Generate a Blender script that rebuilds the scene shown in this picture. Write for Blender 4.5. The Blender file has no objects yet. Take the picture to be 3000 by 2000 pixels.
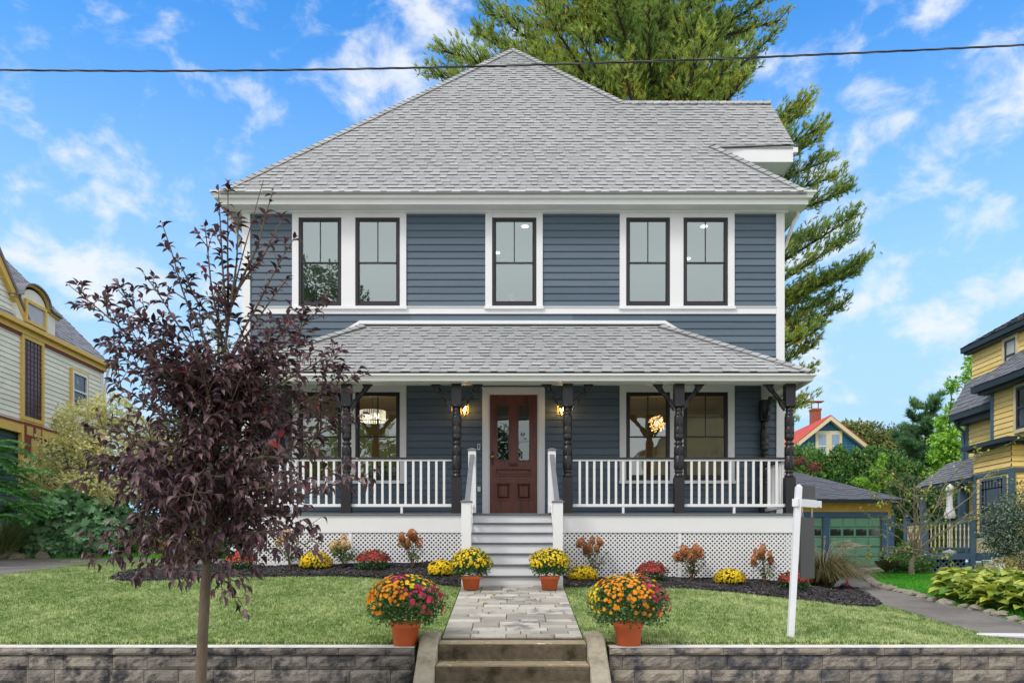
import bpy, math, random
import numpy as np
from mathutils import Vector, noise
from mathutils.geometry import delaunay_2d_cdt

SC = bpy.context.scene
COL = SC.collection
R = math.radians
rnd = random.Random(7)
NR = np.random.default_rng(11)

# ------------------------------------------------------------------ camera
FPX = 2400.0; HZ = 1645.0; CX = 1500.0; EYE = 1.6     # focal length in photo pixels, horizon row, eye height
cam_d = bpy.data.cameras.new('camera'); cam = bpy.data.objects.new('camera', cam_d); COL.objects.link(cam)
cam.location = (0, 0, EYE); cam.rotation_euler = (R(90), 0, 0)
cam_d.sensor_width = 36; cam_d.lens = 36*FPX/3000; cam_d.shift_y = (HZ-1000)/3000
cam_d.clip_end = 5000; cam_d.clip_start = .05
SC.camera = cam
SC.view_settings.view_transform = 'Standard'; SC.view_settings.look = 'None'
SC.view_settings.exposure = 0.40; SC.view_settings.gamma = 1.0
try:
    SC.cycles.use_denoising = True; SC.cycles.denoiser = 'OPENIMAGEDENOISE'
    SC.cycles.max_bounces = 8; SC.cycles.transparent_max_bounces = 12
    SC.cycles.caustics_reflective = False; SC.cycles.caustics_refractive = False
    SC.cycles.sample_clamp_indirect = 4.0
except Exception: pass

def lin(c):
    c = c/255.0
    return c/12.92 if c <= .04045 else ((c+.055)/1.055)**2.4
def S(r, g, b): return (lin(r), lin(g), lin(b), 1.0)
def X(px, Y): return (px-CX)/FPX*Y
def Z(py, Y): return EYE+(HZ-py)/FPX*Y

# ------------------------------------------------------------------ sky and sun
W = bpy.data.worlds.new('World'); SC.world = W; W.use_nodes = True
nt = W.node_tree; nt.nodes.clear()
def N(t, **k):
    n = nt.nodes.new(t)
    for a, v in k.items(): setattr(n, a, v)
    return n
def M(op, a, b=None, c=None, clamp=False):
    n = N('ShaderNodeMath', operation=op); n.use_clamp = clamp
    for i, v in enumerate((a, b, c)):
        if v is None: continue
        if isinstance(v, (int, float)): n.inputs[i].default_value = v
        else: nt.links.new(v, n.inputs[i])
    return n.outputs[0]
L = nt.links.new
SUN_EL, SUN_AZ = R(48), R(226)      # azimuth measured from +Y clockwise: the sun stands behind the camera, a little to its left
out = N('ShaderNodeOutputWorld'); bg = N('ShaderNodeBackground'); L(bg.outputs[0], out.inputs[0])
bg.inputs[1].default_value = 0.125
sky = N('ShaderNodeTexSky', sky_type='NISHITA'); sky.sun_disc = False
sky.sun_elevation = SUN_EL; sky.sun_rotation = SUN_AZ; sky.air_density = 1.0; sky.dust_density = .8; sky.ozone_density = 2.0
tint = N('ShaderNodeMix', data_type='RGBA', blend_type='MULTIPLY'); tint.inputs[0].default_value = 1
L(sky.outputs[0], tint.inputs[6]); tint.inputs[7].default_value = (.38, 1.24, 1.9, 1)
tc = N('ShaderNodeTexCoord')
sep = N('ShaderNodeSeparateXYZ'); L(tc.outputs['Generated'], sep.inputs[0])
sx, sy, sz = sep.outputs
zz = M('MAXIMUM', sz, 0.0)
# cloud layer coordinates: wisps flattened towards the horizon
mp = N('ShaderNodeMapping'); mp.inputs['Scale'].default_value = (1.0, 1.0, 1.45); L(tc.outputs['Generated'], mp.inputs[0])
n1 = N('ShaderNodeTexNoise'); n1.inputs['Scale'].default_value = 16; n1.inputs['Detail'].default_value = 10; n1.inputs['Roughness'].default_value = .58; n1.inputs['Distortion'].default_value = .25
L(mp.outputs[0], n1.inputs[0])
n2 = N('ShaderNodeTexNoise'); n2.inputs['Scale'].default_value = 2.2; n2.inputs['Detail'].default_value = 4; L(mp.outputs[0], n2.inputs[0])
cov = M('ADD', M('MULTIPLY', n1.outputs[0], 1.0), M('MULTIPLY', n2.outputs[0], .35))
def cdir(px, py):
    v = Vector(((px-CX)/FPX, 1, (HZ-py)/FPX)); v.normalize(); return v
blobs = None
for (px, py, rx, rz, amp) in [(1180, 150, .13, .10, .20), (210, 800, .13, .07, .26), (250, 570, .09, .07, .18), (480, 110, .16, .08, .05),
                              (2480, 420, .17, .12, .17), (2800, 330, .22, .16, .18), (2350, 230, .10, .06, .12), (2650, 580, .22, .10, .18),
                              (2250, 560, .10, .10, .12), (2750, 860, .22, .07, .14), (2500, 820, .14, .08, .12), (650, 260, .06, .04, .14),
                              (2900, 120, .2, .1, .14), (2400, 700, .2, .1, .14), (2150, 330, .12, .1, .12), (90, 380, .15, .06, .10), (1320, 60, .10, .05, .14)]:
    c = cdir(px, py)
    vs = N('ShaderNodeVectorMath', operation='SUBTRACT'); L(tc.outputs['Generated'], vs.inputs[0]); vs.inputs[1].default_value = c
    vm = N('ShaderNodeVectorMath', operation='MULTIPLY'); L(vs.outputs[0], vm.inputs[0]); vm.inputs[1].default_value = (1/rx, 1/rx, 1/rz)
    vl = N('ShaderNodeVectorMath', operation='LENGTH'); L(vm.outputs[0], vl.inputs[0])
    f = M('MULTIPLY', M('SUBTRACT', 1.0, vl.outputs['Value'], clamp=True), amp)
    blobs = f if blobs is None else M('MAXIMUM', blobs, f)
cov = M('ADD', cov, M('MULTIPLY', blobs, 1.0))
mr = N('ShaderNodeMapRange'); mr.interpolation_type = 'SMOOTHSTEP'
mr.inputs[1].default_value = .69; mr.inputs[2].default_value = .99; L(cov, mr.inputs[0])
front = mr.outputs[0]
# cloud behind the photographer, widened out of view to add light on side walls
ov = N('ShaderNodeMapRange'); ov.interpolation_type = 'SMOOTHSTEP'; ov.inputs[1].default_value = .72; ov.inputs[2].default_value = .52; L(sy, ov.inputs[0])
mask = M('MAXIMUM', M('MULTIPLY', front, .92), ov.outputs[0])
# thin milky veil near the horizon
hz = N('ShaderNodeMapRange'); hz.interpolation_type = 'SMOOTHSTEP'; hz.inputs[1].default_value = .60; hz.inputs[2].default_value = .16
hz.inputs[3].default_value = 0; hz.inputs[4].default_value = .93; L(sz, hz.inputs[0])
veil = N('ShaderNodeMix', data_type='RGBA'); L(hz.outputs[0], veil.inputs[0]); L(tint.outputs[2], veil.inputs[6]); veil.inputs[7].default_value = (3.1, 4.75, 6.4, 1)
cf = N('ShaderNodeMix', data_type='RGBA'); L(M('MULTIPLY', front, .9), cf.inputs[0]); L(veil.outputs[2], cf.inputs[6]); cf.inputs[7].default_value = (5.6, 5.85, 6.15, 1)
cm = N('ShaderNodeMix', data_type='RGBA'); L(ov.outputs[0], cm.inputs[0]); L(cf.outputs[2], cm.inputs[6]); cm.inputs[7].default_value = (7.2, 7.35, 7.6, 1)
L(cm.outputs[2], bg.inputs[0])

sun_d = bpy.data.lights.new('sun', 'SUN'); sun = bpy.data.objects.new('sun', sun_d); COL.objects.link(sun)
sun_d.energy = 1.55; sun_d.angle = R(14); sun_d.color = (1, .96, .9)
sd = Vector((math.sin(SUN_AZ)*math.cos(SUN_EL), math.cos(SUN_AZ)*math.cos(SUN_EL), math.sin(SUN_EL)))
sun.rotation_euler = sd.to_track_quat('Z', 'Y').to_euler()

# ------------------------------------------------------------------ helpers
WL = {}       # world location of every object (no rotated parents while building)
def tag(o, label=None, cat=None, group=None, kind=None):
    if label: o['label'] = label
    if cat: o['category'] = cat
    if group: o['group'] = group
    if kind: o['kind'] = kind
    return o
def root(name, loc, label, cat, group=None):
    o = bpy.data.objects.new(name, None); o.empty_display_size = .2; COL.objects.link(o)
    o.location = loc; WL[o] = Vector(loc); return tag(o, label, cat, group)
def link(me, name, origin, parent=None):
    o = bpy.data.objects.new(name, me); COL.objects.link(o)
    if parent is not None: o.parent = parent; o.location = Vector(origin)-WL[parent]
    else: o.location = origin
    WL[o] = Vector(origin); return o
def make_mesh(name, co, tris, m, parent=None, tone=None, origin=None, smooth=False, mi=None):
    """fast all-triangle mesh from numpy arrays (world coordinates)"""
    co = np.asarray(co, dtype=np.float32); tris = np.asarray(tris, dtype=np.int32)
    if origin is None:
        lo = co.min(0); hi = co.max(0); origin = ((lo[0]+hi[0])/2, (lo[1]+hi[1])/2, lo[2])
    origin = np.array(origin, dtype=np.float32)
    me = bpy.data.meshes.new(name)
    me.vertices.add(len(co)); me.vertices.foreach_set('co', (co-origin).ravel())
    me.loops.add(tris.size); me.loops.foreach_set('vertex_index', tris.ravel())
    me.polygons.add(len(tris)); me.polygons.foreach_set('loop_start', np.arange(0, tris.size, 3, dtype=np.int32))
    if smooth: me.polygons.foreach_set('use_smooth', np.ones(len(tris), dtype=bool))
    me.update(calc_edges=True)
    if tone is not None:
        a = me.attributes.new('tone', 'FLOAT', 'FACE'); a.data.foreach_set('value', np.asarray(tone, dtype=np.float32))
    me.materials.append(m)
    return link(me, name, [float(v) for v in origin], parent)

class MB:
    def __init__(s): s.v = []; s.f = []; s.t = []
    def face(s, pts, tone=.5):
        n = len(s.v); s.v.extend([tuple(p) for p in pts]); s.f.append(tuple(range(n, n+len(pts)))); s.t.append(tone)
    def box(s, x0, x1, y0, y1, z0, z1, tone=.5):
        if x0 > x1: x0, x1 = x1, x0
        if y0 > y1: y0, y1 = y1, y0
        if z0 > z1: z0, z1 = z1, z0
        s.hexa([(x0,y0,z0),(x1,y0,z0),(x1,y1,z0),(x0,y1,z0),(x0,y0,z1),(x1,y0,z1),(x1,y1,z1),(x0,y1,z1)], tone)
        return s
    def hexa(s, p, tone=.5):
        n = len(s.v); s.v.extend([tuple(q) for q in p])
        for f in ((3,2,1,0),(4,5,6,7),(0,1,5,4),(1,2,6,5),(2,3,7,6),(3,0,4,7)):
            s.f.append(tuple(n+i for i in f)); s.t.append(tone)
        return s
    def prism(s, poly, axis, a0, a1, tone=.5):
        """closed polygon in the two other axes, extruded along axis ('x','y','z')"""
        n = len(s.v); k = len(poly)
        def P(p, a): return {'x': (a, p[0], p[1]), 'y': (p[0], a, p[1]), 'z': (p[0], p[1], a)}[axis]
        s.v.extend([P(p, a0) for p in poly]); s.v.extend([P(p, a1) for p in poly])
        s.f.append(tuple(range(n, n+k))); s.t.append(tone)
        s.f.append(tuple(range(n+2*k-1, n+k-1, -1))); s.t.append(tone)
        for i in range(k):
            j = (i+1) % k; s.f.append((n+j, n+i, n+k+i, n+k+j)); s.t.append(tone)
        return s
    def tube(s, pts, rad, n=6, tone=.5, caps=True):
        pts = [Vector(p) for p in pts]
        if isinstance(rad, (int, float)): rad = [rad]*len(pts)
        base = len(s.v); up = None
        for i, p in enumerate(pts):
            d = (pts[min(i+1, len(pts)-1)]-pts[max(i-1, 0)])
            if d.length < 1e-9: d = Vector((0,0,1))
            d.normalize()
            if up is None: up = Vector((0,0,1)) if abs(d.z) < .9 else Vector((1,0,0))
            a = d.cross(up)
            if a.length < 1e-6: a = d.cross(Vector((0,1,0)))
            a.normalize(); b = a.cross(d); b.normalize(); up = b
            for k in range(n):
                t = 2*math.pi*k/n; s.v.append(tuple(p+(a*math.cos(t)+b*math.sin(t))*rad[i]))
        for i in range(len(pts)-1):
            for k in range(n):
                k2 = (k+1) % n; s.f.append((base+i*n+k, base+i*n+k2, base+(i+1)*n+k2, base+(i+1)*n+k)); s.t.append(tone)
        if caps:
            s.f.append(tuple(base+k for k in range(n-1, -1, -1))); s.t.append(tone)
            e = base+(len(pts)-1)*n; s.f.append(tuple(e+k for k in range(n))); s.t.append(tone)
        return s
    def lathe(s, cx, cy, prof, n=16, tone=.5, caps=True):
        base = len(s.v)
        for r, z in prof:
            for k in range(n):
                t = 2*math.pi*k/n; s.v.append((cx+r*math.cos(t), cy+r*math.sin(t), z))
        for i in range(len(prof)-1):
            for k in range(n):
                k2 = (k+1) % n; s.f.append((base+i*n+k, base+i*n+k2, base+(i+1)*n+k2, base+(i+1)*n+k)); s.t.append(tone)
        if caps:
            s.f.append(tuple(base+k for k in range(n-1, -1, -1))); s.t.append(tone)
            e = base+(len(prof)-1)*n; s.f.append(tuple(e+k for k in range(n))); s.t.append(tone)
        return s
    def build(s, name, m, parent=None, smooth=False, bevel=0, origin=None):
        vs = s.v
        if origin is None:
            xs = [v[0] for v in vs]; ys = [v[1] for v in vs]; zs = [v[2] for v in vs]
            origin = ((min(xs)+max(xs))/2, (min(ys)+max(ys))/2, min(zs))
        ox, oy, oz = origin
        me = bpy.data.meshes.new(name)
        me.from_pydata([(a-ox, b-oy, c-oz) for a, b, c in vs], [], s.f); me.update()
        a = me.attributes.new('tone', 'FLOAT', 'FACE'); a.data.foreach_set('value', s.t)
        if smooth: me.polygons.foreach_set('use_smooth', [True]*len(me.polygons))
        me.materials.append(m)
        o = link(me, name, origin, parent)
        if bevel:
            b = o.modifiers.new('bevel', 'BEVEL'); b.width = bevel; b.segments = 2; b.limit_method = 'ANGLE'; b.angle_limit = R(40)
        return o

def copy_tree(o, loc, rotz=0, parent=None, scale=None):
    c = o.copy(); COL.objects.link(c); c.location = loc; c.parent = parent
    if rotz: c.rotation_euler[2] = rotz
    if scale: c.scale = (scale,)*3
    for ch in list(o.children):
        k = ch.copy(); COL.objects.link(k); k.parent = c
        for g in list(ch.children):
            q = g.copy(); COL.objects.link(q); q.parent = k
    return c

# ------------------------------------------------------------------ materials
def mat(name, c1, c2=None, rough=.6, var=.10, scale=6.0, bump=0.0, bscale=40.0, spec=.4, metal=0, trans=0.0, tonevar=0.0,
        c3=None, scale3=1.5, thr=(.5, .7), coords='Object', stretch=None, emit=None, estr=1.0, coat=0):
    m = bpy.data.materials.new(name); m.use_nodes = True; t = m.node_tree; t.nodes.clear()
    def A(ty, **k):
        n = t.nodes.new(ty)
        for a, v in k.items(): setattr(n, a, v)
        return n
    lk = t.links.new
    o = A('ShaderNodeOutputMaterial'); b = A('ShaderNodeBsdfPrincipled')
    b.inputs['Roughness'].default_value = rough; b.inputs['Metallic'].default_value = metal
    b.inputs['Specular IOR Level'].default_value = spec
    if coat: b.inputs['Coat Weight'].default_value = coat; b.inputs['Coat Roughness'].default_value = .08
    tcn = A('ShaderNodeTexCoord'); vec = tcn.outputs[coords]
    if stretch:
        mpn = A('ShaderNodeMapping'); mpn.inputs['Scale'].default_value = stretch; lk(vec, mpn.inputs[0]); vec = mpn.outputs[0]
    at = A('ShaderNodeAttribute', attribute_name='tone')
    mx = A('ShaderNodeMix', data_type='RGBA'); mx.inputs[6].default_value = c1; mx.inputs[7].default_value = c2 or c1
    lk(at.outputs['Fac'], mx.inputs[0]); col = mx.outputs[2]
    if c3:
        n3 = A('ShaderNodeTexNoise'); n3.inputs['Scale'].default_value = scale3; n3.inputs['Detail'].default_value = 6; n3.inputs['Roughness'].default_value = .65; lk(vec, n3.inputs[0])
        r3 = A('ShaderNodeMapRange'); r3.interpolation_type = 'SMOOTHSTEP'; r3.inputs[1].default_value = thr[0]; r3.inputs[2].default_value = thr[1]; lk(n3.outputs[0], r3.inputs[0])
        m3 = A('ShaderNodeMix', data_type='RGBA'); lk(r3.outputs[0], m3.inputs[0]); lk(col, m3.inputs[6]); m3.inputs[7].default_value = c3; col = m3.outputs[2]
    if var:
        nn = A('ShaderNodeTexNoise'); nn.inputs['Scale'].default_value = scale; nn.inputs['Detail'].default_value = 7; nn.inputs['Roughness'].default_value = .6; lk(vec, nn.inputs[0])
        r = A('ShaderNodeMapRange'); r.inputs[1].default_value = .25; r.inputs[2].default_value = .75; r.inputs[3].default_value = 1-var; r.inputs[4].default_value = 1+var; lk(nn.outputs[0], r.inputs[0])
        vm = A('ShaderNodeVectorMath', operation='SCALE'); lk(col, vm.inputs[0]); lk(r.outputs[0], vm.inputs[3]); col = vm.outputs[0]
    lk(col, b.inputs['Base Color'])
    if bump:
        bn = A('ShaderNodeTexNoise'); bn.inputs['Scale'].default_value = bscale; bn.inputs['Detail'].default_value = 6; lk(vec, bn.inputs[0])
        bp = A('ShaderNodeBump'); bp.inputs['Strength'].default_value = bump; bp.inputs['Distance'].default_value = .02; lk(bn.outputs[0], bp.inputs['Height']); lk(bp.outputs[0], b.inputs['Normal'])
    if emit: b.inputs['Emission Color'].default_value = emit; b.inputs['Emission Strength'].default_value = estr
    if trans:
        tr = A('ShaderNodeBsdfTranslucent'); lk(col, tr.inputs[0]); ms = A('ShaderNodeMixShader'); ms.inputs[0].default_value = trans
        lk(b.outputs[0], ms.inputs[1]); lk(tr.outputs[0], ms.inputs[2]); lk(ms.outputs[0], o.inputs[0])
    else: lk(b.outputs[0], o.inputs[0])
    return m
def glass_mat(name, tintc=(.9, .93, .92, 1), refl=.3, rough=.01, wav=0.0):
    m = bpy.data.materials.new(name); m.use_nodes = True; t = m.node_tree; t.nodes.clear(); lk = t.links.new
    o = t.nodes.new('ShaderNodeOutputMaterial'); tr = t.nodes.new('ShaderNodeBsdfTransparent'); tr.inputs[0].default_value = tintc
    gl = t.nodes.new('ShaderNodeBsdfGlossy'); gl.inputs['Roughness'].default_value = rough; gl.inputs[0].default_value = (.84, .95, .94, 1)
    fr = t.nodes.new('ShaderNodeFresnel'); fr.inputs[0].default_value = 1.5
    ad = t.nodes.new('ShaderNodeMath'); ad.operation = 'ADD'; ad.use_clamp = True; ad.inputs[1].default_value = refl; lk(fr.outputs[0], ad.inputs[0])
    mx = t.nodes.new('ShaderNodeMixShader'); lk(ad.outputs[0], mx.inputs[0]); lk(tr.outputs[0], mx.inputs[1]); lk(gl.outputs[0], mx.inputs[2]); lk(mx.outputs[0], o.inputs[0])
    if wav:
        nz = t.nodes.new('ShaderNodeTexNoise'); nz.inputs['Scale'].default_value = 1.6; tcn = t.nodes.new('ShaderNodeTexCoord'); lk(tcn.outputs['Object'], nz.inputs[0])
        bp = t.nodes.new('ShaderNodeBump'); bp.inputs['Strength'].default_value = wav; bp.inputs['Distance'].default_value = .05; lk(nz.outputs[0], bp.inputs['Height']); lk(bp.outputs[0], gl.inputs['Normal'])
    return m

M_siding = mat('blue_siding', S(84,99,113), S(97,112,125), rough=.55, var=.10, scale=4, bump=.25, bscale=30, stretch=(.25,.25,6), spec=.3)
M_white = mat('white_trim', S(232,232,233), S(226,226,228), rough=.45, var=.03, scale=2, bump=.03)
M_whiteg = mat('white_gutter', S(228,228,226), rough=.3, var=.03, scale=1.5)
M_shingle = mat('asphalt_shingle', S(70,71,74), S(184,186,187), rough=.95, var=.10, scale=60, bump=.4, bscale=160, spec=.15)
M_black = mat('black_window_frame', S(38,35,40), S(48,45,50), rough=.35, var=.08)
M_post = mat('charcoal_paint', S(26,24,28), S(38,36,40), rough=.35, var=.15, scale=9, bump=.1, spec=.5)
M_deck = mat('grey_decking', S(98,102,108), S(120,124,130), rough=.6, var=.1)
M_door = mat('red_brown_wood', S(94,46,34), S(122,66,48), rough=.4, var=.28, scale=5, bump=.2, bscale=25, stretch=(5,5,.6), spec=.5, c3=S(56,28,26), scale3=2.2, thr=(.5,.72))
M_brass = mat('aged_brass', S(190,150,80), rough=.3, metal=1.0, var=.15)
M_brown = mat('brown_metal', S(62,48,40), rough=.5, var=.2)
M_glasslow = glass_mat('porch_window_glass', refl=.21, wav=.08)
M_glass = glass_mat('window_glass', refl=.31, wav=.04)
M_glassd = glass_mat('dark_window_glass', tintc=(.55,.58,.6,1), refl=.14, wav=.12)
M_room = mat('interior_plaster', S(138,150,146), rough=.9, var=.03)
M_roomb = mat('interior_beige', S(176,160,112), rough=.9, var=.04)
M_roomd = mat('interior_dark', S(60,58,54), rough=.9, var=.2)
M_void = mat('dark_shade_backing', S(10,10,10), rough=1, var=.1)  # near-black stands in for shade under porch and deck; sheathing shares it
M_conc = mat('concrete', S(150,142,124), S(172,164,148), rough=.9, var=.22, scale=14, bump=.5, bscale=120, c3=S(98,88,66), scale3=2.5, thr=(.42,.68), spec=.2)
M_concd = mat('stained_concrete', S(98,88,74), S(116,105,90), rough=.95, var=.3, scale=16, bump=.6, bscale=130, c3=S(64,57,42), scale3=3.5, thr=(.42,.66), spec=.15)
M_terra = mat('terracotta', S(212,104,58), S(220,112,66), rough=.6, var=.08, scale=8, c3=S(150,70,42), scale3=5, thr=(.62,.8))
M_soil = mat('soil', S(60,44,32), rough=1, var=.3)
# ------------------------------------------------------------------ terrain
TX = [-400, -60, -14, -9, -5.5, -1.0, 1.0, 2.6, 4.2, 5.75, 6.9, 9, 15, 60, 400]
TY = [8.5, 8.7, 9.5, 11, 12.1, 13, 13.9, 17, 18.5, 20, 24, 35, 120, 1600]
TZ = [
 [.60,.60,.60,.60,.60,.60,.60,.60,.60,.56,.56,.72,.78,.78,.78],
 [.752,.752,.752,.752,.752,.752,.752,.752,.75,.58,.58,.76,.82,.82,.82],
 [.90,.90,.90,.88,.88,.88,.88,.87,.84,.66,.67,.85,.90,.90,.90],
 [1.15,1.15,1.10,1.08,1.08,1.08,1.08,1.04,.95,.775,.79,.92,1.0,1.0,1.0],
 [1.3,1.3,1.28,1.25,1.24,1.226,1.22,1.16,1.03,.88,.90,1.0,1.1,1.1,1.1],
 [1.4,1.4,1.4,1.38,1.38,1.42,1.28,1.24,1.14,.95,.97,1.05,1.15,1.15,1.15],
 [1.5,1.5,1.45,1.42,1.50,1.58,1.31,1.31,1.29,1.05,1.03,1.08,1.2,1.2,1.2],
 [1.5,1.5,1.50,1.50,1.52,1.5,1.4,1.3,1.2,1.12,1.12,1.16,1.22,1.25,1.25],
 [1.6,1.6,1.60,1.60,1.60,1.5,1.4,1.3,1.2,1.15,1.17,1.19,1.23,1.25,1.25],
 [1.72,1.72,1.72,1.72,1.68,1.5,1.4,1.35,1.25,1.2,1.2,1.22,1.25,1.28,1.28],
 [1.8,1.8,1.78,1.76,1.7,1.5,1.4,1.35,1.3,1.27,1.27,1.28,1.3,1.3,1.3],
 [1.8,1.8,1.8,1.8,1.7,1.5,1.4,1.4,1.4,1.38,1.38,1.38,1.38,1.38,1.38],
 [1.8,1.8,1.8,1.8,1.7,1.6,1.5,1.45,1.45,1.45,1.45,1.45,1.45,1.45,1.45],
 [1.5]*15]
TXa, TYa, TZa = np.array(TX, float), np.array(TY, float), np.array(TZ, float)
def gz(x, y):
    """terrain height (arrays or scalars), smooth between the surveyed heights"""
    x = np.atleast_1d(np.asarray(x, float)); y = np.atleast_1d(np.asarray(y, float))
    i = np.clip(np.searchsorted(TXa, x)-1, 0, len(TX)-2); j = np.clip(np.searchsorted(TYa, y)-1, 0, len(TY)-2)
    u = np.clip((x-TXa[i])/(TXa[i+1]-TXa[i]), 0, 1); v = np.clip((y-TYa[j])/(TYa[j+1]-TYa[j]), 0, 1)
    z = (TZa[j, i]*(1-u)+TZa[j, i+1]*u)*(1-v)+(TZa[j+1, i]*(1-u)+TZa[j+1, i+1]*u)*v
    return z
def g1(x, y): return float(gz(x, y)[0])
def G(px, py, y0=8.6, y1=40):
    """where the sight line through a photo pixel first meets the ground"""
    Y = y0
    while Y < y1:
        x = X(px, Y)
        if g1(x, Y) >= Z(py, Y): return (x, Y)
        Y += .02
    return (X(px, y1), y1)

def inpoly(px, py, poly):
    px = np.asarray(px); py = np.asarray(py); c = np.zeros(px.shape, bool); n = len(poly)
    for i in range(n):
        x0, y0 = poly[i]; x1, y1 = poly[(i+1) % n]
        cond = ((y0 > py) != (y1 > py)); xi = (x1-x0)*(py-y0)/((y1-y0) if y1 != y0 else 1e-9)+x0
        c ^= cond & (px < xi)
    return c
def sheet(name, poly, m, dz, res=.3, hump=None, kind='structure', label=None):
    bx = []; n = len(poly)
    for i in range(n):
        a = poly[i]; b = poly[(i+1) % n]; d = math.dist(a, b); k = max(1, int(d/res))
        for q in range(k): bx.append((a[0]+(b[0]-a[0])*q/k, a[1]+(b[1]-a[1])*q/k))
    xs = [p[0] for p in poly]; ys = [p[1] for p in poly]
    gx, gy = np.meshgrid(np.arange(min(xs)+res/2, max(xs), res), np.arange(min(ys)+res/2, max(ys), res))
    gx = gx.ravel()+NR.uniform(-.2, .2, gx.size)*res; gy = gy.ravel()+NR.uniform(-.2, .2, gy.size)*res
    k = inpoly(gx, gy, poly)
    pts = [Vector(p) for p in bx]+[Vector((float(a), float(b))) for a, b in zip(gx[k], gy[k])]
    e = [(i, (i+1) % len(bx)) for i in range(len(bx))]
    r = delaunay_2d_cdt(pts, e, [], 1, 1e-5)
    co = np.array([(v.x, v.y, 0) for v in r[0]]); f = [q for q in r[2]]
    co[:, 2] = gz(co[:, 0], co[:, 1])+dz
    if hump is not None:
        for i in range(len(co)):
            if i >= len(bx): co[i, 2] += hump(co[i, 0], co[i, 1])
    o = make_mesh(name, co, [q for q in f if len(q) == 3], m, smooth=True)
    return tag(o, label=label, kind=kind)

M_groundg = mat('rough_ground', S(70,92,44), S(70,92,44), rough=1, var=.3, scale=.6, c3=S(84,78,52), scale3=.25, thr=(.5,.7))
M_lawnbase = mat('lawn_soil', S(108,130,66), rough=1, var=.3, scale=12, c3=S(80,104,50), scale3=2, thr=(.4,.7))
M_asph = mat('asphalt', S(128,124,122), S(128,124,122), rough=.95, var=.16, scale=90, bump=.5, bscale=150, spec=.2, c3=S(108,104,102), scale3=.9, thr=(.42,.66))
M_mulch = mat('black_mulch', S(40,38,40), S(72,68,70), rough=.95, var=.35, scale=30, bump=.8, bscale=60, spec=.2)
M_side = mat('pavement', S(150,148,142), rough=.95, var=.12, scale=30, bump=.3)

# ground sheet: near part fine, far part coarse, reaching the horizon
gxs = [-400,-150,-60,-30]+[float(v) for v in np.arange(-20, 20.1, .5)]+[30,60,150,400]
gys = [8.5, 8.7]+[float(v) for v in np.arange(9, 26, .5)]+[28,31,35,40,50,70,120,300,1600]
xx, yy = np.meshgrid(gxs, gys); co = np.stack([xx.ravel(), yy.ravel(), gz(xx.ravel(), yy.ravel())], 1)
nx = len(gxs); T = []
for j in range(len(gys)-1):
    for i in range(nx-1):
        a = j*nx+i; T += [(a, a+1, a+nx+1), (a, a+nx+1, a+nx)]
# the street side in front of the retaining wall
tag(make_mesh('ground', co, T, M_groundg, smooth=True, origin=(0, 8.5, 0)), kind='structure')
mb = MB(); mb.face([(-400,-60,0),(400,-60,0),(400,8.52,0),(-400,8.52,0)]); tag(mb.build('sidewalk', M_side), kind='structure')

WALK = [(-.745,8.68),(.755,8.68),(.755,12.12),(-.745,12.12)]
def path_from(pix): return [G(*p) for p in pix]
MUL_R = [(.80,12.0)]+path_from([(1660,1723),(1848,1722),(2000,1726),(2178,1741),(2357,1761),(2480,1776),(2560,1780),(2586,1772),(2550,1748),(2500,1724),(2470,1712)])+[(5.6,14.3),(5.3,15.2),(4.9,15.4),(4.76,13.9),(.80,13.9)]
mlf = path_from([(1346,1722),(1240,1708),(1100,1696),(1000,1690),(850,1690),(714,1692),(560,1698),(446,1704),(360,1704),(318,1699),(338,1686),(380,1677),(464,1664),(540,1660)])
MUL_L = mlf+[(-5.3,15.2),(-4.9,15.4),(-4.72,13.9),(-.82,13.9)]
drl = path_from([(3000,1885),(2893,1860),(2803,1836),(2670,1795),(2586,1773)])
drr = path_from([(3000,1831),(2890,1797),(2759,1770),(2670,1746),(2562,1720),(2527,1690)])
DR_R = [(6.2,5.2),(5.95,8.5)]+drl+[(5.75,14.2),(7.4,20),(10.2,30),(10.4,34.9),(16.1,34.9),(13.0,29.0),(11.3,26.0)]+drr[::-1]+[(6.9,9.9),(7.3,8.5),(8.6,5.2)]
def ext(p):   # driveway crosses in front of the retaining wall down to the street
    return p
lowl = path_from([(0,1688),(100,1672),(200,1658),(280,1652),(357,1649)])
DR_L = [(-16,12.0),(-9.4,12.55)]+lowl+[(-10.9,18.45),(-8.2,18.6),(-7.0,17.2),(-5.9,18.0),(-6.2,19.3),(-9.0,19.35),(-12,19.2),(-16,18.7)]
LAWN = [(-16,8.69),(-16,12.0),(-9.4,12.55)]+lowl+[(-10.9,18.45),(-8.2,18.6),(-7.0,17.2)]+mlf[::-1]+[(-.76,12.0),(-.76,8.69)]
LAWN_R = [(.77,8.69),(.77,12.0)]+MUL_R[1:9]+drl[::-1]+[(5.93,8.69)]
o = sheet('lawn', LAWN, M_lawnbase, .006, .35); o2 = sheet('lawn', LAWN_R, M_lawnbase, .006, .35)
NLAWN = drr[:6][::-1]
nl = [G(2527,1688),G(2560,1678),G(2640,1673),(11.5,23.6),(12.2,23.6),(13.5,22.0),(20,21),(20,9),(8.0,9.0),(7.1,9.6)]+drr
M_nlawn = mat('bright_lawn_soil', S(58,122,36), rough=1, var=.2, scale=8)
sheet('neighbour_lawn', nl, M_nlawn, .008, .4)
sheet('garden_lawn', [(-16,18.75),(-12,19.25),(-9,19.4),(-6.2,19.4),(-6.3,22),(-16,22)], mat('garden_lawn_soil', S(86,140,40), rough=1, var=.25, scale=4), .010, .4)
def hump(x, y): return .025+.03*noise.noise(Vector((x*1.7, y*1.7, 3)))
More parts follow.
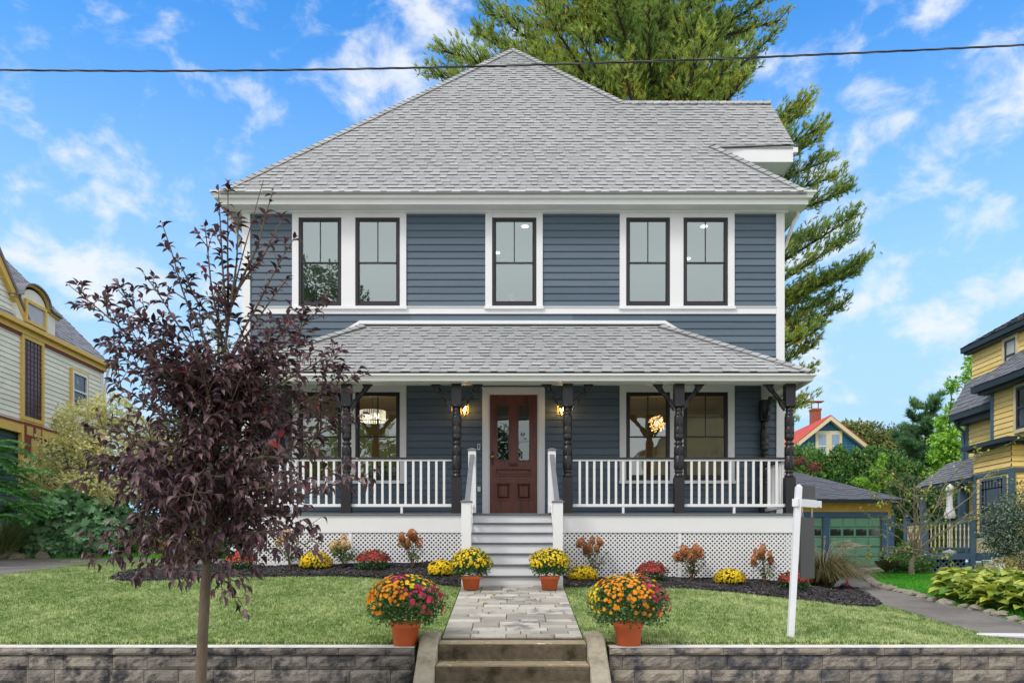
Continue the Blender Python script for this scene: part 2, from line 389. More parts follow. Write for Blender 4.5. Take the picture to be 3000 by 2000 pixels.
sheet('mulch_bed', MUL_R, M_mulch, .014, .12, hump); sheet('mulch_bed', MUL_L, M_mulch, .014, .12, hump)
sheet('driveway', [p for p in DR_R if p[1] >= 8.5], M_asph, .016, .35)
sheet('driveway', DR_L, M_asph, .016, .35)
mb = MB(); mb.face([(5.95,8.5,.586),(7.3,8.5,.65),(8.6,5.0,.01),(6.2,5.0,.01)]); tag(mb.build('driveway_apron', M_asph), kind='structure')
# bank of earth each side of the apron and beyond the end of the wall
mb = MB(); mb.face([(7.3,8.5,.64),(40,8.5,.8),(40,7.0,.0),(8.0,6.4,.0)]); tag(mb.build('grass_bank', M_groundg), kind='structure')

# ---- scattered short geometry: grass blades, mulch chips
def inst(name, tv, tf, pos, ex, ey, ez, sc, m, parent=None, tone=None, origin=None, smooth=False, build=True):
    tv = np.asarray(tv, float); tf = np.asarray(tf, int); n = len(pos); k = len(tv)
    sc = np.asarray(sc, float)
    if sc.ndim == 1: sc = np.repeat(sc[:, None], 3, 1)
    P = pos[:, None, :]+tv[None, :, 0:1]*(ex*sc[:, 0:1])[:, None, :]+tv[None, :, 1:2]*(ey*sc[:, 1:2])[:, None, :]+tv[None, :, 2:3]*(ez*sc[:, 2:3])[:, None, :]
    F = (tf[None]+(np.arange(n)*k)[:, None, None]).reshape(-1, 3)
    if tone is None: tone = NR.random(n)
    TT = np.repeat(np.asarray(tone), len(tf))
    if not build: return P.reshape(-1, 3), F, TT
    return make_mesh(name, P.reshape(-1, 3), F, m, parent, TT, origin, smooth)
def merge(*parts):
    co = []; fs = []; ts = []; n = 0
    for c, f, t in parts: co.append(c); fs.append(f+n); ts.append(t); n += len(c)
    return np.concatenate(co), np.concatenate(fs), np.concatenate(ts)
def norm(v): return v/np.maximum(np.linalg.norm(v, axis=-1, keepdims=True), 1e-9)
def frames(d, up=None, roll=None):
    """ex along d, ey sideways, ez the remaining normal"""
    d = norm(d)
    if up is None: up = np.tile([0, 0, 1.0], (len(d), 1))+NR.normal(0, .05, (len(d), 3))
    ey = norm(np.cross(up, d)); ez = np.cross(d, ey)
    if roll is not None:
        c, s = np.cos(roll)[:, None], np.sin(roll)[:, None]; ey, ez = ey*c+ez*s, ez*c-ey*s
    return d, ey, ez
def vnoise(x, y, f, seed=0):
    rs = np.random.default_rng(seed); g = rs.random((64, 64)); x = np.asarray(x)*f; y = np.asarray(y)*f
    i = np.floor(x).astype(int); j = np.floor(y).astype(int); u = x-i; v = y-j; u = u*u*(3-2*u); v = v*v*(3-2*v)
    a = g[i % 64, j % 64]; b = g[(i+1) % 64, j % 64]; c = g[i % 64, (j+1) % 64]; d = g[(i+1) % 64, (j+1) % 64]
    return (a*(1-u)+b*u)*(1-v)+(c*(1-u)+d*u)*v
def blades(name, polys, dens, h, w, m, bias=0, kindlabel=None, holes=(), lean=.5):
    P = []
    for poly in polys:
        xs = [p[0] for p in poly]; ys = [p[1] for p in poly]
        n = int((max(xs)-min(xs))*(max(ys)-min(ys))*dens); x = NR.uniform(min(xs), max(xs), n); y = NR.uniform(min(ys), max(ys), n)
        k = inpoly(x, y, poly) & (x/y > -1.0) & (x/y < .95)
        for hp in holes: k &= ~inpoly(x, y, hp)
        P.append(np.stack([x[k], y[k]], 1))
    P = np.concatenate(P); n = len(P); z = gz(P[:, 0], P[:, 1])
    pos = np.stack([P[:, 0], P[:, 1], z], 1)
    patch = .6*vnoise(P[:, 0], P[:, 1], 2.3, 1)+.4*vnoise(P[:, 0], P[:, 1], 9, 2)
    la = 6.28*vnoise(P[:, 0], P[:, 1], 5.0, 5)*2+NR.normal(0, 1.2, n); ll = lean*NR.uniform(.2, 1.5, n)
    d = np.stack([np.cos(la)*ll, np.sin(la)*ll, np.ones(n)], 1)
    a = NR.uniform(0, 6.28, n); up = np.stack([np.cos(a), np.sin(a), np.zeros(n)], 1)
    ex, ey, ez = frames(d, up)
    s = NR.uniform(.5, 1.25, n)*(.75+.5*patch)
    tone = np.clip(NR.normal(.42, .30, n)+(patch-.5)*.75+(vnoise(P[:, 0], P[:, 1], 26, 7)-.5)*.9+bias, 0, 1)
    o = inst(name, [(0,-.5,0),(0,.5,0),(1,0,.0)], [(0,1,2)], pos, ex, ey, ez, np.stack([s*h, NR.uniform(.7,1.3,n)*w, s*h], 1), m, tone=tone)
    return tag(o, label=kindlabel, kind='stuff')
M_grass = mat('grass_blade', S(84,122,48), S(222,230,170), rough=.6, var=0, trans=.3, spec=.25)
M_grassb = mat('bright_grass_blade', S(52,140,30), S(110,190,60), rough=.6, var=0, trans=.3, spec=.25)
blades('lawn_grass', [LAWN, LAWN_R, [(-8,8.655),(-1.3,8.66),(-1.3,8.70),(-8,8.70)], [(1.35,8.66),(5.7,8.655),(5.7,8.70),(1.35,8.70)]], 5200, .036, .009, M_grass, kindlabel='short pale green lawn grass between the retaining wall and the mulch beds')['category'] = 'grass'
blades('neighbour_grass', [nl], 900, .05, .016, M_grassb, kindlabel='bright green mown grass beside the right driveway')['category'] = 'grass'
blades('garden_grass', [[(-16,18.9),(-12,19.35),(-9,19.45),(-6.3,19.5),(-6.3,21.5),(-16,21.5)]], 500, .12, .02, M_grassb, bias=.3, kindlabel='bright green grass under the shrubs across the left driveway')['category'] = 'grass'
def chips(name, poly, n, m, size, label):
    xs = [p[0] for p in poly]; ys = [p[1] for p in poly]
    x = NR.uniform(min(xs), max(xs), n); y = NR.uniform(min(ys), max(ys), n); k = inpoly(x, y, poly); x = x[k]; y = y[k]; n = len(x)
    hz_ = np.array([hump(a, b) for a, b in zip(x, y)]); pos = np.stack([x, y, gz(x, y)+.014+hz_*.9], 1)
    a = NR.uniform(0, 6.28, n); d = np.stack([np.cos(a), np.sin(a), NR.normal(0, .35, n)], 1); ex, ey, ez = frames(d, roll=NR.uniform(-.8, .8, n))
    tv = [(-.5,-.5,0),(.5,-.35,0),(.5,.4,.1),(-.5,.5,.1),(0,0,.5)]; tf = [(0,1,4),(1,2,4),(2,3,4),(3,0,4)]
    s = NR.uniform(.5, 1.4, n)*size
    o = inst(name, tv, tf, pos, ex, ey, ez, np.stack([s*1.6, s*.6, s*.5], 1), m, tone=NR.random(n)**2)
    return tag(o, label=label, cat='mulch', kind='stuff')
M_chip = mat('mulch_chip', S(34,32,34), S(104,98,100), rough=.8, var=.1)
chips('mulch_chips', MUL_R, 26000, M_chip, .03, 'black shredded bark mulch in the bed right of the walkway')
chips('mulch_chips', MUL_L, 26000, M_chip, .03, 'black shredded bark mulch in the bed left of the walkway')

# ------------------------------------------------------------------ walkway of stone pavers
M_paver = mat('grey_paver', S(142,137,128), S(188,184,176), rough=.85, var=.16, scale=4, bump=.5, bscale=30, c3=S(118,116,116), scale3=3.0, thr=(.5,.68), spec=.25)
mbp = MB(); mbj = MB()
def wz(y): return .773+(y-8.7)*(1.226-.773)/3.4
y = 8.72; row = 0; rr = random.Random(4)
def paver(x0, x1, y0, y1, t):
    g = .004; b = .006
    x0 += g; x1 -= g; y0 += g; y1 -= g; h = .028
    zs = [wz(y0)+h, wz(y0)+h, wz(y1)+h, wz(y1)+h]; j = [rr.uniform(-.002, .002) for _ in range(4)]
    lo = [(x0,y0),(x1,y0),(x1,y1),(x0,y1)]; hi = [(x0+b,y0+b),(x1-b,y0+b),(x1-b,y1-b),(x0+b,y1-b)]
    mbp.face([(hi[i][0], hi[i][1], zs[i]+j[i]) for i in range(4)], t)
    for i in range(4):
        k = (i+1) % 4
        mbp.face([(lo[i][0], lo[i][1], zs[i]-.007), (lo[k][0], lo[k][1], zs[k]-.007), (hi[k][0], hi[k][1], zs[k]+j[k]), (hi[i][0], hi[i][1], zs[i]+j[i])], t)
        mbp.face([(lo[i][0], lo[i][1], zs[i]-.03), (lo[k][0], lo[k][1], zs[k]-.03), (lo[k][0], lo[k][1], zs[k]-.007), (lo[i][0], lo[i][1], zs[i]-.007)], t)
skip = []
while y < 12.08:
    d = .155; y1 = min(y+d, 12.1); x = -.745; nskip = []
    while x < .755-.02:
        blk = next((s for s in skip if s[0]-.01 <= x < s[1]-.01), None)
        if blk: x = blk[1]; continue
        w = rr.choice([.22, .30, .38, .46]); x2 = min(x+w, .755)
        for s in skip:
            if x < s[0] < x2: x2 = s[0]
        if .755-x2 < .1: x2 = .755
        t = rr.random()
        if rr.random() < .22 and y1+d < 12.1 and x2-x > .28: paver(x, x2, y, y1+d, t); nskip.append((x, x2))
        else: paver(x, x2, y, y1, t)
        x = x2
    skip = nskip; y = y1
wk = mbp.build('walkway', M_paver); tag(wk, kind='structure')
mbj.hexa([(-.74,8.7,wz(8.7)-.05),(.75,8.7,wz(8.7)-.05),(.75,12.1,wz(12.1)-.05),(-.74,12.1,wz(12.1)-.05),(-.74,8.7,wz(8.7)+.012),(.75,8.7,wz(8.7)+.012),(.75,12.1,wz(12.1)+.012),(-.74,12.1,wz(12.1)+.012)])
tag(mbj.build('walkway_bed', mat('paver_joint_sand', S(92,78,60), rough=1, var=.3, scale=20)), kind='structure')

# ------------------------------------------------------------------ concrete street steps with cheek walls
st = root('street_steps', (0, 8.2, 0), 'worn concrete steps with sloped side walls leading up to the paver walkway', 'steps')
xl, xr = -.755, .765
mb = MB()
zt = [.762, .575, .388, .2]; yf = [8.42, 8.09, 7.76, 7.43]
prof = [(8.69, -.1), (8.69, .78), (8.60, .776)]
prof += [(8.45, zt[0]-.004), (8.427, zt[0]-.012), (8.42, zt[0]-.03)]
for i in range(3):
    prof += [(yf[i]+.004, zt[i+1]+.03), (yf[i]-.012, zt[i+1]+.006), (yf[i+1]+.03, zt[i+1]-.002), (yf[i+1]+.007, zt[i+1]-.01), (yf[i+1], zt[i+1]-.03)]
prof += [(7.43, -.1)]
mb.prism(prof, 'x', xl, xr); mb.build('step_block', M_concd, st)
M_tread = mat('worn_tread', S(156,142,116), S(156,142,116), rough=.9, var=.2, scale=12, bump=.5, bscale=120, c3=S(206,198,178), scale3=6, thr=(.58,.7))
mb = MB(); mb.face([(xl+.004,8.452,.7625),(xr-.004,8.452,.7625),(xr-.004,8.60,.780),(xl+.004,8.60,.780)]); mb.face([(xl+.004,8.4285,.7545),(xr-.004,8.4285,.7545),(xr-.004,8.452,.7625),(xl+.004,8.452,.7625)])
for i in range(3): mb.box(xl+.004, xr-.004, yf[i+1]+.012, yf[i]-.003, zt[i+1]-.02, zt[i+1]+.009)
mb.build('worn_treads', M_tread, st, bevel=.006)
for s, (a, b) in enumerate([(-.96, -.76), (.77, .965)]):
    mb = MB()
    pr = [(8.98, -.1), (8.98, .80), (8.93, .845), (8.62, .842), (8.52, .82), (8.44, .775), (7.62, .25), (7.50, .12), (7.48, -.1)]
    mb.prism(pr, 'x', a, b); mb.build('cheek_wall', M_conc, st, bevel=.022)

# ------------------------------------------------------------------ retaining walls of split-face block
M_block = mat('split_face_block', S(116,111,106), S(156,149,139), rough=.95, var=.22, scale=9, bump=.9, bscale=55, c3=S(70,70,73), scale3=4.2, thr=(.47,.64), spec=.2)
M_blockr = mat('split_face_block_grey', S(120,115,109), S(158,149,137), rough=.95, var=.22, scale=9, bump=.9, bscale=55, c3=S(76,77,84), scale3=4.2, thr=(.46,.64), spec=.2)
M_cap = mat('sky_lit_cap_stone', S(205,202,196), S(222,219,214), rough=.95, var=.15, scale=9, bump=.5, bscale=70, c3=S(190,186,178), scale3=4, thr=(.5,.68))  # colour brightened to paint skylight on the cap tops
def rough_block(mb, x0, x1, z0, z1, yf_, yb, t, seed, amp=.018, ends=False):
    """block whose front is broken stone"""
    g = .0025; x0 += g; x1 -= g; z0 += g; z1 -= g
    nx_ = max(4, int((x1-x0)/.045)); nz_ = max(3, int((z1-z0)/.035))
    base = len(mb.v)
    for j in range(nz_+1):
        for i in range(nx_+1):
            x = x0+(x1-x0)*i/nx_; z = z0+(z1-z0)*j/nz_
            edge = min(i, nx_-i, j*1.0, nz_-j)
            d = .010 if edge <= 0 else -amp*(.5+1.3*noise.fractal(Vector((x*11, seed*3.7, z*13)), 1, 2, 3))
            mb.v.append((x, yf_+d, z))
    for j in range(nz_):
        for i in range(nx_):
            a = base+j*(nx_+1)+i; mb.f.append((a, a+1, a+nx_+2, a+nx_+1)); mb.t.append(t)
    mb.face([(x0,yf_+.01,z1),(x1,yf_+.01,z1),(x1,yb,z1),(x0,yb,z1)], t)
    mb.face([(x0,yf_+.01,z0),(x0,yb,z0),(x1,yb,z0),(x1,yf_+.01,z0)], t)
    mb.face([(x0,yf_+.01,z0),(x0,yf_+.01,z1),(x0,yb,z1),(x0,yb,z0)], t); mb.face([(x1,yf_+.01,z0),(x1,yb,z0),(x1,yb,z1),(x1,yf_+.01,z1)], t)
def rwall(name, x0, x1, m, label, seed, inner):
    r_ = root(name, ((x0+x1)/2, 8.5, 0), label, 'wall'); rr = random.Random(seed)
    mb = MB(); k = 0
    for (z0, z1) in ((-.02,.045),(.045,.195),(.195,.345),(.345,.495),(.495,.645)):
        x = x0-rr.uniform(0, .3); first = True
        while x < x1-.01:
            w = rr.choice([.29, .36, .42, .5, .56]); xa = max(x, x0); xb = min(x+w, x1)
            if x1-xb < .12: xb = x1
            k += 1; rough_block(mb, xa, xb, z0, z1, 8.42+.003*rr.random(), 8.68, rr.random(), seed*100+k)
            x = xb
    mb.build('block_courses', m, r_)
    mb = MB(); x = x0; k = 0
    while x < x1-.01:
        w = rr.choice([.38, .44, .55, .62]); xb = min(x+w, x1)
        if x1-xb < .2: xb = x1
        k += 1; rough_block(mb, x, xb, .647, .722, 8.395, 8.685, rr.random(), seed*200+k, amp=.010); x = xb
    # return of the wall beside the steps
    sx = inner; d = .33 if inner < 0 else -.33
    mb.build('cap_stones', M_cap if False else m, r_)
    mb = MB(); mb.box(min(x0+.004, x1), max(x0, x1-.004), 8.40, 8.68, .7225, .7265); mb.build('sky_lit_cap_top', M_cap, r_)  # pale sheet paints the sky's brightness onto the caps
    mb = MB(); xs = (x1-.34, x1-.003) if inner < 0 else (x0+.003, x0+.34)
    mb.box(xs[0], xs[1], 8.68, 9.02, .3, .735, .6); mb.build('wall_return', M_cap, r_, bevel=.008)
rwall('retaining_wall', -15, -1.0, M_block, 'brown and charcoal split-face block retaining wall left of the concrete steps', 3, -1)
rwall('retaining_wall', 1.0, 5.75, M_blockr, 'grey split-face block retaining wall right of the concrete steps', 8, 1)
# ------------------------------------------------------------------ building helpers
def siding(mb, axis, a0, a1, z0, z1, pos, sgn, step=.1316, lip=.017, seed=0, zref=0, gap=.007):
    """lapped boards: axis 'x' = front wall at y=pos facing sgn*y ; axis 'y' = side wall at x=pos facing sgn*x"""
    rr = random.Random(seed)
    k = math.floor((z0-zref)/step); z = zref+k*step
    def P(a, off, zz): return (a, pos+sgn*off, zz) if axis == 'x' else (pos+sgn*off, a, zz)
    while z < z1-1e-4:
        zb = max(z, z0); zt = min(z+step, z1)
        a = a0
        while a < a1-1e-4:
            b = a1 if (a1-a) < 4.5 else a+rr.uniform(2.2, 3.6)
            t = rr.random()
            ob = lip*(1-(zb-z)/step); ot = lip*(1-(zt-z)/step)*.999
            zc = zt-gap if zt == z+step else zt
            mb.face([P(a,ob,zb),P(b,ob,zb),P(b,ot,zc),P(a,ot,zc)], t)
            if zc < zt: mb.face([P(a,ot,zc),P(b,ot,zc),P(b,-.014,zc),P(a,-.014,zc)], t); mb.face([P(a,-.014,zc),P(b,-.014,zc),P(b,-.014,zt),P(a,-.014,zt)], t)
            if zb == z: mb.face([P(a,-.014,zb),P(b,-.014,zb),P(b,ob,zb),P(a,ob,zb)], t)
            a = b+.002 if b < a1 else b
        z += step
def shingles(mb, O, U, V, vmax, uL, uR, e=.142, seed=1, wmin=.11, wmax=.21, tone_f=None):
    O, U, V = Vector(O), Vector(U).normalized(), Vector(V).normalized(); Nn = U.cross(V).normalized()
    if Nn.z < 0: Nn = -Nn
    rr = random.Random(seed); k = 0; v = 0.0
    def P(u, vv, h): return O+U*u+V*vv+Nn*h
    while v < vmax-.01:
        v1 = min(v+e, vmax); vu = min(v1+.02, vmax)
        l0, r0, l1, r1 = uL(v+.001), uR(v+.001), uL(vu-.001), uR(vu-.001)
        u = min(l0, l1)-rr.uniform(0, .3); end = max(r0, r1); thick = False
        wob = rr.uniform(-.003, .003)
        while u < end:
            w = rr.uniform(wmin, wmax); ub = u+w; thick = not thick if rr.random() < .8 else thick
            h = .021 if thick else .012
            t = min(1, max(0, rr.gauss(.74 if thick else .64, .04)+.08*noise.noise(O*.3+U*u*.35+V*v*.35)))
            def cl(uu, lo, hi): return min(max(uu, lo), hi)
            a0, b0 = cl(u, l0, r0), cl(ub-.003, l0, r0); a1, b1 = cl(u, l1, r1), cl(ub-.003, l1, r1)
            if b0-a0 > .004 or b1-a1 > .004:
                q = [P(a0, v+wob, h), P(b0, v+wob, h), P(b1, vu, .004), P(a1, vu, .004)]
                mb.face(q, t)
                mb.face([P(a0, v+wob, -.004), P(b0, v+wob, -.004), q[1], q[0]], 0 if thick else .25)  # dark lips paint the shadow line under each course
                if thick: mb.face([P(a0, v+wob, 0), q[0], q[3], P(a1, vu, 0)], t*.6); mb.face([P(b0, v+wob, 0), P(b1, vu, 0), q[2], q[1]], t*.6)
            u = ub
        v = v1; k += 1
def hipcaps(mb, A, B, n1, n2, w=.13, step=.16, seed=1):
    A, B = Vector(A), Vector(B); D = (B-A).normalized(); Lh = (B-A).length
    l1 = D.cross(Vector(n1)).normalized(); l2 = D.cross(Vector(n2)).normalized()
    if l1.z > 0: l1 = -l1
    if l2.z > 0: l2 = -l2
    if l1.dot(l2) > .9: l2 = -l2
    up = (Vector(n1)+Vector(n2)).normalized(); rr = random.Random(seed); s = 0
    while s < Lh:
        t = min(1, max(0, rr.gauss(.70, .09))); e = min(s+step+.03, Lh)
        a, b = A+D*s, A+D*e; ha, hb = .042, .024
        for l in (l1, l2):
            mb.face([a+up*ha, a+up*ha+l*w, b+up*hb+l*w, b+up*hb], t)
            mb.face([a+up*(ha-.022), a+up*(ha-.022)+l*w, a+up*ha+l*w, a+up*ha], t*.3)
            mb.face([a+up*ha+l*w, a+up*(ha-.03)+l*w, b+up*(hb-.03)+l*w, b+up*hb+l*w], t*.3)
        s += step
def gutter_prof(f0, zt, d=1, w=.115, h=.118):
    """K-style gutter: f0 = back line, opening upward, front towards -d"""
    q = [(0,0),(-.055,0),(-.066,.012),(-.070,.045),(-.088,.075),(-.112,.085),(-.115,.100),(-.115,.118),(-.103,.118),(-.10,.105),(0,.105)]
    return [(f0+d*a*w/.115, zt-h+b*h/.118) for a, b in q]
def window(name, parent, x0, x1, z0, z1, Y, mframe, mglass, msill=None, fw=.047, muntin=True, depth=.07, sill=True):
    """double-hung window: 2-over-1, frame proud of the recess; pane and sill are sub-parts"""
    mb = MB(); a, b = Y, Y+depth; sw = .042; zm = z0+(z1-z0)*.497
    mb.box(x0, x0+fw, a, b, z0, z1); mb.box(x1-fw, x1, a, b, z0, z1); mb.box(x0+fw, x1-fw, a, b, z1-fw, z1); mb.box(x0+fw, x1-fw, a, b, z0, z0+fw)
    xi, xj = x0+fw, x1-fw; zi, zj = z0+fw, z1-fw
    # upper sash (set back), lower sash (further back)
    for (s0, s1, ya, top) in ((zm-.012, zj, a+.012, True), (zi, zm+.02, a+.028, False)):
        yb = ya+.022; r_ = .022 if top else .030
        mb.box(xi, xi+sw*.6, ya, yb, s0, s1); mb.box(xj-sw*.6, xj, ya, yb, s0, s1)
        mb.box(xi+sw*.6, xj-sw*.6, ya, yb, s1-sw*.6, s1); mb.box(xi+sw*.6, xj-sw*.6, ya, yb, s0, s0+(r_ if top else r_+.03))
        if top and muntin: xm = (x0+x1)/2; mb.box(xm-.010, xm+.010, ya+.002, yb-.004, s0+r_, s1-sw*.6)
    w = mb.build(name, mframe, parent, bevel=.003)
    mg = MB(); mg.face([(xi,a+.026,zm),(xj,a+.026,zm),(xj,a+.026,zj),(xi,a+.026,zj)]); mg.face([(xi,a+.044,zi),(xj,a+.044,zi),(xj,a+.044,zm),(xi,a+.044,zm)])
    mg.build('pane', mglass, w)
    if sill and msill:
        ms = MB(); ms.box(x0-.012, x1+.012, Y-.035, Y+.03, z0-.028, z0-.002); ms.build('sill', msill, w, bevel=.003)
    return w

# ------------------------------------------------------------------ the main house
YW = 15.40; YT = 15.362
def XW(px): return X(px, YW)
def ZW(py): return Z(py, YW)
H = root('blue_house', (0.02, 20.5, 1.2), 'blue two-storey clapboard house with white trim, grey hipped roof and open front porch', 'house')
xL, xR = XW(710), XW(2297); YB = 25.7; ztop = ZW(624.5); zfl = 2.418
cbw = .155
def part(mb, name, m, **k): return mb.build(name, m, H, **k)

# siding of the front wall, one panel between each pair of trims
wins_px = [(876,1001),(1042,1172),(1442,1571.5),(1834,1962),(2001.5,2131.5)]
upz0, upz1 = ZW(898), ZW(639); loz0, loz1 = ZW(1407), ZW(1149)
mb = MB()
def fs(p0, p1, y0, y1, sd=0): siding(mb, 'x', XW(p0), XW(p1), ZW(y1), ZW(y0), YW, -1, seed=sd, zref=2.43)
for i, (a, b) in enumerate([(733,857),(1191,1422),(1590,1815),(2151,2273)]): fs(a, b, 626, 901, i)
fs(733, 2273, 920, 1128, 9)
lz = [(733,857),(1191,1413),(1596,1815),(2151,2273)]
for i, (a, b) in enumerate(lz): fs(a, b, 1128, 1520, 20+i)
fs(857, 1191, 1414, 1520, 30); fs(1815, 2151, 1414, 1520, 31); fs(1413, 1596, 1126, 1139, 32)
# side and rear walls
siding(mb, 'y', YW+.02, YB, 1.0, ztop+.05, xR-.02, 1, seed=41, zref=2.43)
siding(mb, 'y', YW+.02, YB, 1.0, ztop+.05, xL+.02, -1, seed=42, zref=2.43)
siding(mb, 'x', xL+.02, xR-.02, 1.0, ztop+.05, YB, 1, seed=43, zref=2.43)
part(mb, 'siding', M_siding)
# sheathing behind the boards (keeps the rooms closed)
mb = MB()
segs = [(710,857),(1191,1422),(1590,1815),(2151,2297)]
for a, b in segs: mb.box(XW(a), XW(b), YW+.02, YW+.12, ZW(901), ztop+.05)
mb.box(XW(710), XW(2297), YW+.02, YW+.12, ZW(1149), ZW(901))
for a, b in [(710,857),(1191,1432),(1577,1815),(2151,2297)]: mb.box(XW(a), XW(b), YW+.02, YW+.12, 1.2, ZW(1149))
for a, b in [(857,1191),(1815,2151)]: mb.box(XW(a), XW(b), YW+.02, YW+.12, 1.2, ZW(1407))
mb.box(XW(1432), XW(1577), YW+.006, YW+.12, 1.2, zfl)
part(mb, 'sheathing', M_void)
# corner boards
for nm, (a, b), sx_ in (('corner_board', (xL, xL+cbw), -1), ('corner_board', (xR-cbw, xR), 1)):
    mb = MB(); mb.box(a, b, YT, YW+.03, 1.9, ztop); mb.box((b-.03 if sx_ > 0 else a), (b if sx_ > 0 else a+.03), YW+.03, YW+.15, 1.9, ztop); part(mb, nm, M_white, bevel=.004)
# belt board
mb = MB(); mb.box(xL+cbw+.002, xR-cbw-.002, YT+.008, YW+.02, ZW(920.5), ZW(901)); mb.box(xL+cbw+.002, xR-cbw-.002, YT-.012, YW, ZW(901)-.004, ZW(901)+.012); part(mb, 'belt_board', M_white, bevel=.003)
# casings
def casing(groups, zt, zb, ztopc, nm='window_casing'):
    for g in groups:
        xs = [XW(v) for v in g]                     # outer, (w0,w1)..., outer
        mb = MB(); e = .0015
        for i in range(0, len(xs)-1, 2): mb.box(xs[i], xs[i+1]-e, YT, YW+.10, zb, ztopc)
        for i in range(1, len(xs)-1, 2): mb.box(xs[i]-e*.5, xs[i+1]+e*.5, YT+.004, YW+.10, zt, ztopc)
        mb.box(xs[0]-.015, xs[-1]+.015, YT-.03, YW+.09, zb-.062, zb-.004)
        part(mb, nm, M_white, bevel=.003)
casing([(857,876,1001,1042,1172,1191),(1422,1442,1571.5,1590),(1815,1834,1962,2001.5,2131.5,2151)], upz1, upz0, ztop)
casing([(857,876,1001,1042,1172,1191),(1815,1834,1962,2001.5,2131.5,2151)], loz1, loz0, 4.95)
for i, (a, b) in enumerate(wins_px):
    window('window', H, XW(a)+.003, XW(b)-.003, upz0, upz1, YT+.018, M_black, M_glass, M_white)
for i, (a, b) in enumerate(wins_px):
    if i == 2: continue
    window('window', H, XW(a)+.003, XW(b)-.003, loz0, loz1, YT+.018, M_black, M_glasslow, M_white)
# eave: soffit, frieze, fascia, gutter
EY = 15.05; zg = Z(557, 14.94); zs = Z(597, 15.05)
ex0, ex1 = xL-.33, xR+.33
mb = MB()
mb.box(xL-.02, xR+.02, YT-.02, YW, ztop, zs-.035); mb.box(xL-.05, xR+.05, YT-.07, YW, zs-.04, zs-.004)
mb.box(xL+.03, xR-.03, YT-.006, YW, ztop-.02, ztop-.001)
part(mb, 'frieze_board', M_white, bevel=.004)
mb = MB(); yb1 = YB+.43
mb.box(ex0+.02, ex1-.02, EY+.02, YW, zs, zs+.02); mb.box(ex0+.02, xL, YW, yb1, zs, zs+.02); mb.box(xR, ex1-.02, YW, yb1, zs, zs+.02); mb.box(xL, xR, YB, yb1, zs, zs+.02)
part(mb, 'soffit', M_white)
mb = MB(); zf1 = zg-.02
mb.box(ex0, ex1, EY, EY+.022, zs-.012, zf1); mb.box(ex0, ex0+.022, EY+.022, yb1, zs-.012, zf1); mb.box(ex1-.022, ex1, EY+.022, yb1, zs-.012, zf1); mb.box(ex0, ex1, yb1, yb1+.022, zs-.012, zf1)
part(mb, 'fascia', M_white, bevel=.003)
def gutter_ring(x0, x1, y0, y1, zt, nm='gutter'):
    """mitred gutter along front and both sides"""
    q = gutter_prof(0, zt)
    mb = MB(); n = len(q)
    rings = []
    for (cx_, cy_, dx, dy) in ((x0, y1, -1, 0), (x0, y0, -1, -1), (x1, y0, 1, -1), (x1, y1, 1, 0)):
        rings.append([(cx_+dx*(-a), cy_+(dy*(-a)), z) for a, z in q])
    for r0, r1 in zip(rings[:-1], rings[1:]):
        for i in range(n):
            j = (i+1) % n; mb.face([r0[i], r0[j], r1[j], r1[i]])
    mb.face(rings[0][::-1]); mb.face(rings[-1])
    return part(mb, nm, M_whiteg)
gutter_ring(ex0-.001, ex1+.001, EY-.001, yb1, zg)
# main roof
AY = 20.3; cxr = .025; az = Z(146, AY); ry0 = 14.94; rz0 = zg-.035; hw = AY-ry0
V_f = Vector((0, AY-ry0, az-rz0)); Lf = V_f.length
yr, zr = 17.90, None
sl = (az-rz0)/hw
zr = rz0+sl*(yr-ry0); ye = 16.32; ze = rz0+sl*(ye-ry0)
v_e = Lf*(ye-ry0)/hw; v_r = Lf*(yr-ry0)/hw; WX = 5.64
def hipR(v): return cxr+hw*(1-v/Lf)
mb = MB()
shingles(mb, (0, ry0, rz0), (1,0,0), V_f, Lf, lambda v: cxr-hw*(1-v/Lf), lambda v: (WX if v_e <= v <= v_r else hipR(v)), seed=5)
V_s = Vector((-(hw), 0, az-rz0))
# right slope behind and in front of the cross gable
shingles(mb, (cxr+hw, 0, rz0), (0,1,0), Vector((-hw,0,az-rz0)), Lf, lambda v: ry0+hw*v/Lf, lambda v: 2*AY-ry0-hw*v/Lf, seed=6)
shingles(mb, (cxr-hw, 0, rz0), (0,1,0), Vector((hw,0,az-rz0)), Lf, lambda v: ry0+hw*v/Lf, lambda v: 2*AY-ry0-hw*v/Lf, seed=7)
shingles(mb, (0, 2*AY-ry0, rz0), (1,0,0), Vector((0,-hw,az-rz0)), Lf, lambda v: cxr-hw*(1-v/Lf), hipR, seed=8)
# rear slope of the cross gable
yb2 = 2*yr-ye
shingles(mb, (0, yb2, ze), (1,0,0), Vector((0, -(yb2-yr), zr-ze)), v_r-v_e, lambda v: hipR(v_e+v)-.2, lambda v: WX, seed=9)
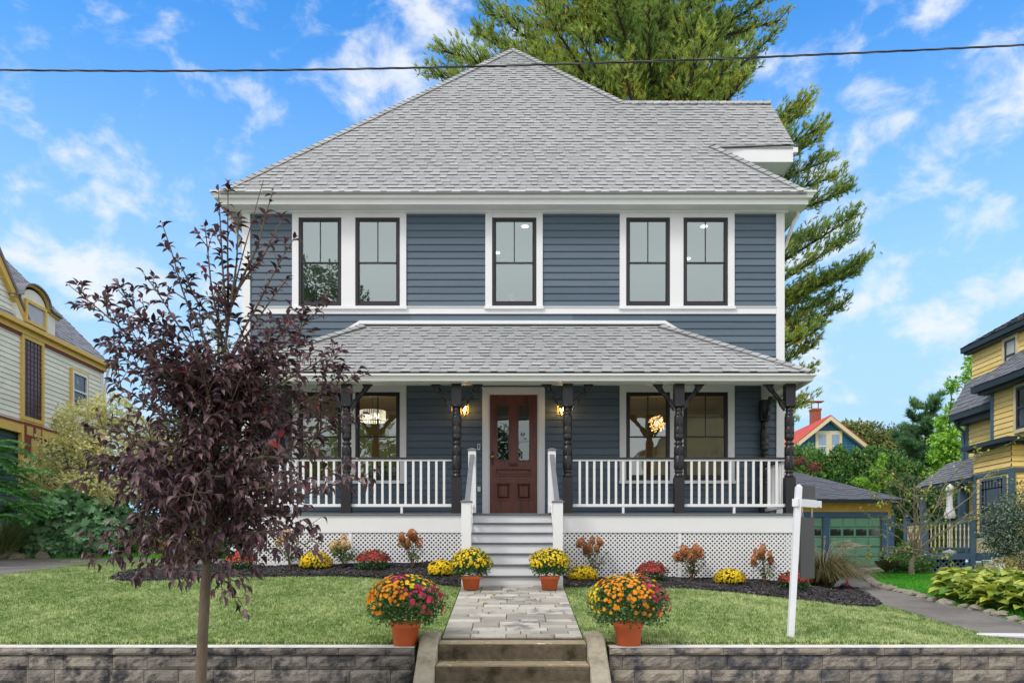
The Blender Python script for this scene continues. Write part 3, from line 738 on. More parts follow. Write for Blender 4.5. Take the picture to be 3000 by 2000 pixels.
# solid deck under the shingles
a_ = (cxr, AY, az-.03)
c4 = [(cxr-hw, ry0, rz0-.03), (cxr+hw, ry0, rz0-.03), (cxr+hw, 2*AY-ry0, rz0-.03), (cxr-hw, 2*AY-ry0, rz0-.03)]
for i in range(4): mb.face([c4[i], c4[(i+1) % 4], a_], .4)
mb.face(c4[::-1], .4)
xg = 2.0
mb.face([(xg, ye+.0, ze-.03), (WX, ye, ze-.03), (WX, yr, zr-.03), (xg, yr, zr-.03)], .4); mb.face([(xg, yb2, ze-.03), (xg, yr, zr-.03), (WX, yr, zr-.03), (WX, yb2, ze-.03)], .4)
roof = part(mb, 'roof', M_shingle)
def cap(*a, par=None, **k): mb = MB(); hipcaps(mb, *a, **k); mb.build('ridge_cap', M_shingle, par or roof)
apex = (cxr, AY, az+.01)
nf = Vector((0, -sl, 1)).normalized(); nrt = Vector((sl, 0, 1)).normalized(); nlf = Vector((-sl, 0, 1)).normalized(); nb = Vector((0, sl, 1)).normalized()
cap((cxr-hw+.03, ry0+.03, rz0+.03), apex, nf, nlf, seed=1)
cap((cxr+hw-.03, ry0+.03, rz0+.03), (hipR(v_e), ye, ze+.01), nf, nrt, seed=2)
cap((hipR(v_r), yr, zr+.01), apex, nf, nrt, seed=3)
cap((WX, yr, zr+.01), (hipR(v_r)-.1, yr, zr+.01), nf, nb, seed=4)
cap((cxr-hw, 2*AY-ry0, rz0+.02), apex, nb, nlf, seed=5)
cap((cxr+hw, 2*AY-ry0, rz0+.02), apex, nb, nrt, seed=6)
# cross gable: fascia, soffit, gable wall with return
mb = MB()
mb.box(hipR(v_e)-.5, WX-.03, ye+.02, ye+.05, ze-.30, ze-.012); mb.box(hipR(v_e)-.5, WX-.03, ye+.05, ye+.55, ze-.30, ze-.28)
mb.box(WX-.05, WX-.02, ye+.05, yb2-.05, ze-.30, ze-.045)
mb.prism([(ye+.02, ze-.05), (yr, zr-.05), (yb2-.02, ze-.05), (yb2-.2, ze-.05), (yr, zr-.25), (ye+.2, ze-.05)], 'x', WX-.05, WX-.015)
mb.box(WX-.04, WX+.05, ye-.03, ye+.07, ze-.13, ze-.03)
part(mb, 'gable_trim', M_white, bevel=.003)
mb = MB(); mb.prism([(ye+.5, 8.2), (yb2-.5, 8.2), (yb2-.5, ze), (yr, zr-.3), (ye+.5, ze)], 'x', 3.0, WX-.42); part(mb, 'gable_wall', M_siding)
# downspout at the right rear of the front eave
mb = MB(); p0 = (ex1-.06, EY+.35, zg-.1)
mb.tube([p0, (ex1-.07, EY+.36, zs-.08), (ex1-.13, EY+.40, zs-.17), (xR+.12, YW+.28, zs-.52), (xR+.055, YW+.3, zs-.64), (xR+.05, YW+.3, zs-.8), (xR+.05, YW+.3, 1.3)], .036, 10)
part(mb, 'downspout', M_whiteg, smooth=True)
mb = MB(); mb.tube([(ex0+.06, EY+.35, zg-.1), (ex0+.07, EY+.36, zs-.08), (ex0+.13, EY+.40, zs-.17), (xL-.12, YW+.28, zs-.52), (xL-.055, YW+.3, zs-.64), (xL-.05, YW+.3, zs-.8), (xL-.05, YW+.3, 1.5)], .036, 10)
part(mb, 'downspout', M_whiteg, smooth=True)

# ---- front door
dx0, dx1 = XW(1432), XW(1577); dzt = ZW(1156)
mb = MB(); e = .0015
mb.box(XW(1413), dx0, YT, YW+.1, zfl, ZW(1138)); mb.box(dx1, XW(1596), YT, YW+.1, zfl, ZW(1138)); mb.box(dx0+e, dx1-e, YT+.003, YW+.1, dzt, ZW(1138)-.002)
mb.box(dx0+.001, dx0+.02, YT+.03, YW+.1, zfl+.03, dzt-.001); mb.box(dx1-.02, dx1-.001, YT+.03, YW+.1, zfl+.03, dzt-.001)
mb.box(XW(1413)-.01, XW(1596)+.01, YT-.015, YW, ZW(1138)-.001, ZW(1138)+.02)
part(mb, 'door_casing', M_white, bevel=.003)
mb = MB(); mb.box(dx0, dx1, YT-.02, YW+.1, zfl+.002, zfl+.055); part(mb, 'threshold', mat('worn_threshold', S(170,165,155), rough=.7, var=.25, scale=20), bevel=.004)
def dpx(px): return XW(1350+px/3.485)
def dpy(py): return ZW(1100+py/3.485)
D0, D1 = dx0+.022, dx1-.022; yd = YT+.055
mb = MB()
gl = [(dpx(375), dpx(488)), (dpx(590), dpx(698))]; gz0, gz1 = dpy(860), dpy(300)
zb0 = zfl+.06
pan = [(dpx(365), dpx(500), dpy(1258), dpy(1100)), (dpx(575), dpx(710), dpy(1258), dpy(1100)), (dpx(362), dpx(710), dpy(1012), dpy(955))]
# stiles and rails around the openings
ops = [(gl[0][0], gl[0][1], gz0, gz1), (gl[1][0], gl[1][1], gz0, gz1)]+pan
xsb = sorted({D0, D1} | {v for o_ in ops for v in o_[:2]}); zsb = sorted({zb0, dzt-.004} | {v for o_ in ops for v in o_[2:]})
for i in range(len(xsb)-1):
    for j in range(len(zsb)-1):
        xm, zm = (xsb[i]+xsb[i+1])/2, (zsb[j]+zsb[j+1])/2
        if not any(o_[0] < xm < o_[1] and o_[2] < zm < o_[3] for o_ in ops): mb.box(xsb[i], xsb[i+1], yd, yd+.045, zsb[j], zsb[j+1])
for (a, b, c, d) in pan:
    mb.box(a, b, yd+.03, yd+.044, c, d); mb.hexa([(a+.018,yd+.0299,c+.018),(b-.018,yd+.0299,c+.018),(b-.018,yd+.0299,d-.018),(a+.018,yd+.0299,d-.018),(a+.05,yd+.008,c+.05),(b-.05,yd+.008,c+.05),(b-.05,yd+.008,d-.05),(a+.05,yd+.008,d-.05)]) if d-c > .2 else mb.box(a+.03, b-.03, yd+.012, yd+.0295, c+.025, d-.025)
for (a, b, c, d) in ops:
    m_ = .022
    mb.box(a-m_, b+m_, yd-.018, yd-.0005, c-m_, c); mb.box(a-m_, b+m_, yd-.018, yd-.0005, d, d+m_); mb.box(a-m_, a, yd-.018, yd-.0005, c+.0005, d-.0005); mb.box(b, b+m_, yd-.018, yd-.0005, c+.0005, d-.0005)
door = part(mb, 'front_door', M_door)
for i, (a, b) in enumerate(gl):
    mb = MB(); mb.face([(a,yd+.03,gz0),(b,yd+.03,gz0),(b,yd+.03,gz1),(a,yd+.03,gz1)]); mb.build('pane', M_glassd, door)
mb = MB(); mb.box(dpx(310), dpx(340), yd-.008, yd-.001, dpy(910), dpy(768)); mb.build('lock_plate', M_brown, door, bevel=.002)
mb = MB(); hx, hz_ = dpx(324), dpy(828)
mb.lathe(0, 0, [(.012,0),(.012,.03),(.026,.04),(.032,.055),(.026,.07),(.008,.075)], 14)
mb.v = [(hx+a, yd-.008-c, hz_+b) for a, b, c in mb.v]; mb.build('door_knob', M_brass, door, smooth=True)
mb = MB(); mb.box(dpx(496), dpx(578), yd-.02, yd-.0125, dpy(922), dpy(892)); mb.box(dpx(502), dpx(572), yd-.028, yd-.0205, dpy(912), dpy(896)); mb.build('mail_slot', M_brown, door, bevel=.003)
# doorbell, outlet
mb = MB(); mb.box(XW(1399), XW(1407), YT-.02, YT+.02, ZW(1318), ZW(1301)); bell = part(mb, 'doorbell', M_white, bevel=.003)
mb = MB(); mb.box(XW(1401), XW(1405.5), YT-.023, YT-.0205, ZW(1315), ZW(1303)); mb.build('button_face', M_black, bell)
mb = MB(); mb.box(XW(1399), XW(1408), YT-.01, YT+.03, ZW(1440), ZW(1425)); part(mb, 'outlet_box', M_white, bevel=.003)

# ---- rooms behind the glass
def room(x0, x1, y0, y1, z0, z1, m, nm):
    mb = MB(); t = .05
    mb.box(x0, x1, y1, y1+t, z0, z1); mb.box(x0-t, x0, y0, y1+t, z0, z1); mb.box(x1, x1+t, y0, y1+t, z0, z1); mb.box(x0-t, x1+t, y0, y1+t, z1, z1+t); mb.box(x0-t, x1+t, y0, y1+t, z0-t, z0)
    return part(mb, nm, m)
room(xL+.2, XW(1300), YW+.13, 20.2, 5.75, 8.17, M_room, 'interior_walls'); room(XW(1300)+.1, XW(1700), YW+.13, 20.2, 5.75, 8.17, M_room, 'interior_walls'); room(XW(1700)+.1, xR-.2, YW+.13, 20.2, 5.75, 8.17, M_room, 'interior_walls')
room(xL+.2, XW(1395), YW+.13, 19.8, zfl, 5.25, M_roomb, 'interior_walls'); room(XW(1615), xR-.2, YW+.13, 19.8, zfl, 5.25, M_roomb, 'interior_walls')
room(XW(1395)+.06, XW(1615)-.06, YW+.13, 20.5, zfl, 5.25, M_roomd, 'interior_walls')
# roller shades drawn at the upper side windows: pale translucent screens
M_shade = mat('screen_shade', S(196,206,204), rough=.9, var=.015, trans=.5)
for i in (0, 1, 3, 4):
    a, b = wins_px[i]; mb = MB(); mb.box(XW(a)+.02, XW(b)-.02, YW+.145, YW+.148, upz0-.02, upz1+.02)
M_lamp = mat('downlight_glow', (1,1,1,1), emit=(1, .95, .85, 1), estr=4, var=0)
M_bulb = mat('bulb_glow', (1,.8,.5,1), emit=(1, .62, .22, 1), estr=30, var=0)
def dl(px, py, zc):
    Yd = (zc-EYE)/(HZ-py)*FPX; x = X(px, Yd)
    mb = MB(); mb.lathe(x, Yd, [(.001, zc-.004), (.058, zc-.004), (.066, zc-.001)], 16); o = part(mb, 'downlight', M_lamp)
    return x, Yd
for (px, py, zc) in [(1538,664,8.16),(2063,664,8.16),(2014,758,8.16),(1455,741,8.16)]: dl(px, py, zc)
def lamp(x, y, z, e, col=(1,.93,.82), r=.15):
    d = bpy.data.lights.new('room_light', 'POINT'); d.energy = e; d.color = col; d.shadow_soft_size = r
    o = bpy.data.objects.new('room_light', d); COL.objects.link(o); o.location = (x, y, z)
for x in (-3.2, .05, 3.4): lamp(x, 18.3, 6.35, 20, r=.45)

# ------------------------------------------------------------------ porch
PF = 13.83; PP = 13.93
cxp = .02; postx = [-4.68, -2.81, -.94, .945, 2.835, 4.715]
zbeam = 4.61
# floor
mb = MB(); yy0 = PF-.03; n = 15
for i in range(n):
    a = yy0+(YW-yy0)*i/n; b = yy0+(YW-yy0)*(i+1)/n-.004; mb.box(-4.80, 4.83, a, b, zfl-.03, zfl, rnd.random())
part(mb, 'porch_floor', M_deck)
mb = MB(); zsk = Z(1560, PF)
for (a, b) in ((-4.77, -.79), (.80, 4.80)):
    mb.box(a, b, PF, PF+.03, zsk+.03, zfl-.031); mb.box(a, b, PF-.006, PF+.03, zsk, zsk+.028)
mb.box(4.77, 4.80, PF+.032, YW, zsk, zfl-.031); mb.box(-4.77, -4.74, PF+.032, YW, zsk, zfl-.031)
part(mb, 'skirt_board', M_white, bevel=.003)
# lattice
def lattice(x0, x1, z0, z1, y, nm='lattice_panel', axis='x', parent=None, m=None, p=.0625, w=.0235):
    mb = MB(); fr_ = .03
    def P(a, yy, zz): return (a, yy, zz) if axis == 'x' else (yy, a, zz)
    H_ = z1-z0; W_ = x1-x0
    for s, off in ((1, 0), (-1, .006)):
        c = -H_-p
        while c < W_+H_+p:
            # line: a = c + s'*t , clipped to the panel rectangle
            pts = []
            for e in (-w*.707, w*.707):
                if s > 0: t0, t1 = max(0, -(c+e)), min(H_, W_-(c+e)); q = ((c+e+t0, t0), (c+e+t1, t1))
                else: t0, t1 = max(0, (c+e)-W_), min(H_, c+e); q = ((c+e-t0, t0), (c+e-t1, t1))
                pts.append((q, t1-t0))
            if pts[0][1] > 0 and pts[1][1] > 0:
                (A0, A1), (B0, B1) = pts[0][0], pts[1][0]
                lo = [P(x0+A0[0], y+off, z0+A0[1]), P(x0+B0[0], y+off, z0+B0[1]), P(x0+B1[0], y+off, z0+B1[1]), P(x0+A1[0], y+off, z0+A1[1])]
                hi = [P(x0+A0[0], y+off+.005, z0+A0[1]), P(x0+B0[0], y+off+.005, z0+B0[1]), P(x0+B1[0], y+off+.005, z0+B1[1]), P(x0+A1[0], y+off+.005, z0+A1[1])]
                mb.hexa(lo+hi)
            c += p
    return mb.build(nm, m or M_white, parent or H)
for (a, b, z0) in ((-4.70,-2.77,1.52),(-2.70,-.82,1.58),(.83,2.80,1.27),(2.87,4.73,1.22)):
    lattice(a, b, z0, zsk-.002, PF+.008, p=.077, w=.0262)
mb = MB()
for a in (-4.77,-2.765,2.805): mb.box(a, a+.06, PF+.001, PF+.03, 1.2, zsk-.001)
mb.box(4.735, 4.80, PF+.001, PF+.03, 1.0, zsk-.001); mb.box(-4.70,-.80,PF+.002,PF+.028,1.45,1.60); mb.box(.80,4.74,PF+.002,PF+.028,1.05,1.29)
mb.box(.80,.828,PF+.001,PF+.03,1.2,zsk-.001)
part(mb, 'lattice_frame', M_white, bevel=.003)
mb = MB(); mb.box(-4.7, 4.7, PF+.25, PF+.3, 1.0, zfl-.04); mb.box(4.45, 4.5, PF+.3, YW, 1.0, zfl-.04); part(mb, 'crawlspace_shade_sheet', M_void)  # near-black sheets paint the shade behind the lattice
# posts
def post(x, y, sides=(-1, 1), back=False):
    mb = MB(); w = .083; z0, z1 = zfl, zbeam; Hh = z1-z0
    def f(p): return z1-(p-85)/1335*Hh
    zs1, zs2 = f(300), f(1046)
    mb.hexa([(x-w,y-w,zs1),(x+w,y-w,zs1),(x+w,y+w,zs1),(x-w,y+w,zs1),(x-w,y-w,z1),(x+w,y-w,z1),(x+w,y+w,z1),(x-w,y+w,z1)])
    mb.hexa([(x-w*.75,y-w*.75,f(325)),(x+w*.75,y-w*.75,f(325)),(x+w*.75,y+w*.75,f(325)),(x-w*.75,y+w*.75,f(325)),(x-w,y-w,zs1),(x+w,y-w,zs1),(x+w,y+w,zs1),(x-w,y+w,zs1)])
    mb.hexa([(x-w,y-w,z0),(x+w,y-w,z0),(x+w,y+w,z0),(x-w,y+w,z0),(x-w,y-w,zs2),(x+w,y-w,zs2),(x+w,y+w,zs2),(x-w,y+w,zs2)])
    pr = [(.060,322),(.062,345),(.070,352),(.058,362),(.056,385),(.074,392),(.060,402),(.078,415),(.080,425),(.080,520),(.076,524),(.080,528),(.080,600),(.076,604),(.080,608),(.080,640),(.066,656),(.050,668),(.054,680),(.080,690),(.080,698),(.058,708),(.060,722),(.080,732),(.082,742),(.082,822),(.077,826),(.082,830),(.082,955),(.066,968),(.060,976),(.080,985),(.064,996),(.058,1012),(.080,1024),(.082,1034),(.070,1046)]
    mb.lathe(x, y, [(r, f(p)) for r, p in pr], 18)
    o = part(mb, 'porch_post', M_post, smooth=False)
    for p in o.data.polygons:
        if len(p.vertices) == 4 and abs(p.normal.z) < .95 and abs(abs(p.normal.x)+abs(p.normal.y)-1) > .02: p.use_smooth = True
    for s in sides:
        mb = MB(); za = f(235); A = Vector((x+s*.10, y, za-.10)); B = Vector((x+s*.37, y, zbeam-.01))
        if back: A, B = Vector((x, y-.10, za-.10)), Vector((x, y-.37, zbeam-.01))
        D = B-A; rr_ = [(.0,.045),(.22,.045),(.25,.03),(.30,.036),(.33,.026),(.40,.034),(.55,.037),(.60,.028),(.64,.036),(.68,.028),(.72,.042),(1.0,.042)]
        mb.tube([A+D*t for t, _ in rr_], [r*1.12 for _, r in rr_], 8)
        if not back:
            mb.prism([(x+s*.0835, za-.20), (x+s*.17, za-.085), (x+s*.15, za-.02), (x+s*.0835, za-.05)][::int(s)], 'y', y-.045, y+.045)
            mb.prism([(x+s*.27, zbeam-.002), (x+s*.30, zbeam-.075), (x+s*.345, zbeam-.075), (x+s*.44, zbeam-.002)][::int(s)], 'y', y-.045, y+.045)
        mb.build('bracket', M_post, o)
    return o
for i, x in enumerate(postx):
    post(x, PP, sides=((1,) if i == 0 else (-1,) if i == 5 else (-1, 1)))
post(4.715, YW-.10, sides=(1,), back=True); post(-4.68, YW-.10, sides=(1,), back=True)
# beam, ceiling, eave
mb = MB()
PE = 13.68; zpg = Z(1092, 13.58); xe0, xe1 = -4.90, 4.94
mb.box(-4.78, 4.82, PP-.07, PP+.07, zbeam, 4.93); mb.box(-4.78, -4.64, PP+.07, YW, zbeam, 4.93); mb.box(4.68, 4.82, PP+.07, YW, zbeam, 4.93)
part(mb, 'porch_beam', M_white, bevel=.003)
mb = MB(); mb.box(-4.63, 4.67, PP+.071, YW, 4.945, 4.96); part(mb, 'porch_ceiling', M_white)
mb = MB(); zso = zbeam+.045
mb.box(xe0+.02, xe1-.02, PE+.02, PP-.07, zso, zso+.015); mb.box(xe0+.02, -4.78, PP-.07, YW, zso, zso+.015); mb.box(4.82, xe1-.02, PP-.07, YW, zso, zso+.015)
mb.box(xe0, xe1, PE, PE+.02, zso-.01, zpg); mb.box(xe0, xe0+.02, PE+.02, YW, zso-.01, zpg); mb.box(xe1-.02, xe1, PE+.02, YW, zso-.01, zpg)
part(mb, 'porch_soffit', M_white)
def gutter_front(x0, x1, y0, y1, zt): return gutter_ring(x0, x1, y0, y1, zt, 'porch_gutter')
gutter_front(xe0, xe1, PE, YW, zpg-.012)
# porch roof: hipped at both ends
tx0, tx1 = XW(1063), XW(1939); tz = ZW(957); bz = zpg+.015
A0, A1 = (xe0-.07, PE-.09, bz), (xe1+.07, PE-.09, bz)
mb = MB(); Vp = Vector((0, YW-.02-A0[1], tz-bz)); Lp = Vp.length
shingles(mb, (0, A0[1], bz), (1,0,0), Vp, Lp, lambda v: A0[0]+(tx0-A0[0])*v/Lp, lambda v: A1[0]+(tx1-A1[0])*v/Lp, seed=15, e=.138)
for s, (xa, xt) in ((1, (A1[0], tx1)), (-1, (A0[0], tx0))):
    Vs = Vector((xt-xa, 0, tz-bz)); Ls = Vs.length
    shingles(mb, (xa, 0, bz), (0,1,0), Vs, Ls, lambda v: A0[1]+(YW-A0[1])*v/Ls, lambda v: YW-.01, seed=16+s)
    mb.face([(xa, A0[1], bz-.025), (xa, YW, bz-.025), (xt, YW, tz-.025)], .4)
mb.face([(A0[0], A0[1], bz-.025), (A1[0], A1[1], bz-.025), (tx1, YW, tz-.025), (tx0, YW, tz-.025)], .4)
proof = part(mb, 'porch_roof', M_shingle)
nfp = Vector((0, -(tz-bz), YW-PE)).normalized()
for s, (xa, xt) in ((1, (A1[0], tx1)), (-1, (A0[0], tx0))):
    ns = Vector((s*(tz-bz), 0, abs(xt-xa))).normalized(); cap((xa-s*.03, A0[1]+.03, bz+.015), (xt, YW-.04, tz+.01), nfp, ns, seed=20+s, par=proof)
mb = MB(); mb.box(tx0-.05, tx1+.05, YT-.02, YW, ZW(951), ZW(941))
for s, xt, xa in ((1, tx1, xe1), (-1, tx0, xe0)):
    e_ = .07; dz_ = (tz-bz)
    mb.prism([(xt+s*.05, ZW(951)), (xa+s*.05, bz+.02), (xa+s*.05, bz+.10), (xt+s*.05, ZW(941))], 'y', YT-.02, YW)
part(mb, 'porch_flashing_board', M_white, bevel=.002)

# railings
def rail_x(x0, x1, y):
    L_ = x1-x0; zt = 3.372
    mb = MB(); mb.box(x0, x1, y-.035, y+.035, zt-.03, zt); top = part(mb, 'porch_railing', M_post, bevel=.004)
    mb = MB(); mb.box(x0, x1, y-.018, y+.018, zt-.062, zt-.031); mb.box(x0, x1, y-.022, y+.022, zfl+.115, zfl+.165); xm = (x0+x1)/2; mb.box(xm-.02, xm+.02, y-.018, y+.018, zfl, zfl+.114)
    mb.build('rail_bar', M_white, top, bevel=.003)
    n_ = max(2, round(L_/.1275)-1); b0 = None
    for i in range(n_):
        xb = x0+L_*(i+1)/(n_+1)
        if b0 is None:
            m2 = MB(); m2.box(xb-.019, xb+.019, y-.015, y+.015, zfl+.166, zt-.0625); b0 = m2.build('baluster', M_white, top)
        else:
            c = b0.copy(); COL.objects.link(c); c.parent = top; c.location = b0.location+Vector((L_*i/(n_+1), 0, 0))
    return top
pw = .084
for a, b in zip(postx[:-1], postx[1:]):
    if a < 0 < b: continue
    rail_x(a+pw, b-pw, PP)
def rail_y(x, y0, y1):
    zt = 3.372; mb = MB(); mb.box(x-.035, x+.035, y0, y1, zt-.03, zt); top = part(mb, 'porch_railing', M_post, bevel=.004)
    mb = MB(); mb.box(x-.018, x+.018, y0, y1, zt-.062, zt-.031); mb.box(x-.022, x+.022, y0, y1, zfl+.115, zfl+.165); mb.build('rail_bar', M_white, top, bevel=.003)
    n_ = round((y1-y0)/.1275)-1; b0 = None
    for i in range(n_):
        yb = y0+(y1-y0)*(i+1)/(n_+1)
        if b0 is None: m2 = MB(); m2.box(x-.015, x+.015, yb-.019, yb+.019, zfl+.166, zt-.0625); b0 = m2.build('baluster', M_white, top)
        else: c = b0.copy(); COL.objects.link(c); c.parent = top; c.location = b0.location+Vector((0, (y1-y0)*i/(n_+1), 0))
rail_y(4.715, PP+pw, YW-.10-pw); rail_y(-4.68, PP+pw, YW-.10-pw)

# ---- wooden stairs up to the porch
ns_ = 7; riser = (zfl-1.226)/ns_; tr = .28; ys0 = PF-.03
mb = MB(); mt = MB(); sxl, sxr = -.655, .665
for k in range(ns_):
    zt_ = zfl-riser*k-(.03 if k == 0 else .028); yf_ = ys0-tr*k+(.0 if k == 0 else 0)
    mb.box(sxl, sxr, yf_+.02, yf_+.04, zfl-riser*(k+1), zt_-.0005)
    if k > 0: mt.box(sxl-.0, sxr+.0, yf_-.012, yf_+tr+.019, zfl-riser*k-.027, zfl-riser*k, .3)
mt.box(sxl, sxr, ys0-.012, ys0+.02, zfl-.029, zfl-.001, .3)
sides = []
for (a, b) in ((sxl-.03, sxl-.002), (sxr+.002, sxr+.03)):
    yb_ = ys0-tr*(ns_-1)
    mb.prism([(PF-.001, 1.1), (PF-.001, zfl-.04), (ys0, zfl-.04), (yb_-.0, zfl-riser*(ns_-1)), (yb_, 1.1)], 'x', a, b)
stair = part(mb, 'porch_stairs', M_white)
mt.build('tread', M_deck, stair, bevel=.004)
def newel(x, y, z0, z1, w=.067):
    mb = MB(); mb.box(x-w, x+w, y-w, y+w, z0, z1-.035); n_ = mb.build('newel_post', M_white, stair, bevel=.004)
    mb = MB(); mb.box(x-w-.018, x+w+.018, y-w-.018, y+w+.018, z1-.034, z1-.018); mb.hexa([(x-w-.012,y-w-.012,z1-.0175),(x+w+.012,y-w-.012,z1-.0175),(x+w+.012,y+w+.012,z1-.0175),(x-w-.012,y+w+.012,z1-.0175),(x-.02,y-.02,z1+.01),(x+.02,y-.02,z1+.01),(x+.02,y+.02,z1+.01),(x-.02,y+.02,z1+.01)])
    mb.build('newel_cap', M_deck, stair, bevel=.002)
for (xn, xf) in ((-.68, -.665), (.62+.065, .665)):
    newel(xn, 12.22, 1.2, 2.52, .072); newel(xf, 13.70, zfl, 3.49, .064)
    sgn = 1
    def sk(y0, z0, y1, z1, w, t, m, nm, xa, xb):
        mb = MB(); mb.hexa([(xa-w,y0,z0),(xa+w,y0,z0),(xb+w,y1,z1),(xb-w,y1,z1),(xa-w,y0,z0+t),(xa+w,y0,z0+t),(xb+w,y1,z1+t),(xb-w,y1,z1+t)]); return mb.build(nm, m, stair, bevel=.004)
    sk(12.292, 2.405, 13.636, 3.36, .038, .032, M_deck, 'hand_rail', xn, xf)
    sk(12.292, 2.365, 13.636, 3.32, .020, .039, M_white, 'sub_rail', xn, xf)
    sk(12.292, 1.52, 13.636, 2.52, .022, .05, M_white, 'bottom_rail', xn, xf)
    for i in range(9):
        t = (i+1)/10; y = 12.292+1.344*t; x = xn+(xf-xn)*t; z0 = 1.57+1.0*t; z1 = 2.365+.955*t
        mb = MB(); mb.box(x-.015, x+.015, y-.019, y+.019, z0-.01, z1+.01); mb.build('stair_baluster', M_white, stair)

# ---- lanterns beside the door
def lantern(px):
    x = XW(px); zc = ZW(1203); y = YT-.10
    mb = MB(); mb.box(x-.04, x+.04, YT-.01, YW, zc+.06, zc+.17); mb.tube([(x, YT-.01, zc+.13), (x, y, zc+.15), (x, y, zc+.12)], .009, 6)
    mb.lathe(x, y, [(.012, zc+.135), (.035, zc+.12), (.066, zc+.10), (.066, zc+.095)], 8)
    for k in range(8):
        a = 2*math.pi*k/8; c, s = math.cos(a), math.sin(a)
        mb.tube([(x+.064*c, y+.064*s, zc+.097), (x+.070*c, y+.070*s, zc+.02), (x+.066*c, y+.066*s, zc-.06), (x+.04*c, y+.04*s, zc-.105)], .0035, 4)
    for z_, r_ in ((zc+.02, .070), (zc-.06, .066), (zc-.105, .042)):
        mb.tube([(x+r_*math.cos(2*math.pi*k/16), y+r_*math.sin(2*math.pi*k/16), z_) for k in range(17)], .004, 4, caps=False)
    l = part(mb, 'wall_lantern', M_brass)
    mb = MB(); mb.lathe(x, y, [(.010, zc+.09), (.026, zc+.06), (.03, zc+.02), (.022, zc-.03), (.006, zc-.05)], 12); mb.build('bulb', M_bulb, l, smooth=True)
    mb = MB(); mb.lathe(x, y, [(.058, zc+.093), (.062, zc+.02), (.058, zc-.058), (.034, zc-.102)], 12, caps=False); mb.build('lantern_glass', glass_mat('amber_glass', (1,.84,.6,1), refl=.05), l, smooth=True)
    d = bpy.data.lights.new('lantern_light', 'POINT'); d.energy = 3.2; d.color = (1,.62,.3); d.shadow_soft_size = .03
    q = bpy.data.objects.new('lantern_light', d); COL.objects.link(q); q.location = (x, y-.02, zc-.0)
lantern(1362); lantern(1644)

# ---- chandeliers hanging inside
M_crystal = mat('crystal_glow', S(250,245,230), emit=(1,.88,.62,1), estr=.55, var=.5, scale=60)
M_chrome = mat('chrome', S(210,205,195), rough=.15, metal=1, var=0)
c = root('crystal_chandelier', (-2.98, 17.5, 5.25), 'lit round crystal drum chandelier in the left ground floor window', 'chandelier')
x, y, z = X(1091.5, 17.5), 17.5, Z(1219, 17.5)
mb = MB()
for k in range(44):
    a = 2*math.pi*k/44; q = (x+.27*math.cos(a), y+.27*math.sin(a)); mb.box(q[0]-.009, q[0]+.009, q[1]-.009, q[1]+.009, z-.11, z+.11)
mb.build('crystal_ring', M_crystal, c)
mb = MB()
for zz_ in (z-.12, z+.12): mb.tube([(x+.28*math.cos(2*math.pi*k/32), y+.28*math.sin(2*math.pi*k/32), zz_) for k in range(33)], .009, 5, caps=False)
mb.tube([(x, y, z), (x, y, 5.25)], .008, 5); mb.build('frame', M_post, c)
mb = MB()
for k in range(6):
    a = 2*math.pi*k/6; mb.lathe(x+.13*math.cos(a), y+.13*math.sin(a), [(.004, z-.04), (.02, z), (.004, z+.05)], 8)
mb.build('bulb', M_lamp, c)
lamp(x, y, z-.5, 11, (1,.85,.62), .2)
c = root('starburst_chandelier', (3.09, 17.5, 5.25), 'glowing gold starburst pendant in the right ground floor window', 'chandelier')
x, y, z = X(1924, 17.5), 17.5, Z(1241, 17.5)
mb = MB(); mk = MB(); rr = random.Random(3)
for k in range(150):
    v = Vector((rr.gauss(0,1), rr.gauss(0,1), rr.gauss(0,1))).normalized(); r1 = rr.uniform(.11, .19); P0 = Vector((x,y,z))
    mb.tube([P0+v*.03, P0+v*r1], .0025, 3, caps=False); e = P0+v*r1; s = .008; mk.box(e.x-s, e.x+s, e.y-s, e.y+s, e.z-s, e.z+s)
mb.tube([(x, y, z), (x, y, 5.25)], .005, 5); mb.build('spikes', M_brass, c)
mk.build('crystal_tips', mat('gold_tip_glow', S(255,200,120), emit=(1,.60,.22,1), estr=1.7, var=0), c)
mb = MB(); mb.lathe(x, y, [(.01, z-.07), (.05, z-.04), (.06, z), (.05, z+.04), (.01, z+.07)], 12); mb.build('core', mat('core_glow', S(255,220,160), emit=(1,.66,.3,1), estr=.6, var=0), c, smooth=True)
lamp(x, y, z-.5, 9, (1,.8,.55), .2)
# vase of white flowers on the landing behind the middle upper window
v = root('flower_vase', (XW(1500), 15.75, ZW(905)), 'small bunch of white flowers behind the middle upper window', 'flowers')
mb = MB(); x, y = XW(1497), 15.9
mb.box(x-.25, x+.25, y-.12, y+.2, ZW(915)+.15, ZW(903)+.15); mb.build('ledge', M_white, v)
mb = MB()
for k in range(60):
    a = rr.uniform(0, 6.28); q = rr.uniform(0, .11); zq = ZW(898)+.15+rr.uniform(.02, .26); q *= 1-min(1, abs((zq-.15-ZW(875))/.2))*.6
    mb.lathe(x+q*math.cos(a), y+q*math.sin(a), [(.003, zq-.015), (.018, zq), (.003, zq+.015)], 6)
mb.build('blossoms', mat('white_petals', S(240,242,240), var=.1), v)
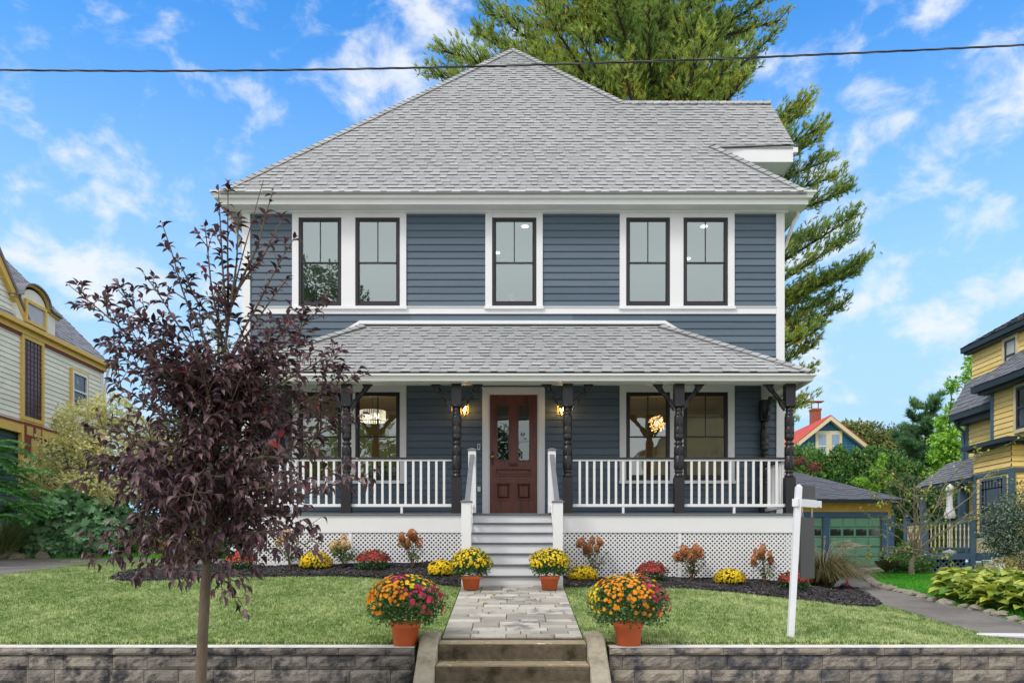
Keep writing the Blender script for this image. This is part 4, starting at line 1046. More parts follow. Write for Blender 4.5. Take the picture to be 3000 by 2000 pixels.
# diamond-patterned chair in the left ground floor room
ch = root('patterned_chair', (XW(1105), 16.4, zfl), 'black and white diamond patterned chair back in the left ground floor window', 'chair')
mb = MB(); mk = MB(); x0_, x1_ = XW(1055), XW(1160); zc0, zc1 = zfl+.35, ZW(1348)
nx_, nz_ = 6, 5
mb.box(x0_, x1_, 16.30, 16.36, zc0, zc1)
for i in range(nx_):
    for j in range(nz_):
        cx_ = x0_+(x1_-x0_)*(i+.5)/nx_; cz_ = zc0+(zc1-zc0)*(j+.5)/nz_; a = (x1_-x0_)/nx_*.5; b = (zc1-zc0)/nz_*.5
        mk.face([(cx_-a, 16.296, cz_), (cx_, 16.296, cz_-b), (cx_+a, 16.296, cz_), (cx_, 16.296, cz_+b)])
mb.box(x0_, x1_, 16.36, 16.8, zfl+.40, zfl+.46)
for a in (x0_+.02, x1_-.06):
    for b in (16.31, 16.74): mb.box(a, a+.04, b, b+.04, zfl, zfl+.40)
mb.build('backrest', M_post, ch); mk.build('diamond_pattern', M_white, ch)
# ------------------------------------------------------------------ left neighbour: side wall at x = -14
M_lgrey = mat('pale_grey_clapboard', S(228,227,214), S(238,237,226), rough=.7, var=.08, scale=3)
M_ygold = mat('gold_trim', S(216,178,84), S(226,190,100), rough=.6, var=.1)
M_rust = mat('rust_trim', S(128,52,40), rough=.6, var=.15)
M_dgreen = mat('dark_green_clapboard', S(48,72,66), S(60,86,78), rough=.6, var=.1)
M_slate = mat('grey_roof', S(64,64,70), S(160,160,168), rough=.95, var=.15, scale=12, bump=.3)
M_pane = mat('reflecting_pane', S(52,56,62), rough=.08, var=.3, scale=3, c3=S(150,160,170), scale3=2.6, thr=(.5,.62), spec=.8)
LH = root('left_house', (-18, 21, 1.7), 'pale grey clapboard house with gold trim and a round-topped dormer', 'house')
lx = -14.0; YE = 28.0; ze_ = 1.6+.4835*14-.25
def LP(mb, nm, m, **k): return mb.build(nm, m, LH, **k)
zb_ = 1.6+.283*14
mb = MB(); siding(mb, 'y', 13, YE, zb_, ze_, lx, 1, step=.145, lip=.02, seed=61)
mb.box(lx-9, lx-.01, 13, YE-.01, zb_, ze_); siding(mb, 'x', lx-9, lx, zb_, ze_, YE, 1, step=.145, lip=.02, seed=63)
LP(mb, 'wall', M_lgrey)
mb = MB(); siding(mb, 'y', 13, YE-.1, 1.3, zb_-.3, lx-.1, 1, step=.15, lip=.02, seed=62); mb.box(lx-9, lx-.11, 13, YE-.1, 1.2, zb_); LP(mb, 'lower_wall', M_dgreen)
mb = MB(); mb.box(lx-.1, lx+.05, 13, YE, zb_-.30, zb_-.03); mb.box(lx-.1, lx+.10, 13, YE+.1, ze_-.02, ze_+.14); mb.box(lx-.1, lx+.22, 13, YE+.25, ze_+.14, ze_+.26); LP(mb, 'belt_and_cornice', M_ygold)
mb = MB(); mb.box(lx-.1, lx+.07, 13, YE, zb_-.03, zb_+.03); mb.box(lx-.05, lx+.06, 13, YE, ze_-.09, ze_-.02); LP(mb, 'rust_mouldings', M_rust)
mb = MB(); mb.box(lx-.02, lx+.03, YE-.14, YE+.02, zb_, ze_-.09); LP(mb, 'corner_board', M_lgrey)
M_scr2 = mat('leaded_dark_glass', S(46,44,46), rough=.15, var=.4, scale=3, spec=.6, c3=S(92,92,94), scale3=2, thr=(.55,.75))
# roof with overlapping courses
mb = MB(); hwl = 4.5; ridge = 4.6
Vv = Vector((-1, 0, 1.0)); Ln = hwl*1.414
shingles(mb, (lx+.2, 13, ze_+.24), (0,1,0), Vv, Ln, lambda v: 0, lambda v: 15.25, e=.2, seed=64, wmin=.25, wmax=.6)
mb.face([(lx+.2,13,ze_+.2),(lx+.2,28.25,ze_+.2),(lx+.2-hwl,28.25,ze_+.2+hwl),(lx+.2-hwl,13,ze_+.2+hwl)], .4)
mb.face([(lx+.2-2*hwl,28.25,ze_+.2),(lx+.2-2*hwl,13,ze_+.2),(lx+.2-hwl,13,ze_+.2+hwl),(lx+.2-hwl,28.25,ze_+.2+hwl)], .4)
mb.face([(lx+.1,28.0,ze_+.1),(lx+.3-2*hwl,28.0,ze_+.1),(lx+.2-hwl,28.0,ze_+.1+hwl)], .4)
LP(mb, 'roof', M_slate)
# steep cross gable whose far rake shows at the picture's edge
def dzt_(px, py, x): Yq = x/(px-CX)*FPX; return Yq, Z(py, Yq)
mb = MB(); gy0, gz0_ = dzt_(67, 945, lx+.02); gy1, gz1_ = dzt_(-40, 700, lx+.02); slg = (gz1_-gz0_)/(gy0-gy1)
pk = 20.2; pz = gz0_+slg*(gy0-pk)
sm = MB()
zc = ze_+.2
while zc < pz-.05:
    yf1 = gy0-(zc-gz0_)/slg; yf0 = 2*pk-yf1; zt_ = min(zc+.145, pz)
    sm.face([(lx+.045, yf0, zc), (lx+.045, yf1, zc), (lx+.025, yf1-.145/slg, zt_), (lx+.025, yf0+.145/slg, zt_)], rnd.random()); zc += .145
sm.prism([(2*pk-gy0, gz0_), (gy0, gz0_), (pk, pz)], 'x', lx-3, lx+.02); LP(sm, 'gable_wall', M_lgrey)
mb.prism([(gy0+.12, gz0_), (gy0-.12, gz0_), (pk, pz-.25), (pk, pz+.12)], 'x', lx+.03, lx+.16); mb.prism([(2*pk-gy0-.12, gz0_), (2*pk-gy0+.12, gz0_), (pk, pz-.25), (pk, pz+.12)], 'x', lx+.03, lx+.16); LP(mb, 'gable_rake', M_ygold)
mb = MB(); mb.prism([(gy0+.22, gz0_-.05), (gy0+.13, gz0_-.05), (pk, pz+.12), (pk, pz+.30)], 'x', lx-3.2, lx+.2); mb.prism([(2*pk-gy0-.3, gz0_-.1), (2*pk-gy0-.13, gz0_-.1), (pk, pz+.15), (pk, pz+.4)], 'x', lx-3.2, lx+.3); LP(mb, 'gable_roof', M_slate)
# round-topped dormer
y0d, y1d = 22.9, 24.85; yc = 23.75; zbase = ze_+.22
arch = [(y0d, zbase), (y1d, zbase), (y1d, 9.02)]+[(yc+.62*math.cos(a), 9.02+.42*math.sin(a)) for a in [math.pi*k/12 for k in range(13)]]+[(y0d, 9.02)]
mb = MB(); mb.prism(arch[::-1], 'x', lx-1.6, lx+.14); LP(mb, 'dormer_wall', M_lgrey)
mb = MB(); path = [(y1d+.2, 8.96), (yc+.85, 9.0)]+[(yc+.70*math.cos(a), 9.06+.46*math.sin(a)) for a in [math.pi*(k/12) for k in range(13)]]+[(yc-.85, 9.0), (y0d-.2, 8.96)]
outer = [(a, b+.055) for a, b in path]
for (p, q, p2, q2) in zip(path[:-1], path[1:], outer[:-1], outer[1:]):
    mb.hexa([(lx+.12, *p), (lx+.20, *p), (lx+.20, *q), (lx+.12, *q), (lx+.12, *p2), (lx+.20, *p2), (lx+.20, *q2), (lx+.12, *q2)])
LP(mb, 'dormer_trim', M_ygold)
mb = MB()
for (p, q) in zip(outer[:-1], outer[1:]): mb.hexa([(lx-1.6, *p), (lx+.28, *p), (lx+.28, *q), (lx-1.6, *q), (lx-1.6, p[0], p[1]+.04), (lx+.28, p[0], p[1]+.04), (lx+.28, q[0], q[1]+.04), (lx-1.6, q[0], q[1]+.04)])
LP(mb, 'dormer_roof', M_slate)
def swin(parent, x, y0, y1, z0, z1, mf, mp_, bars=(0,0), w=.09, s=1, mbar=None, nm='window'):
    """window on a side wall (plane x, facing s*x)"""
    mb = MB(); a, b = (x, x+s*.07)
    mb.box(a, b, y0, y1, z0, z0+w); mb.box(a, b, y0, y1, z1-w, z1); mb.box(a, b, y0, y0+w, z0+w, z1-w); mb.box(a, b, y1-w, y1, z0+w, z1-w)
    f = mb.build(nm, mf, parent); mb = MB(); mb.box(x+s*.01, x+s*.028, y0+w, y1-w, z0+w, z1-w); mb.build('pane', mp_, f)
    if bars[0] or bars[1]:
        mb = MB()
        for i in range(1, bars[0]): yv = y0+w+(y1-y0-2*w)*i/bars[0]; mb.box(x+s*.029, x+s*.042, yv-.008, yv+.008, z0+w, z1-w)
        for i in range(1, bars[1]): zv = z0+w+(z1-z0-2*w)*i/bars[1]; mb.box(x+s*.030, x+s*.044, y0+w, y1-w, zv-.008, zv+.008)
        mb.build('glazing_bars', mbar or mf, f)
    return f
swin(LH, lx+.145, 23.25, 24.3, 8.42, 9.08, M_ygold, mat('pale_pane', S(176,176,184), rough=.1, var=.1, scale=3))
swin(LH, lx+.01, 23.3, 24.4, 5.66, 8.10, M_ygold, M_scr2, bars=(5, 16), mbar=M_rust, w=.11)
mb = MB(); mb.box(lx-.05, lx+.06, 23.3, 24.4, 4.3, 5.66); f = LP(mb, 'panel_frame', M_ygold)
mb = MB(); mb.box(lx+.061, lx+.08, 23.42, 24.28, 4.4, 5.6); mb.build('red_panel', M_rust, f)
mb = MB(); mb.box(lx+.081, lx+.09, 23.72, 24.05, 4.7, 5.15); mb.box(lx+.081, lx+.09, 23.5, 23.8, 5.25, 5.5); mb.box(lx+.081, lx+.09, 23.95, 24.2, 5.25, 5.5); mb.build('panel_inset', mat('panel_insets', S(200,176,90), var=.1), f)
wf = swin(LH, lx+.01, 25.9, 26.95, 6.4, 7.75, M_ygold, M_pane, w=.07)
mb = MB(); x = lx+.03
mb.box(x, x+.06, 25.97, 26.04, 6.47, 7.68); mb.box(x, x+.06, 26.81, 26.88, 6.47, 7.68); mb.box(x, x+.06, 26.04, 26.81, 7.6, 7.68); mb.box(x, x+.06, 26.04, 26.81, 7.04, 7.10); mb.box(x, x+.06, 26.04, 26.81, 6.47, 6.54); mb.build('sash', M_white, wf)
mb = MB(); mb.tube([(lx+.2, 28.05, ze_+.1), (lx+.1, 28.05, ze_-.3), (lx+.06, 28.05, ze_-.5), (lx+.06, 28.05, 1.8)], .04, 8); LP(mb, 'downspout', M_white)

# ------------------------------------------------------------------ right neighbour: yellow house
M_yel = mat('yellow_clapboard', S(246,214,134), S(252,224,150), rough=.65, var=.07, scale=3)
M_cream = mat('cream_trim', S(220,208,170), rough=.6, var=.06)
M_steel = mat('slate_blue_trim', S(72,96,118), S(84,108,130), rough=.5, var=.1)
M_dkt = mat('dark_cornice', S(44,56,66), rough=.5, var=.12)
M_droof = mat('dark_roof', S(48,50,56), S(140,143,154), rough=.95, var=.15, scale=14, bump=.3)
M_scr = mat('dark_screened_glass', S(40,38,40), rough=.15, var=.4, scale=2, spec=.6, c3=S(86,84,84), scale3=1.2, thr=(.5,.7))
YH = root('yellow_house', (18, 22, 1.3), 'yellow clapboard house with slate blue trim and dark roofs beside the bright lawn', 'house')
def YP(mb, nm, m, **k): return mb.build(nm, m, YH, **k)
mb = MB()
siding(mb, 'y', 18, 26.7, 4, 8.56, 15.0, -1, step=.15, lip=.02, seed=71); mb.box(15.01, 24, 18, 26.7, 4, 8.56)
siding(mb, 'y', 18, 23.9, 4.9, 6.75, 14.0, -1, step=.15, lip=.02, seed=72); mb.box(14.01, 15, 18, 23.9, 4.9, 6.75); siding(mb, 'x', 14, 15, 4.9, 6.75, 23.9, 1, step=.15, lip=.02)
siding(mb, 'y', 20, 26.4, 1.9, 6.3, 14.66, -1, step=.15, lip=.02, seed=73); mb.box(14.67, 15, 20, 26.4, 1.9, 6.3)
siding(mb, 'y', 22.3, 24.1, 4.15, 4.82, 13.6, -1, step=.15, lip=.03, seed=74); siding(mb, 'x', 13.6, 20, 4.15, 4.82, 22.3, -1, step=.15, lip=.03, seed=75)
siding(mb, 'y', 22.3, 24.1, 2.4, 4.15, 13.63, -1, step=.15, lip=.02, seed=76); siding(mb, 'x', 13.63, 20, 2.4, 4.15, 22.33, -1, step=.15, lip=.02, seed=77)
mb.box(13.64, 20, 22.34, 24.09, 1.9, 4.8)
YP(mb, 'wall', M_yel)
mb = MB()   # cornices and gutters
mb.box(14.80, 15.0, 18, 26.85, 8.36, 8.42); mb.box(14.72, 15.0, 18, 26.9, 8.42, 8.60)
mb.box(13.58, 14.0, 18, 24.26, 6.56, 6.74); mb.box(13.7, 14.0, 18, 24.1, 6.48, 6.56)
mb.box(14.16, 14.66, 22, 26.55, 6.14, 6.32); mb.box(14.35, 14.66, 22, 26.45, 5.98, 6.14)
mb.box(13.30, 14.1, 22.0, 24.3, 4.86, 4.98); mb.box(13.45, 20, 22.12, 24.2, 4.80, 4.86); mb.box(14.1, 20, 22.0, 22.3, 4.86, 4.98)
mb.box(13.5, 13.6, 24.1, 27.5, 3.95, 4.08)
YP(mb, 'cornice', M_dkt)
mb = MB()
mb.box(13.97, 14.03, 23.78, 23.93, 4.98, 6.5); mb.box(14.62, 14.70, 26.28, 26.44, 1.9, 6.0)
mb.box(13.57, 13.68, 22.25, 22.42, 2.4, 4.15); mb.box(13.57, 13.68, 24.0, 24.13, 1.9, 4.1); mb.box(13.59, 20, 22.27, 24.12, 4.05, 4.16); mb.box(13.57, 13.66, 22.25, 24.12, 2.32, 2.42)
mb.box(13.57, 20, 22.25, 24.12, 1.62, 1.86); mb.box(14.5, 14.62, 22.26, 22.4, 2.4, 4.15); mb.box(15.6, 15.75, 22.26, 22.4, 2.4, 4.15)
mb.box(13.6, 20, 22.28, 22.4, 4.82, 4.86)
mb.tube([(14.25, 26.35, 6.1), (14.4, 26.45, 5.95), (14.6, 26.5, 5.8), (14.6, 26.5, 4.9)], .05, 8)
YP(mb, 'blue_trim', M_steel)
mb = MB(); mb.box(13.59, 13.62, 22.45, 23.98, 1.87, 2.30); mb.box(13.6, 20, 22.27, 22.31, 1.87, 2.30); YP(mb, 'apron_panels', M_cream)
mb = MB(); mb.box(13.75, 20, 22.45, 24.0, 1.1, 1.62); YP(mb, 'brick_foundation', mat('brick_foundation', S(104,66,54), S(120,80,64), var=.25, scale=8))
mb = MB()
def rp(poly_pts, t=.4): mb.face(poly_pts, t)
def roof_slab(O, U, V, vmax, u1, seed, e=.16):
    shingles(mb, O, U, V, vmax, lambda v: 0, lambda v: u1, e=e, seed=seed, wmin=.2, wmax=.5)
    O, U, V = Vector(O), Vector(U), Vector(V).normalized(); mb.face([O, O+U*u1, O+U*u1+V*vmax, O+V*vmax], .3)
roof_slab((14.7, 18, 8.58), (0,1,0), Vector((1,0,.56)), 4.0, 8.9, 81)
roof_slab((13.56, 18, 6.74), (0,1,0), Vector((1,0,.74)), 1.85, 6.28, 82)
roof_slab((14.14, 22, 6.32), (0,1,0), Vector((.55,0,1)), 1.3, 4.56, 83)
roof_slab((13.48, 24.1, 4.07), (0,1,0), Vector((1.15,0,.82)), 1.45, 3.4, 84)
mb.face([(14.0, 22.1, 5.0), (14.0, 24.2, 5.0), (14.5, 23.9, 5.2), (14.5, 22.4, 5.2)], .3)
YP(mb, 'roof', M_droof)
swin(YH, 14.99, 24.2, 24.95, 7.4, 8.36, M_cream, mat('pale_shade', S(190,192,190), rough=.3, var=.03), w=.09, s=-1)
mb = MB(); mb.box(14.94, 14.97, 24.3, 24.36, 7.4, 8.27); mb.box(14.94, 14.97, 24.79, 24.85, 7.4, 8.27); mb.box(14.94, 14.97, 24.36, 24.79, 8.21, 8.27); mb.box(14.94, 14.97, 24.36, 24.79, 7.78, 7.83); YP(mb, 'window_sash', M_black)
swin(YH, 13.99, 21.4, 22.75, 5.15, 6.5, M_cream, M_scr, w=.10, s=-1)
mb = MB(); mb.box(13.93, 13.955, 21.5, 21.56, 5.25, 6.4); mb.box(13.93, 13.955, 22.58, 22.65, 5.25, 6.4); mb.box(13.93, 13.955, 21.56, 22.58, 5.8, 5.86); mb.box(13.93, 13.955, 21.56, 22.58, 6.33, 6.4); mb.box(13.93, 13.955, 21.56, 22.58, 5.25, 5.32); YP(mb, 'window_sash', M_black)
w_ = swin(YH, 13.62, 22.55, 23.75, 2.45, 3.98, M_steel, M_scr, w=.07, s=-1)
mb = MB()
for i in range(8): yv = 22.62+1.06*i/7; mb.box(13.57, 13.585, yv-.012, yv+.012, 3.68, 3.9)
for z_ in (3.68, 3.3, 3.48, 3.08): mb.box(13.57, 13.586, 22.62, (23.68 if z_ in (3.68, 3.08) else 22.78), z_-.012, z_+.012); mb.box(13.57, 13.586, (22.62 if z_ in (3.68, 3.08) else 23.52), 23.68, z_-.0115, z_+.0115)
mb.box(13.57, 13.585, 22.765, 22.79, 3.08, 3.68); mb.box(13.57, 13.585, 23.51, 23.535, 3.08, 3.68)
mb.build('glazing_bars', mat('grey_bars', S(110,118,128)), w_)
# recess and posts under the side porch roof
mb = MB(); mb.box(13.62, 13.76, 24.9, 25.04, 1.9, 3.95); mb.box(13.62, 13.76, 27.2, 27.34, 1.9, 3.95); mb.box(14.55, 14.62, 24.8, 25.3, 1.9, 3.9); YP(mb, 'porch_post', M_steel)
# white basement unit
mb = MB(); xu, yu = 12.75, 21.5
mb.box(xu-.22, xu+.22, yu, yu+.3, 1.33, 1.62); mb.box(xu-.18, xu-.13, yu-.03, yu, 1.40, 1.66); mb.box(xu+.13, xu+.18, yu-.03, yu, 1.40, 1.66); mb.box(xu-.18, xu+.18, yu-.03, yu, 1.66, 1.72); mb.box(xu-.24, xu+.24, yu-.02, yu+.32, 1.62, 1.65)
tag(mb.build('utility_box', M_white, bevel=.01), 'small white boxed vent standing at the grass beside the yellow house', 'box')
# deck
DK = root('garden_deck', (12.8, 24.5, 1.3), 'slate blue raised deck with cream turned balusters and lattice skirt', 'deck')
fz = 1.86
mb = MB(); mb.box(12.05, 13.6, 24.0, 26.3, fz-.04, fz); mb.box(12.03, 13.58, 23.97, 23.999, fz-.19, fz-.01); mb.box(12.02, 12.05, 24.0, 26.3, fz-.19, fz-.01); mb.build('platform', M_steel, DK)
lattice(12.10, 13.5, 1.28, fz-.2, 24.02, parent=DK, m=M_steel, p=.17, w=.045)
lattice(24.1, 26.2, 1.28, fz-.2, 12.06, axis='y', parent=DK, m=M_steel, p=.17, w=.045)
mb = MB(); mb.box(12.2, 13.5, 24.4, 24.45, 1.2, fz-.05); mb.build('deck_shade_sheet', M_void, DK)  # near-black sheet paints the shade below the deck
for (a, b) in ((12.1, 24.0), (13.48, 24.0), (12.1, 25.1), (12.1, 26.25)):
    mb = MB(); mb.box(a-.07, a+.07, b-.07, b+.07, 1.25, 2.88); mb.box(a-.09, a+.09, b-.09, b+.09, 2.881, 2.91); mb.lathe(a, b, [(.03,2.91),(.035,2.93),(.06,2.96),(.06,2.99),(.03,3.03),(.004,3.04)], 10); mb.build('deck_post', M_steel, DK)
mb = MB(); mb.box(12.17, 13.41, 23.965, 24.035, 2.73, 2.78); mb.box(12.17, 13.41, 23.97, 24.03, 1.98, 2.03); mb.box(12.065, 12.135, 24.08, 26.2, 2.73, 2.78); mb.box(12.07, 12.13, 24.08, 26.2, 1.98, 2.03); mb.build('deck_rail', M_steel, DK)
def dbal(x, y):
    mb = MB(); mb.lathe(x, y, [(.02,2.03),(.02,2.2),(.012,2.22),(.026,2.30),(.014,2.42),(.022,2.44),(.014,2.46),(.026,2.56),(.012,2.62),(.02,2.64),(.02,2.73)], 6); return mb.build('baluster', M_cream, DK)
b0 = dbal(12.28, 24.0)
for i in range(1, 10): c = b0.copy(); COL.objects.link(c); c.location = b0.location+Vector((.122*i, 0, 0))
for i in range(9): c = b0.copy(); COL.objects.link(c); c.location = b0.location+Vector((12.1-12.28, .2+.105*i, 0))
# closed umbrella on the deck, table edge and chair
um = root('closed_umbrella', (13.15, 24.6, fz), 'closed white patio umbrella standing on the blue deck', 'umbrella')
mb = MB(); mb.lathe(13.15, 24.6, [(.02,fz),(.02,2.9)], 8); mb.lathe(13.15, 24.6, [(.2,fz),(.2,fz+.06),(.05,fz+.1)], 12); mb.build('pole', M_white, um)
mb = MB(); pr = [(.13,2.90),(.155,2.98),(.13,3.10),(.085,3.25),(.09,3.4),(.088,3.6),(.10,3.72),(.155,3.73),(.08,3.87),(.015,3.94)]
n = 20; base = len(mb.v)
for r_, z_ in pr:
    for k in range(n): t = 6.283*k/n; q = r_*(1+.16*math.sin(5*t+z_*6)); mb.v.append((13.15+q*math.cos(t), 24.6+q*math.sin(t), z_))
for i in range(len(pr)-1):
    for k in range(n): k2 = (k+1) % n; mb.f.append((base+i*n+k, base+i*n+k2, base+(i+1)*n+k2, base+(i+1)*n+k)); mb.t.append(.5)
mb.build('canopy', mat('white_canvas', S(222,222,224), rough=.8, var=.05), um, smooth=True)
tb = root('patio_table', (12.75, 25.0, fz), 'dark round patio table behind the deck balusters', 'table')
mb = MB(); mb.lathe(12.75, 25.0, [(.5,2.56),(.5,2.60)], 20); mb.lathe(12.75, 25.0, [(.25,fz),(.05,fz+.05),(.04,2.56)], 10); mb.build('table_top', M_black, tb)

# ------------------------------------------------------------------ garage
M_gyel = mat('golden_shingle_wall', S(240,196,90), S(248,208,110), rough=.7, var=.1, scale=6)
M_gdoor = mat('green_garage_door', S(122,176,148), S(134,188,160), rough=.5, var=.05)
M_gblue = mat('garage_blue_trim', S(76,114,150), rough=.5, var=.08)
GR = root('garage', (13.2, 37.5, 1.38), 'yellow two-door garage with green panelled doors and low grey hipped roof', 'garage')
GY = 34.8; gx0, gx1 = 10.2, 16.2
def gp(mb, nm, m, **k): return mb.build(nm, m, GR, **k)
mb = MB(); siding(mb, 'x', gx0, gx1, 3.55, 4.2, GY, -1, step=.16, lip=.02, seed=91); siding(mb, 'x', 15.95, gx1, 1.38, 3.55, GY, -1, step=.16, lip=.02, seed=92); siding(mb, 'x', gx0, 10.5, 1.38, 3.55, GY, -1, step=.16, lip=.02, seed=93)
mb.box(gx0, gx1, GY+.1, 41, 1.3, 4.2); gp(mb, 'wall', M_gyel)
dz0, dz1 = 1.4, 3.48; dd = [(10.95, 13.18), (13.48, 15.66)]
mb = MB(); mb.box(gx0+.2, 15.95, GY-.06, GY, 3.5, 3.72); mb.box(13.2, 13.46, GY-.06, GY, 1.36, 3.499); mb.box(15.68, 15.94, GY-.06, GY, 1.36, 3.499); mb.box(10.7, 10.93, GY-.06, GY, 1.36, 3.499); mb.box(16.12, 16.22, GY-.05, GY, 1.36, 4.1); gp(mb, 'blue_trim', M_gblue)
for (a, b) in dd:
    mb = MB(); mb.box(a, b, GY+.02, GY+.06, dz0, dz1); nr, nc = 5, 4; rh = (dz1-dz0)/nr; cw = (b-a)/nc
    for r_ in range(nr):
        for c_ in range(nc):
            if r_ == 3: continue
            xa, xb, za, zb2 = a+cw*c_+.05, a+cw*(c_+1)-.05, dz0+rh*r_+.05, dz0+rh*(r_+1)-.05
            mb.hexa([(xa,GY-.002,za),(xb,GY-.002,za),(xb,GY+.019,za-.02),(xa,GY+.019,za-.02),(xa,GY-.002,zb2),(xb,GY-.002,zb2),(xb,GY+.019,zb2+.02),(xa,GY+.019,zb2+.02)])
    d = gp(mb, 'garage_door', M_gdoor)
    for c_ in range(nc):
        xa, xb, za, zb2 = a+cw*c_+.05, a+cw*(c_+1)-.05, dz0+rh*3+.07, dz0+rh*4-.07
        mb = MB(); mb.box(xa, xb, GY+.008, GY+.019, za, zb2); mb.build('door_window', M_pane, d)
    mb = MB()
    for r_ in range(1, nr): mb.box(a, b, GY+.012, GY+.0195, dz0+rh*r_-.008, dz0+rh*r_+.008)
    mb.build('panel_joints', mat('joint_shadow_gap', S(48,76,62)), d)
ex0g, ex1g, eyg, ezg = 9.6, 16.5, 34.35, 4.22; apx, apy, apz = 13.05, 37.8, 5.75
mb = MB(); Vg = Vector((0, apy-eyg, apz-ezg)); Lg = Vg.length
shingles(mb, (0, eyg, ezg), (1,0,0), Vg, Lg, lambda v: ex0g+(apx-ex0g)*v/Lg, lambda v: ex1g+(apx-ex1g)*v/Lg, e=.16, seed=95, wmin=.25, wmax=.6)
for q in ([(ex0g,eyg,ezg-.03),(ex1g,eyg,ezg-.03),(apx,apy,apz-.03)], [(ex1g,eyg,ezg),(ex1g,41.3,ezg),(apx,apy,apz)], [(ex1g,41.3,ezg),(ex0g,41.3,ezg),(apx,apy,apz)], [(ex0g,41.3,ezg),(ex0g,eyg,ezg),(apx,apy,apz)]): mb.face(q, .4)
gp(mb, 'roof', M_droof)
mb = MB(); mb.box(ex0g, ex1g, eyg-.1, eyg, ezg-.15, ezg-.02); mb.box(ex1g-.1, ex1g, eyg, 41.3, ezg-.15, ezg-.02); gp(mb, 'gutter', M_dkt)
mb = MB(); mb.box(ex0g, ex1g, eyg+.001, GY, ezg-.12, ezg-.1); gp(mb, 'soffit', M_cream)

# ------------------------------------------------------------------ blue gabled house far behind
M_teal = mat('teal_clapboard', S(40,100,134), S(52,114,148), rough=.6, var=.08)
M_redr = mat('red_roof', S(176,66,56), S(196,88,74), rough=.9, var=.15, scale=4)
BH = root('teal_house', (23.2, 62, 1.45), 'teal gabled house with red roof and brick chimney beyond the hedge', 'house')
BY = 60; bx = 23.2; bz_ = 12.3; hwb = 5.2; slb = .80
mb = MB(); zc = 1.45
while zc < bz_:
    wd = min(hwb-.6, (bz_-.15-zc)/slb)
    if wd <= .05: break
    zt_ = min(zc+.2, bz_); wd2 = min(hwb-.6, max(0, (bz_-.15-zt_)/slb)); mb.face([(bx-wd, BY-.03, zc), (bx+wd, BY-.03, zc), (bx+wd2, BY, zt_), (bx-wd2, BY, zt_)], rnd.random()); mb.face([(bx-wd, BY, zc), (bx+wd, BY, zc), (bx+wd, BY-.03, zc), (bx-wd, BY-.03, zc)], 0); zc += .2
mb.box(bx-hwb+.6, bx+hwb-.6, BY+.01, BY+10, 1.4, bz_-(hwb-.6)*slb-.2); mb.build('wall', M_teal, BH)
mb = MB()
for s in (-1, 1): mb.prism([(bx+s*0, bz_-.40), (bx+s*hwb, bz_-.40-hwb*slb), (bx+s*hwb, bz_-.1-hwb*slb), (bx, bz_-.1)], 'y', BY-.45, BY-.05)
mb.build('rake_board', M_cream, BH)
mb = MB()
for s in (-1, 1): mb.prism([(bx, bz_-.1), (bx+s*(hwb+.1), bz_-.18-hwb*slb), (bx+s*(hwb+.1), bz_-.08-hwb*slb), (bx, bz_+.0)], 'y', BY-.40, BY+10)
rf = mb.build('roof', M_redr, BH)
mb = MB(); cxx, cyy = 23.45, 63.0; mb.box(cxx-.32, cxx+.32, cyy, cyy+.7, 10.2, 13.25); mb.box(cxx-.36, cxx+.36, cyy-.05, cyy+.75, 13.25, 13.4); mb.box(cxx-.62, cxx+.62, cyy+.1, cyy+.8, 13.95, 14.0); mb.tube([(cxx-.25,cyy+.4,13.4),(cxx-.25,cyy+.4,13.97)], .04, 4); mb.tube([(cxx+.25,cyy+.4,13.4),(cxx+.25,cyy+.4,13.97)], .04, 4)
mb.build('chimney', mat('chimney_brick', S(140,70,52), S(160,90,70), var=.3, scale=7), rf)
wx0, wx1 = X(2300+345/3.92, BY), X(2300+650/3.92, BY); wz1 = Z(1100+636/3.92, BY)
mb = MB(); mb.box(wx0, wx1, BY-.1, BY-.031, wz1-2.2, wz1); wf = mb.build('window', M_cream, BH)
mb = MB(); wm = (wx0+wx1)/2
for (a, b) in ((wx0+.22, wm-.22), (wm+.22, wx1-.22)): mb.box(a, b, BY-.12, BY-.101, wz1-2.0, wz1-.25)
mb.build('pane', mat('sky_pane', S(140,165,190), rough=.1, var=.2), wf)
mb = MB()
for (a, b) in ((wx0+.22, wm-.22), (wm+.22, wx1-.22)): mb.box(a, b, BY-.14, BY-.121, wz1-1.15, wz1-1.08)
mb.build('sash', M_white, wf)
# distant pale roof with a chimney behind the apple tree
FH = root('far_house', (30, 75, 1.5), 'distant house with pale grey roof and small brick chimney above the deck', 'house')
fx, fY = X(2730, 75), 75
mb = MB(); mb.box(fx-2.4, fx+2.6, fY, fY+6, 1.4, Z(1388, 75)); mb.build('wall', M_cream, FH)
mb = MB(); mb.prism([(fx-2.7, Z(1388,75)), (fx+2.9, Z(1388,75)), (fx+2.2, Z(1358,75)), (fx-2.0, Z(1358,75))], 'y', fY-.3, fY+6); rf = mb.build('roof', mat('pale_roof', S(170,172,178), rough=.9, var=.1), FH)
mb = MB(); mb.box(X(2702,75), X(2722,75), 75, 75.7, Z(1362,75), Z(1346,75)); mb.build('chimney', mat('far_chimney_brick', S(150,90,74), var=.2), rf)
